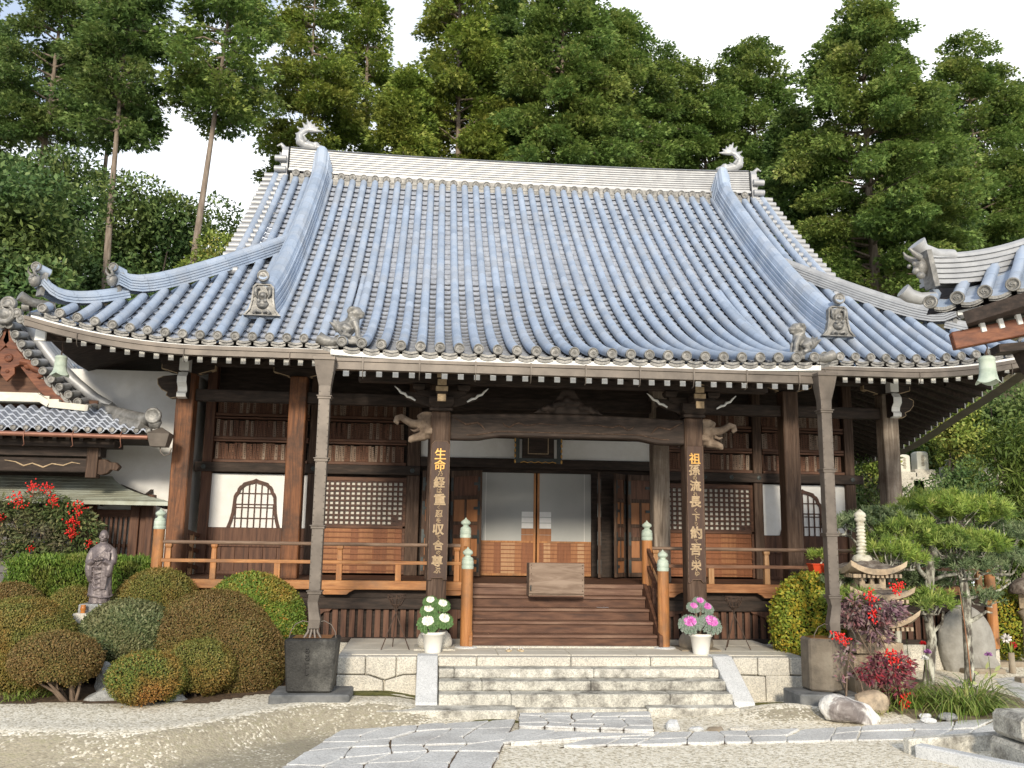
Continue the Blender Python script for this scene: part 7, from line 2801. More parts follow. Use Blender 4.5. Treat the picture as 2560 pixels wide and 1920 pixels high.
# chrysanthemums on thin stems
def mum(x, y, z, colr, lab):
    t = thing("chrysanthemum", lab, "flower", (x, y, gzf(x, y)))
    mb = MB()
    mb.tube([(x + .04, y, gzf(x, y)), (x + .01, y, z * .5), (x, y, z - .02)], [.007, .006, .005], 5)
    mb.build("stem", M("flower_stem", [(.08, .11, .03), (.12, .15, .05)], bump=0), t)
    n = 90
    d = sphere_pts(n)
    d[:, 2] = np.abs(d[:, 2]) * .8
    V = diamonds(np.array([x, y, z]) + d * .012, d, rdir(n), np.full(n, .06), np.full(n, .02))
    quads_np("petals", V, rng.uniform(0, 1, n), leafmat("petal_" + lab.split()[0], colr, trans=.15), t, wloc(t))


mum(5.55, -.1, .52, [(.75, .75, .72), (.85, .85, .83)], "white chrysanthemum on a long stem left of the first pine trunk")
mum(5.66, 0.0, .60, [(.30, .10, .32), (.45, .2, .45)], "purple chrysanthemum beside the white one near the pine trunk")
mum(6.75, .1, .55, [(.30, .12, .32), (.45, .22, .48)], "mauve chrysanthemum in front of the second pine trunk")
for k, (x, y, z) in enumerate(((6.0, 1.6, 1.0), (6.25, 1.7, .80), (6.5, 1.6, .55), (5.95, 1.5, .72))):
    mum(x, y, z, [(.45, .01, .02), (.6, .03, .03)], "red " + ("flower highest among the leaves behind the first pine", "flower just right of the first pine trunk at mid height", "flower lowest of those behind the first pine", "flower left of the first pine trunk at mid height")[k])
# ------------------------------------------------------------------ bronze statue of a monk
SX, SY, SZ = -7.60, 1.2, 1.165
st = thing("monk_statue", "brown bronze statue of a standing bald monk in robes above the clipped shrubs", "statue", (SX, SY, SZ))


def ring_loft(mb, rings, n=40, fold=None):
    rows = []
    for (z, rx, ry, cx, cy) in rings:
        row = []
        for k in range(n):
            a = 2 * PI * k / n
            f = 1.0
            if fold:
                f += fold(a, z)
            row.append((SX + cx + rx * f * math.cos(a), SY + cy + ry * f * math.sin(a), SZ + z))
        rows.append(row)
    mb.grid(rows, 0, True, True)
    mb.add(rows[0], [tuple(range(n))[::-1]], 0, True)
    mb.add(rows[-1], [tuple(range(n))], 0, True)


mb = MB()
folds = lambda a, z: (.045 * math.sin(a * 9 + z * 9) + .03 * math.sin(a * 5 - z * 14 + 1)) * max(0, min(1, (.85 - z) * 2.2))
# under robe hem, outer robe, chest and shoulders
ring_loft(mb, [(.02, .165, .125, .01, 0), (.10, .160, .12, .01, 0), (.20, .150, .115, .01, 0)], fold=folds)
ring_loft(mb, [(.125, .190, .14, .015, 0), (.16, .188, .142, .012, 0), (.28, .172, .135, .01, 0), (.42, .165, .13, .005, 0), (.56, .165, .13, 0, 0), (.66, .170, .135, 0, 0), (.76, .178, .135, 0, 0), (.84, .182, .125, 0, 0), (.90, .165, .105, 0, -.005), (.945, .115, .085, 0, -.008), (.975, .062, .06, 0, -.01), (1.01, .048, .05, 0, -.015)], fold=folds)
# head with brow, nose, mouth, chin, ears
hx, hy, hz = SX + .005, SY - .035, SZ + 1.085
mb.ball((hx, hy, hz + .012), (.070, .080, .092), 18)
mb.ball((hx, hy - .012, hz - .045), (.054, .060, .052), 14)
mb.ball((hx, hy - .076, hz - .008), (.011, .018, .020), 8)
mb.tube([(hx, hy - .072, hz + .022), (hx, hy - .084, hz - .004), (hx, hy - .090, hz - .020)], [.008, .009, .011], 7)
for a in (-1, 1):
    mb.tube([(hx + a * .012, hy - .070, hz + .028), (hx + a * .032, hy - .070, hz + .033), (hx + a * .052, hy - .056, hz + .024)], [.006, .008, .006], 6)
    mb.ball((hx + a * .028, hy - .068, hz + .010), (.014, .008, .008), 8)
    mb.ball((hx + a * .038, hy - .060, hz - .022), (.020, .016, .018), 8)
    mb.ball((hx + a * .071, hy + .004, hz - .002), (.010, .018, .030), 8)
    mb.ball((hx + a * .070, hy - .002, hz - .032), (.009, .011, .014), 8)
mb.tube([(hx - .024, hy - .068, hz - .044), (hx, hy - .076, hz - .047), (hx + .024, hy - .068, hz - .044)], [.006, .008, .006], 6)
mb.ball((hx, hy - .062, hz - .070), (.022, .018, .016), 8)
# arms inside wide sleeves, forearms raised to the chest
for a in (-1, 1):
    mb.tube([(SX + a * .09, SY - .005, SZ + .895), (SX + a * .145, SY - .01, SZ + .855), (SX + a * .172, SY - .025, SZ + .76), (SX + a * .176, SY - .05, SZ + .67), (SX + a * .145, SY - .12, SZ + .64), (SX + a * .085, SY - .175, SZ + .70)], [.045, .062, .070, .070, .056, .038], 12)
    # hanging sleeve
    zb_ = .36 if a < 0 else .44
    mb.tube([(SX + a * .165, SY - .10, SZ + .65), (SX + a * .155, SY - .115, SZ + .55), (SX + a * .140, SY - .115, SZ + .46), (SX + a * .125, SY - .105, SZ + zb_)], [.060, .062, .052, .030], 10)
# robe shawl crossing the chest, and its hanging end
for k in range(5):
    mb.tube([(SX + .11 + .008 * k, SY - .07, SZ + .93 - .01 * k), (SX + .07, SY - .135, SZ + .84 - .03 * k), (SX - .02, SY - .148, SZ + .77 - .035 * k), (SX - .12, SY - .115, SZ + .72 - .03 * k)], [.012, .013, .013, .010], 6)
for k in range(4):
    mb.tube([(SX + .07 + .028 * k, SY - .13, SZ + .84), (SX + .065 + .028 * k, SY - .15, SZ + .62), (SX + .06 + .026 * k, SY - .145, SZ + .40), (SX + .062 + .02 * k, SY - .14, SZ + .24)], [.012, .016, .015, .008], 6)
for k in range(5):                       # swagged folds over the skirt
    z = .62 - .075 * k
    mb.tube([(SX - .11, SY - .12, SZ + z), (SX - .04, SY - .145, SZ + z - .05 - .008 * k), (SX + .04, SY - .145, SZ + z - .04)], [.007, .011, .007], 6)
mb.tube([(SX - .10, SY - .13, SZ + .60), (SX, SY - .155, SZ + .595), (SX + .08, SY - .14, SZ + .61)], [.012, .014, .012], 6)
# hem of the outer robe
pts = [(SX + .015 + .192 * math.cos(a), SY + .142 * math.sin(a), SZ + .135 + .02 * math.sin(a * 2 + .4)) for a in np.linspace(0, 2 * PI, 33)]
mb.tube(pts, .012, 6, cap=False)
body = mb.build("robed_body", STAT, st, remesh=.0075, sub=1)
for a in (-1, 1):                         # hands: palm, four curled fingers and a thumb, held together at the chest
    mb = MB()
    px, py, pz = SX + a * .050 + .005, SY - .190, SZ + .715 + (.012 if a > 0 else 0)
    mb.ball((px, py, pz), (.030, .017, .024), 10)
    for j in range(4):
        ln = (.034, .040, .037, .028)[j]
        z = pz + .017 - .0115 * j
        mb.tube([(px - a * .020, py - .004, z), (px - a * (.020 + ln * .5), py - .020, z + .004), (px - a * (.020 + ln * .9), py - .016, z + .001), (px - a * (.018 + ln * .95), py - .004, z - .002)], [.0078, .0072, .0065, .0055], 7)
    mb.tube([(px + a * .004, py - .008, pz + .020), (px - a * .010, py - .018, pz + .034), (px - a * .026, py - .018, pz + .042)], [.0085, .0078, .006], 7)
    mb.build("hand", STAT, st)
mb = MB()
pts = [(SX + .004 + .05 * math.cos(a), SY - .145 + .012 * math.sin(a), SZ + .63 + .07 * math.sin(a)) for a in np.linspace(0, 2 * PI, 19)]
for p in pts[:-1]:
    mb.ball(p, .009, 6)
mb.build("prayer_beads", STAT, st)
pd = thing("statue_plinth", "low grey stone plinth half hidden by shrubs under the bronze monk statue", "plinth", (SX, SY, .3))
mb = MB()
mb.box(SX - .24, SX + .26, SY - .20, SY + .22, .1, SZ + .018)
mb.build("plinth_block", GROCK, pd, bevel=.02)
cu = thing("offering_cup", "small orange brown offering cup on a pale stone by the statue's foot", "cup", (-7.72, .90, 1.06))
mb = MB()
mb.lathe([(.035, 0), (.04, .01), (.03, .03), (.045, .05), (.042, .085), (.035, .11), (.038, .125), (.03, .125), (.028, .09)], (-7.72, .90, 1.055), 14)
mb.build("cup", M("orange_brown_glaze", [(.35, .12, .03), (.5, .2, .05)], scale=6, rough=.3, bump=.05), cu)
sb = thing("small_stone_block", "pale square stone block carrying the orange offering cup", "stone block", (-7.74, .88, .9))
mb = MB()
mb.box(-7.84, -7.60, .80, 1.0, .3, 1.055)
mb.build("block", GRANITE, sb, bevel=.012)


# ------------------------------------------------------------------ rocks
def rock(label, cx, cy, z0, rx, ry, rz, mat, seed, name="garden_rock", peak=(0, 0), cuts=7, sub=4):
    bm = bmesh.new()
    bmesh.ops.create_icosphere(bm, subdivisions=sub, radius=1)
    r = np.random.default_rng(seed)
    for k in range(cuts):
        nrm = unit(r.normal(size=3) + np.array([0, 0, .25]))
        h = r.uniform(.48, .80) if cuts > 8 else r.uniform(.62, .86)
        for v in bm.verts:
            c = np.array(v.co)
            d = c @ nrm - h
            if d > 0:
                c = c - nrm * d * .92
                v.co = c
    ks = r.normal(size=(10, 3)) * np.array([3, 6, 12, 3, 5, 9, 15, 4, 7, 18])[:, None] / 2
    ph = r.uniform(0, 6, 10)
    am = 1 / np.linalg.norm(ks, axis=1)
    for v in bm.verts:
        c = np.array(v.co)
        d = (np.sin(ks @ c + ph) * am).sum() * .16
        c = c * (1 + d)
        h = (c[2] + 1) / 2
        v.co = (cx + c[0] * rx + peak[0] * h, cy + c[1] * ry + peak[1] * h, z0 + (c[2] + .35) * rz / 1.35)
    me = bpy.data.meshes.new(name)
    bm.to_mesh(me)
    bm.free()
    me.polygons.foreach_set("use_smooth", [sub > 3] * len(me.polygons))
    o = link_mesh(name, me, mat)
    ctr = Vector((cx, cy, z0))
    me.transform(Matrix.Translation(-ctr))
    o.location = ctr
    tag(o, label, "rock")
    return o


ROCKB = M("white_streaked_rock", [(0.17, 0.145, 0.135), (0.29, 0.26, 0.245), (0.66, 0.64, 0.60)], scale=2.3, rough=0.9, bump=0.9, bscale=12, pos=[0.36, 0.46, 0.53], distort=0.9, dist=0.05)
rock("big two toned rock, white below and grey above, at the gravel's right edge", 3.60, -1.60, -.10, .52, .36, .46, ROCKB, 3, peak=(-.16, 0), cuts=13)
rock("tan rounded stone tucked behind the big two toned rock", 4.05, -1.18, -.02, .24, .18, .24, TSTONE, 4, sub=3)
rock("tall upright grey rock between the front clipped shrubs", -6.86, -.30, -.05, .20, .16, .62, GROCK, 5, peak=(-.08, 0), cuts=11)
rock("low sloping blue grey rock at the gravel edge below the upright one", -6.82, -.66, -.06, .28, .18, .24, GROCK, 6, peak=(.08, 0))
rock("low mossy grey rock behind the small clipped shrub's stem", -6.45, -.62, -.06, .20, .16, .20, BSTONE, 7)
rock("rounded blue grey rock right of the small clipped shrub's stem", -5.80, -.72, -.05, .20, .16, .17, GROCK, 8)
rock("round pale cobble lying near the flagstone path corner", .93, -2.02, -.13, .10, .085, .13, GRANITE_W, 9, sub=3)
rock("small flat pale stone at the path edge beside the round cobble", 1.22, -2.12, -.13, .11, .08, .07, GRANITE_W, 10, sub=3)
rock("small brownish stone third along the path edge", 1.50, -2.08, -.13, .12, .07, .06, BSTONE, 11, sub=3)
rock("long flat pale stone last along the path edge before the big rock", 1.85, -2.10, -.13, .20, .07, .06, GRANITE, 12, sub=3)
rock("small white stone just right of the big two toned rock", 4.62, -1.75, -.09, .12, .07, .06, GRANITE_W, 13, sub=3)
rock("small dark grey stone under the strap leaf clump", 4.98, -1.62, -.08, .13, .09, .09, GROCK, 14, sub=3)
rock("flat white pebble lying in front of the strap leaf clump", 4.72, -1.50, -.08, .09, .05, .05, GRANITE_W, 15, sub=3)

# standing stone monument
mo = thing("stone_monument", "rounded grey natural stone monument standing behind the pine trunks", "monument", (7.75, 2.2, 0))
r1 = rock("", 7.70, 2.2, 0.05, .52, .22, 1.18, BSTONE, 21, name="standing_stone", cuts=5)
r1["label"] = ""
del r1["label"], r1["category"]
r1.parent = mo
r1.location = r1.location - mo.location
r1.data.materials[0] = M("grey_standing_stone", [(.17, .165, .145), (.27, .26, .235), (.36, .35, .32)], scale=2.5, rough=.9, bump=.7, bscale=16)
r2_ = rock("", 8.05, 2.12, 0.05, .34, .16, .78, BSTONE, 23, name="leaning_stone", peak=(-.34, 0), cuts=9)
del r2_["category"]
r2_.parent = mo
r2_.location = r2_.location - mo.location
r2_.data.materials[0] = r1.data.materials[0]
mb = MB()
mb.box(7.45, 8.25, 1.92, 2.5, -.1, .08)
mb.build("monument_base", BSTONE, mo, bevel=.02)
vs = thing("flower_vase", "narrow vase of red and white flowers right of the standing stone monument", "vase", (8.42, 2.0, 0))
mb = MB()
mb.lathe([(.06, 0), (.055, .2), (.05, .36), (.04, .36)], (8.42, 2.0, 0), 12)
mb.build("vase", BSTONE, vs)
n = 60
d = sphere_pts(n)
quads_np("white_flowers", diamonds(np.array([8.32, 1.96, .62]) + d * .03, d, rdir(n), np.full(n, .07), np.full(n, .035)), rng.uniform(0, 1, n), leafmat("white_flower_petal", [(.7, .65, .65), (.85, .82, .8)], trans=.15), vs, wloc(vs))
quads_np("red_flowers", diamonds(np.array([8.44, 1.96, .50]) + d * .02, d, rdir(n), np.full(n, .055), np.full(n, .03)), rng.uniform(0, 1, n), leafmat("red_flower_petal", [(.4, .01, .02), (.6, .04, .04)], trans=.15), vs, wloc(vs))
quads_np("stems", diamonds(np.tile(np.array([[8.42, 2.0, .34]]), (24, 1)), unit(rdir(24) * .4 + np.array([0, 0, 1])), rdir(24), np.full(24, .26), np.full(24, .03)), rng.uniform(0, 1, 24), PINE, vs, wloc(vs))

# ------------------------------------------------------------------ stone lantern with tiered roofs
la = thing("stone_lantern", "tan tiered stone lantern with curved roofs and a ringed spire beside the pines", "lantern", (4.80, .2, 0))
LX, LY = 4.80, .2


def curved_roof(z, w, h, mat, thick=.09, sweep=.10):
    mb = MB()
    N_ = 9
    top, bot = [], []
    for i in range(N_):
        rt, rb = [], []
        for j in range(N_):
            u, v = -1 + 2 * i / (N_ - 1), -1 + 2 * j / (N_ - 1)
            m_ = max(abs(u), abs(v))
            zz = h * (1 - m_) ** 1.35 + sweep * (abs(u) * abs(v)) ** 2.2
            rt.append((LX + u * w, LY + v * w, z + thick + zz))
            rb.append((LX + u * w * .97, LY + v * w * .97, z + sweep * (abs(u) * abs(v)) ** 2.2))
        top.append(rt)
        bot.append(rb)
    mb.grid(top, 0, True)
    mb.grid(bot, 1, True)
    for e in ([r[0] for r in top], [r[-1] for r in top], top[0], top[-1]):
        lo = [(LX + (p[0] - LX) * .97, LY + (p[1] - LY) * .97, z + sweep * (abs((p[0] - LX) / w) * abs((p[1] - LY) / w)) ** 2.2) for p in e]
        mb.strip(e, lo, 1)
    k = int(w * 2 / .085)
    for q in range(k):
        a = -w * .8 + 1.6 * w * q / (k - 1)
        mb.box(LX + a - .02, LX + a + .02, LY - w * .86, LY - w * .6, z - .045, z + .012, 1)
        mb.box(LX - w * .86, LX - w * .6, LY + a - .02, LY + a + .02, z - .045, z + .012, 1)
    return mb.build("tier_roof", [LSTONE, TSTONE], la, fix=True)


mb = MB()
mb.prism([(LX - .40, -.06), (LX - .43, .1), (LX - .42, .50), (LX - .37, .58), (LX - .02, .59), (LX - .01, -.06)], LY - .34, LY + .34, 'xz')
mb.prism([(LX + .01, -.06), (LX + .02, .59), (LX + .33, .58), (LX + .40, .48), (LX + .45, -.06)], LY - .33, LY + .34, 'xz')
mb.build("base_block", TSTONE, la, bevel=.03)
mb = MB()
mb.box(LX - .385, LX + .385, LY - .35, LY + .35, .605, .765)
for a in (-.2, .0, .2):
    mb.box(LX + a - .08, LX + a + .08, LY - .36, LY - .345, .63, .72)
    mb.box(LX + a - .012, LX + a + .012, LY - .365, LY - .345, .63, .74)
mb.build("carved_platform", TSTONE, la, bevel=.012)
mb = MB()
mb.box(LX - .26, LX + .26, LY - .24, LY + .24, .765, 1.03)
mb.build("lower_body", TSTONE, la, bevel=.012)
curved_roof(1.01, .58, .22, LSTONE, sweep=.20)
mb = MB()
mb.box(LX - .22, LX + .22, LY - .2, LY + .2, 1.18, 1.47)
mb.build("middle_body", TSTONE, la, bevel=.012)
curved_roof(1.43, .54, .18, LSTONE, sweep=.13)
mb = MB()
z0, z1, hw = 1.60, 1.83, .22
for y0, y1, al in ((LY - .22, LY - .16, True), (LY + .16, LY + .22, True)):
    for a, b_ in ((-.22, -.125), (-.04, .03), (.115, .22)):
        mb.box(LX + a, LX + b_, y0, y1, z0, z1)
    mb.box(LX - .22, LX + .22, y0 + .001, y1 - .001, z0, z0 + .07)
    mb.box(LX - .22, LX + .22, y0 + .001, y1 - .001, z1 - .05, z1)
    for c in (-.082, .073):
        mb.prism([(LX + c - .045, z1 - .05), (LX + c - .04, z1 - .072), (LX + c - .02, z1 - .062), (LX + c, z1 - .056), (LX + c + .02, z1 - .062), (LX + c + .04, z1 - .072), (LX + c + .045, z1 - .05)], y0 + .002, y1 - .002, 'xz')
for x0, x1 in ((LX - .22, LX - .16), (LX + .16, LX + .22)):
    mb.box(x0, x1, LY - .16, LY + .16, z0, z1)
mb.box(LX - .30, LX + .30, LY - .28, LY + .28, 1.565, 1.60)
mb.build("fire_box", TSTONE, la, bevel=.006)
curved_roof(1.82, .47, .20, LSTONE, sweep=.14)
mb = MB()
pr = [(.15, 2.02), (.16, 2.07), (.12, 2.12), (.08, 2.13)]
for k in range(9):
    z = 2.15 + k * .056
    pr += [(.058, z), (.085 - .002 * k, z + .008), (.085 - .002 * k, z + .034), (.058, z + .042)]
pr += [(.05, 2.655), (.085, 2.68), (.092, 2.71), (.07, 2.735), (.10, 2.755), (.085, 2.80), (.04, 2.84), (.0, 2.87)]
mb.lathe(pr, (LX - .05, LY, 0), 18)
mb.build("ringed_spire", M("pale_ringed_stone", [(.30, .27, .20), (.52, .50, .41), (.62, .60, .52)], scale=9, rough=.9, bump=.4), la)

# second lantern cut off by the right edge
l2 = thing("stone_lantern", "grey stone lantern with a round cap cut off by the picture's right edge", "lantern", (9.22, 2.6, 0))
mb = MB()
mb.lathe([(.13, 0), (.12, .3), (.11, .9), (.16, .98), (.19, 1.05), (.14, 1.06), (.13, 1.10)], (9.22, 2.6, 0), 16)
mb.build("post", BSTONE, l2)
mb = MB()
mb.lathe([(.05, 1.10), (.15, 1.11), (.15, 1.38), (.05, 1.39)], (9.22, 2.6, 0), 6, 0, False)
mb.build("fire_box", TSTONE, l2)
mb = MB()
mb.lathe([(.0, 1.38), (.30, 1.385), (.31, 1.43), (.27, 1.55), (.16, 1.66), (.05, 1.70), (.06, 1.76), (.0, 1.80)], (9.22, 2.6, 0), 20)
mb.build("round_cap", LSTONE, l2)

# bonsai in a red pot on the veranda
bo = thing("potted_bonsai", "small bonsai in a red glazed pot on the veranda behind the lantern spire", "plant pot", (4.62, 1.2, 1.5))
bx_, by_, bz_ = 4.42, 1.05, 1.79
mb = MB()
mb.frust(bx_, by_, bz_, bz_ + .14, .15, .10, .19, .13)
mb.box(bx_ - .20, bx_ + .20, by_ - .14, by_ + .14, bz_ + .14, bz_ + .165)
mb.build("red_pot", RED, bo, bevel=.008)
mb = MB()
mb.box(bx_ - .12, bx_ + .12, by_ - .09, by_ + .09, .45, bz_)
mb.build("pot_stand", DARK, bo, bevel=.01)
v, c, B = pad_needles(bx_ - .02, by_ - .02, bz_ + .30, .28, .2, .08, 131, .09)
quads_np("needles", v, c, PINE, bo, wloc(bo))
mb = MB()
mb.tube([(bx_, by_, bz_ + .15), (bx_ + .05, by_, bz_ + .22), (bx_ - .03, by_, bz_ + .3)], [.02, .016, .01], 6)
mb.build("trunk", PBARK, bo)

# ------------------------------------------------------------------ stone posts and kerbs at the lower right
pp = thing("stone_gate_post", "short stacked granite post with a split cap block at the right edge", "post", (4.45, -4.05, 0))
mb = MB()
mb.box(4.23, 4.75, -4.35, -3.75, .18, .46)
mb.build("cap_block", STEPD, pp, bevel=.05)
mb = MB()
mb.box(4.20, 4.72, -4.4, -3.72, -.4, .155)
mb.build("post_block", STEPD, pp, bevel=.045)
kb_ = thing("stone_kerb", "long mossy granite kerb running to the granite post at the lower right", "kerb", (4, -3.2, 0))
mb = MB()
mb.beam((3.40, -3.36, -.07), (4.95, -3.14, -.04), .13, .22)
mb.build("kerb_block", STEPST, kb_, bevel=.015)
kb_ = thing("stone_kerb", "pale granite kerb slanting from the long kerb's tip toward the camera", "kerb", (3.6, -3.7, 0))
mb = MB()
mb.beam((3.47, -3.50, -.09), (4.10, -4.6, -.08), .16, .20)
mb.build("kerb_block", GRANITE_W, kb_, bevel=.015)

# ------------------------------------------------------------------ graves on the slope
def grave(x, y, z, w, h, lab, step=True):
    t = thing("gravestone", lab, "gravestone", (x, y, z), "gravestones on the slope")
    mb = MB()
    mb.box(x - w / 2, x + w / 2, y - w / 2, y + w / 2, z, z + h)
    mb.frust(x, y, z + h, z + h + .05, w / 2, w / 2, w / 3, w / 3)
    mb.build("upright_stone", GRAVEW, t, bevel=.02)
    mb = MB()
    mb.box(x - w * .9, x + w * .9, y - w * .8, y + w * .8, z - .28, z)
    mb.box(x - w * 1.3, x + w * 1.3, y - w * 1.1, y + w * 1.1, z - 1.3, z - .28)
    mb.build("stepped_base", GRANITE, t, bevel=.02)
    mb = MB()
    for k in range(4):
        zz = z + h - .13 - k * (h - .2) / 4
        for (a, b_) in ((-.06, .0), (-.05, .04), (-.02, -.03)):
            mb.box(x - .06 + a * .1, x + .05 + b_ * .3, y - w / 2 - .004, y - w / 2, zz + b_ - .008, zz + b_ + .008)
        mb.box(x - .006, x + .006, y - w / 2 - .005, y - w / 2, zz - .05, zz + .05)
    mb.build("carved_characters", BSTONE, t, fix=False)


grave(14.28, 16, 4.75, .42, .58, "pale upright gravestone nearest the weathered corner pillar")
grave(14.96, 16, 4.85, .42, .60, "pale upright gravestone with a sharper top, second from the corner pillar")
grave(16.55, 16.2, 5.30, .40, .50, "grey gravestone half hidden by bushes higher up the slope")
grave(16.95, 15.8, 4.75, .60, .45, "broad low gravestone beside the tall bamboo grass")

# ------------------------------------------------------------------ shrubs and trees of the hillside
def leaf_cloud(clumps, per, leaf, aspect, seed, droop=.2, flat=.6):
    r = np.random.default_rng(seed)
    V, var = [], []
    for (x, y, z, rx, rz) in clumps:
        n = int(per * rx * rx)
        d = sphere_pts(n)
        q = r.uniform(.55, 1.02, (n, 1)) ** .5
        P = np.array([x, y, z]) + d * q * np.array([rx, rx, rz]) * (1 + .12 * lump(d * 1.5, seed + int(x * 10) % 97))[:, None]
        D = unit(d * .5 + rdir(n) * .8 + np.array([0, 0, -droop]))
        L = leaf * r.uniform(.6, 1.3, n)
        V.append(diamonds(P, D, unit(np.array([0, 0, flat]) + d * .6 + rdir(n) * .5), L, L * aspect))
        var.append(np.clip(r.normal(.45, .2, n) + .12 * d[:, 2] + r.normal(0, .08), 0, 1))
    return np.concatenate(V), np.concatenate(var)


BROADD = leafmat("dark_evergreen_leaf", [(0.033, 0.070, 0.023), (0.070, 0.137, 0.043), (0.129, 0.212, 0.067), (0.235, 0.305, 0.117)], patch=[(0.043, 0.070, 0.021), (0.094, 0.140, 0.037), (0.177, 0.235, 0.067), (0.282, 0.329, 0.117)], patch_scale=.5)
BROADY = leafmat("yellow_green_leaf", [(0.083, 0.129, 0.028), (0.177, 0.258, 0.047), (0.305, 0.388, 0.083), (0.500, 0.500, 0.140)], patch=[(0.070, 0.117, 0.028), (0.164, 0.200, 0.047), (0.352, 0.305, 0.070), (0.469, 0.469, 0.140)], patch_scale=.8)
BAMB = leafmat("bamboo_leaf", [(.05, .09, .016), (.11, .17, .03), (.18, .25, .05), (.28, .32, .10)], patch=[(.04, .075, .014), (.09, .145, .028), (.16, .21, .045), (.24, .28, .08)], patch_scale=1.2)


def shrub(label, cx, cy, clumps, mat, seed, per=1500, leaf=.16, aspect=.5, name="evergreen_shrub", cat="shrub", droop=.2):
    z = gzf(cx, cy)
    t = thing(name, label, cat, (cx, cy, z))
    V, var = leaf_cloud(clumps, per, leaf, aspect, seed, droop)
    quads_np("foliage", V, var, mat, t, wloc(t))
    mb = MB()
    r = random.Random(seed)
    for k in range(5):
        c = clumps[r.randrange(len(clumps))]
        mb.tube([(cx + r.uniform(-.15, .15), cy + r.uniform(-.1, .1), z - .1), ((cx + c[0]) / 2, (cy + c[1]) / 2, (z + c[2]) / 2), (c[0], c[1], c[2] + c[4] * .4)], [.07, .05, .02], 6)
    mb.build("stems", BARK_D, t)
    return t


def mass(cx, cy, cz, W, D_, H, n, r0, seed):
    r = np.random.default_rng(seed)
    out = []
    for k in range(n):
        d = r.normal(size=3) * .45
        s = r.uniform(.75, 1.2)
        out.append((cx + d[0] * W, cy + d[1] * D_, cz + np.clip(d[2], -.9, .9) * H, r0 * s, r0 * s * .72))
    return out


# right: bamboo grass, dark hedge, slope bushes
shrub("tall pale green bamboo grass filling the right edge of the garden", 10.0, 3.6, mass(10.15, 3.7, 3.0, .75, .5, 1.6, 26, .5, 1) + mass(9.75, 3.4, 2.1, .5, .35, .7, 10, .42, 2) + mass(10.3, 3.6, 4.4, .6, .5, .5, 8, .5, 4), BAMB, 201, per=900, leaf=.20, aspect=.17, name="bamboo_grass", droop=.5)
shrub("dark green clipped hedge row across the back of the garden", 10.9, 9.0, [(8.9 + .55 * k, 9 + .2 * math.sin(k * 2), 3.0 + .12 * math.sin(k * 1.7), .85, 1.0) for k in range(10)] + [(9 + .7 * k, 8.8, 1.6, .9, 1.0) for k in range(7)], BROADD, 202, per=1200, leaf=.12, aspect=.45, name="garden_hedge", cat="hedge")
shrub("ivy green bush rising beside the hall's right rear corner post", 9.2, 10.5, mass(9.3, 10.5, 3.6, .9, .6, 1.6, 16, .7, 5), BROADD, 203, per=1100, leaf=.11)
shrub("yellow green bush with upright twigs above the graves", 14.2, 13.6, mass(15.6, 14.6, 6.2, 1.0, .7, 1.2, 16, .65, 6), BROADY, 204, per=1000, leaf=.15)
shrub("mid green bush between the graves and the bamboo grass", 15.0, 12.6, mass(14.9, 13.0, 4.1, 1.6, .7, .6, 14, .6, 7), BROADD, 205, per=1000, leaf=.14)
shrub("dark bush under the eave behind the first gravestone", 15.0, 19.0, mass(15.4, 19, 6.6, 1.8, .8, 1.2, 16, .9, 8), BROADD, 206, per=700, leaf=.18)
shrub("brownish bush on the slope left of the bamboo grass top", 18, 19, mass(18.2, 19, 6.8, 1.7, .8, 1.4, 16, .9, 9), BROADY, 207, per=650, leaf=.18)
shrub("dense dark bush filling the slope at the upper right behind the bamboo grass", 16.6, 14.2, mass(17.6, 15, 6.6, 1.5, .8, 1.8, 20, .9, 10), BROADD, 208, per=750, leaf=.17)
shrub("russet tinged bush low on the slope behind the corner pillar", 12.6, 15.0, mass(12.8, 15.4, 5.2, 1.0, .6, .8, 12, .6, 11), BROADY, 209, per=900, leaf=.14)

# left: broadleaf evergreens above the annex
shrub("large dark broadleaf evergreen at the left edge behind the annex roof", -18, 17, mass(-17.6, 17, 11.4, 2.6, 1.6, 4.2, 46, 1.35, 21), BROADD, 221, per=420, leaf=.24, aspect=.5)
shrub("dark rounded evergreen thicket left of the roof between two bare trunks", -14.5, 22, mass(-15.0, 23, 13.6, 2.9, 1.6, 2.9, 46, 1.3, 22), BROADD, 222, per=420, leaf=.22)
shrub("tall dark evergreen thicket behind the thin bare trunk at the left", -19, 25, mass(-20.0, 25, 16.0, 2.4, 1.6, 2.6, 32, 1.4, 23), BROADD, 223, per=380, leaf=.24)
shrub("yellowish green bush touching the left gable of the temple roof", -9.8, 20, mass(-10.3, 20.5, 11.8, 1.3, .8, 1.9, 28, .85, 24), BROADY, 224, per=700, leaf=.17)
shrub("deep green bush low behind the left corner of the temple roof", -13, 16.8, mass(-12.9, 17.5, 9.0, 2.4, .8, 1.7, 34, 1.0, 25), BROADD, 225, per=600, leaf=.19)
shrub("dark green bush behind the goblin tile at the left corner of the roof", -17.5, 15.5, mass(-16.6, 15.6, 7.8, 2.0, .8, 1.8, 28, 1.0, 26), BROADD, 226, per=600, leaf=.19)

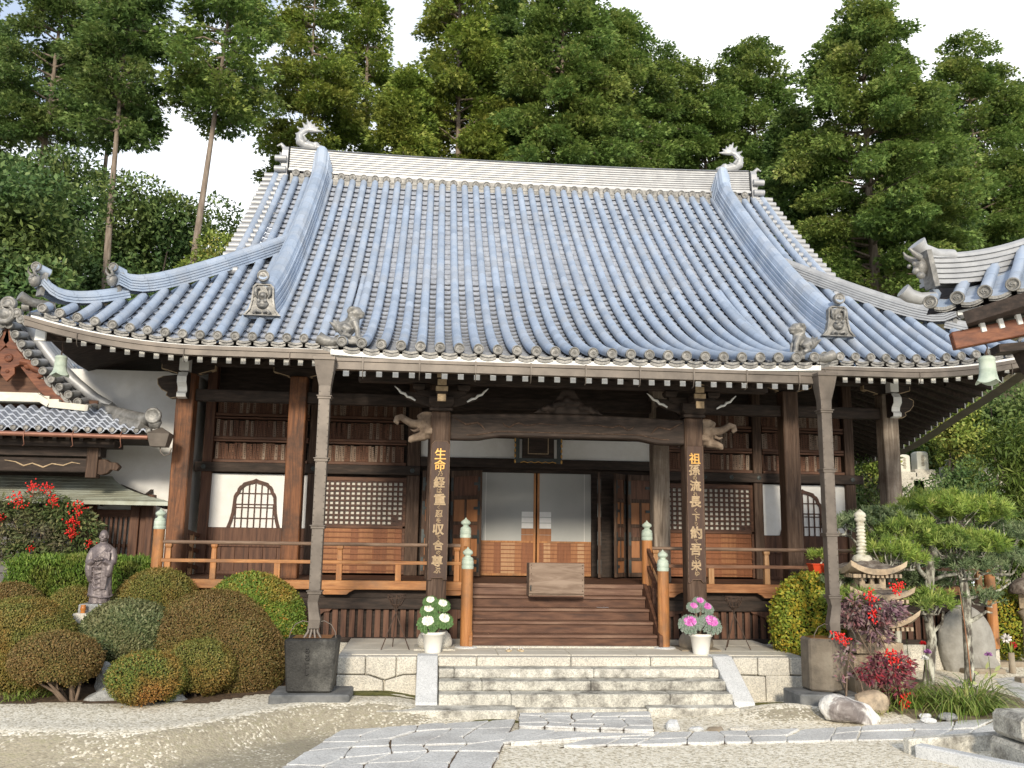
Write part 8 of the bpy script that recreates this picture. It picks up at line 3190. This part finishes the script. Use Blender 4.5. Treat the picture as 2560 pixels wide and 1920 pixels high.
HINO = leafmat("cypress_spray", [(0.058, 0.111, 0.029), (0.137, 0.227, 0.055), (0.234, 0.338, 0.085), (0.377, 0.442, 0.143)], patch=[(0.065, 0.104, 0.026), (0.156, 0.221, 0.049), (0.273, 0.325, 0.078), (0.429, 0.442, 0.143)], patch_scale=.35)
HINOD = leafmat("dark_cypress_spray", [(0.046, 0.091, 0.029), (0.104, 0.182, 0.049), (0.182, 0.273, 0.075), (0.299, 0.377, 0.130)], patch=[(0.052, 0.085, 0.026), (0.117, 0.176, 0.047), (0.208, 0.260, 0.072), (0.338, 0.377, 0.130)], patch_scale=.35)
HINOY = leafmat("yellow_cypress_spray", [(0.072, 0.117, 0.026), (0.176, 0.260, 0.047), (0.299, 0.377, 0.072), (0.468, 0.494, 0.130)], patch=[(0.078, 0.111, 0.026), (0.195, 0.234, 0.044), (0.338, 0.351, 0.072), (0.494, 0.468, 0.143)], patch_scale=.4)


def cypress(label, x, y, base_z, top_z, crown_z, R0, mat, seed, lean=(0, 0), dens=1.0, spray=.225, r_trunk=.20, shape=.75, sparse=0.0, bark=BARK, skirts=None):
    r = np.random.default_rng(seed)
    t = thing("cypress_tree", label, "tree", (x, y, base_z))
    H = top_z - base_z

    def axis(z):
        f = (z - base_z) / H
        return np.array([x + lean[0] * f + .18 * math.sin(f * 5 + seed) * .5, y + lean[1] * f, z])
    mb = MB()
    zs = np.linspace(base_z - .3, top_z - .4, 14)
    mb.tube([tuple(axis(z)) for z in zs], [r_trunk * (1 - .88 * ((z - base_z + .3) / H)) for z in zs], 9)
    C = []
    zc = crown_z
    while zc < top_z:
        f = (zc - crown_z) / (top_z - crown_z)
        Rz = R0 * ((1 - f) ** shape) * (.55 + .45 * min(1, f * 5)) + .25
        nb = 5 if Rz > 1 else 3
        for k in range(nb):
            if r.uniform() < sparse:
                continue
            a = r.uniform(0, 2 * PI)
            L = Rz * r.uniform(.60, 1.12)
            a0 = axis(zc)
            p1 = a0 + np.array([math.cos(a) * L * .5, math.sin(a) * L * .5, .12 * L])
            p2 = a0 + np.array([math.cos(a) * L, math.sin(a) * L, -.10 * L + r.uniform(-.15, .15)])
            if f < .85:
                mb.tube([tuple(a0), tuple(p1), tuple(p2)], [.05 + .02 * L * .3, .035, .01], 5)
            m_ = max(2, int(L / .55))
            for q in range(m_):
                g_ = .32 + .68 * (q + 1) / m_
                c = (1 - g_) ** 2 * a0 + 2 * g_ * (1 - g_) * p1 + g_ ** 2 * p2
                C.append((c + r.normal(size=3) * .10, a, .42 + .22 * r.uniform() + .08 * L * .3, L))
        zc += (.42 if Rz > 1 else .3) / dens * r.uniform(.5, 1.5)
    C = [c for c in C]
    V, var = [], []
    for c, a, s, L in C:
        n = int(80 * (s / .5) ** 2)
        d = sphere_pts(n)
        out = np.array([math.cos(a), math.sin(a), 0])
        P = c + d * (r.uniform(.2, 1, (n, 1)) ** .6) * np.array([s * 1.12, s * 1.12, s * .62])
        P[:, 2] -= .15 * ((P[:, 0] - c[0]) * out[0] + (P[:, 1] - c[1]) * out[1])
        base_d = unit(d * np.array([1, 1, .35]) * .8 + out * .5 + np.array([0, 0, -.25]) + rdir(n) * .35)
        nn = unit(np.array([0, 0, .45]) + d * .7 + rdir(n) * .75)
        side = unit(np.cross(base_d, nn))
        sz = spray * r.uniform(.6, 1.25, n)
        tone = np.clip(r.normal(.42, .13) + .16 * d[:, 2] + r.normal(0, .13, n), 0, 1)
        for off in (-.62, 0, .62):
            D = unit(base_d + side * off)
            V.append(diamonds(P, D, nn, sz * (1 if off == 0 else .78), sz * .30))
            var.append(tone)
    tr = mb.build("trunk", bark, t)
    if r.uniform() < 2 and len(V):
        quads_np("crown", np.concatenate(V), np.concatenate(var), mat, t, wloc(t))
    return t
def tree(label, x, y, top, crown, R0, mat, seed, **k):
    return cypress(label, x, y, gzf(x, y) - .1, top, crown, R0, mat, seed, **k)


tree("tall dark cypress with a leaning trunk nearest the picture's left edge", -22.6, 30, 32.5, 21.6, 3.3, HINOD, 301, sparse=.2, lean=(.6, 0), r_trunk=0.24)
tree("dark cypress crown cut off by the left edge behind the leaning one", -27.6, 33, 33.5, 21.5, 3.2, HINOD, 302, sparse=.2)
tree("thin bare trunked cypress with a small crown between the left trees", -20.9, 34, 34.5, 25.2, 2.2, HINOD, 303, lean=(.5, 0), r_trunk=0.16, sparse=.3)
tree("tall cypress with a long bare lower trunk, second tallest left of the sky gap", -15.04, 21, 26.1, 18.3, 1.8, HINOD, 304, sparse=.2, lean=(-.5, 0), r_trunk=0.22, shape=.45)
tree("lone cypress with a slanting pale bare trunk left of the temple ridge", -12.13, 20, 26.5, 19.0, 2.4, HINO, 305, lean=(1.1, 0), r_trunk=0.22, shape=.5, sparse=.25)
tree("yellowish cypress with long lower branches above the left ridge fish", -9.0, 28, 32.0, 17.5, 2.7, HINOY, 306, shape=.5, sparse=.25, r_trunk=0.19)
tree("sparse yellow green cypress showing its pale trunk behind the ridge", -6.55, 32, 33.5, 21.0, 2.2, HINOY, 307, sparse=.42, r_trunk=0.24)
tree("broad bright green cypress left of centre behind the temple ridge", -1.5, 26.5, 31.5, 16.6, 3.4, HINOY, 308, shape=.6, r_trunk=0.26)
tree("yellow tipped low cypress touching the ridge between two taller ones", -3.9, 24.5, 23.5, 14.0, 2.3, HINOY, 309)
tree("tallest green cypress at the centre sloping down to the right", 3.5, 25.5, 30.6, 15.0, 3.9, HINO, 310, shape=.55, r_trunk=0.27)
tree("dark cypress standing behind and between the two central ones", 1.0, 30.0, 31.5, 17.0, 2.8, HINOD, 311)
tree("mid green cypress just right of the tallest central one", 7.0, 29.5, 30.4, 15.4, 3.3, HINO, 312, sparse=.1, shape=.38)
tree("shorter cypress over the right half of the temple ridge", 9.6, 32, 30.2, 15.4, 3.3, HINO, 313, sparse=.1, shape=.34)
tree("small dark cypress beside the right ridge fish", 12.9, 33, 29.8, 15.0, 3.3, HINO, 314, sparse=.1, shape=.34)
tree("open crowned cypress left of the biggest right hand tree", 16.4, 34, 32.0, 15.4, 3.7, HINO, 315, sparse=.12, shape=.36)
tree("biggest cypress at the right with a thick pale trunk below its broad crown", 18.0, 24, 28.2, 13.4, 4.7, HINO, 316, shape=.42, r_trunk=0.32, dens=1.1)
tree("dark trunked cypress close behind the biggest right hand tree", 21.6, 27, 25.5, 14.6, 3.2, HINOD, 317, bark=BARK_D)
tree("slim dark cypress just left of the pale thick trunk", 15.6, 27.5, 24.5, 14.6, 2.4, HINOD, 318, bark=BARK_D)
tree("yellow green cypress rising right of the biggest one", 27.3, 30, 30.8, 16.8, 3.3, HINO, 319, sparse=.12, shape=.4)
tree("cypress cut off by the right edge above the near gate roof", 31.8, 31, 29.0, 16.5, 3.3, HINO, 320, shape=.4)
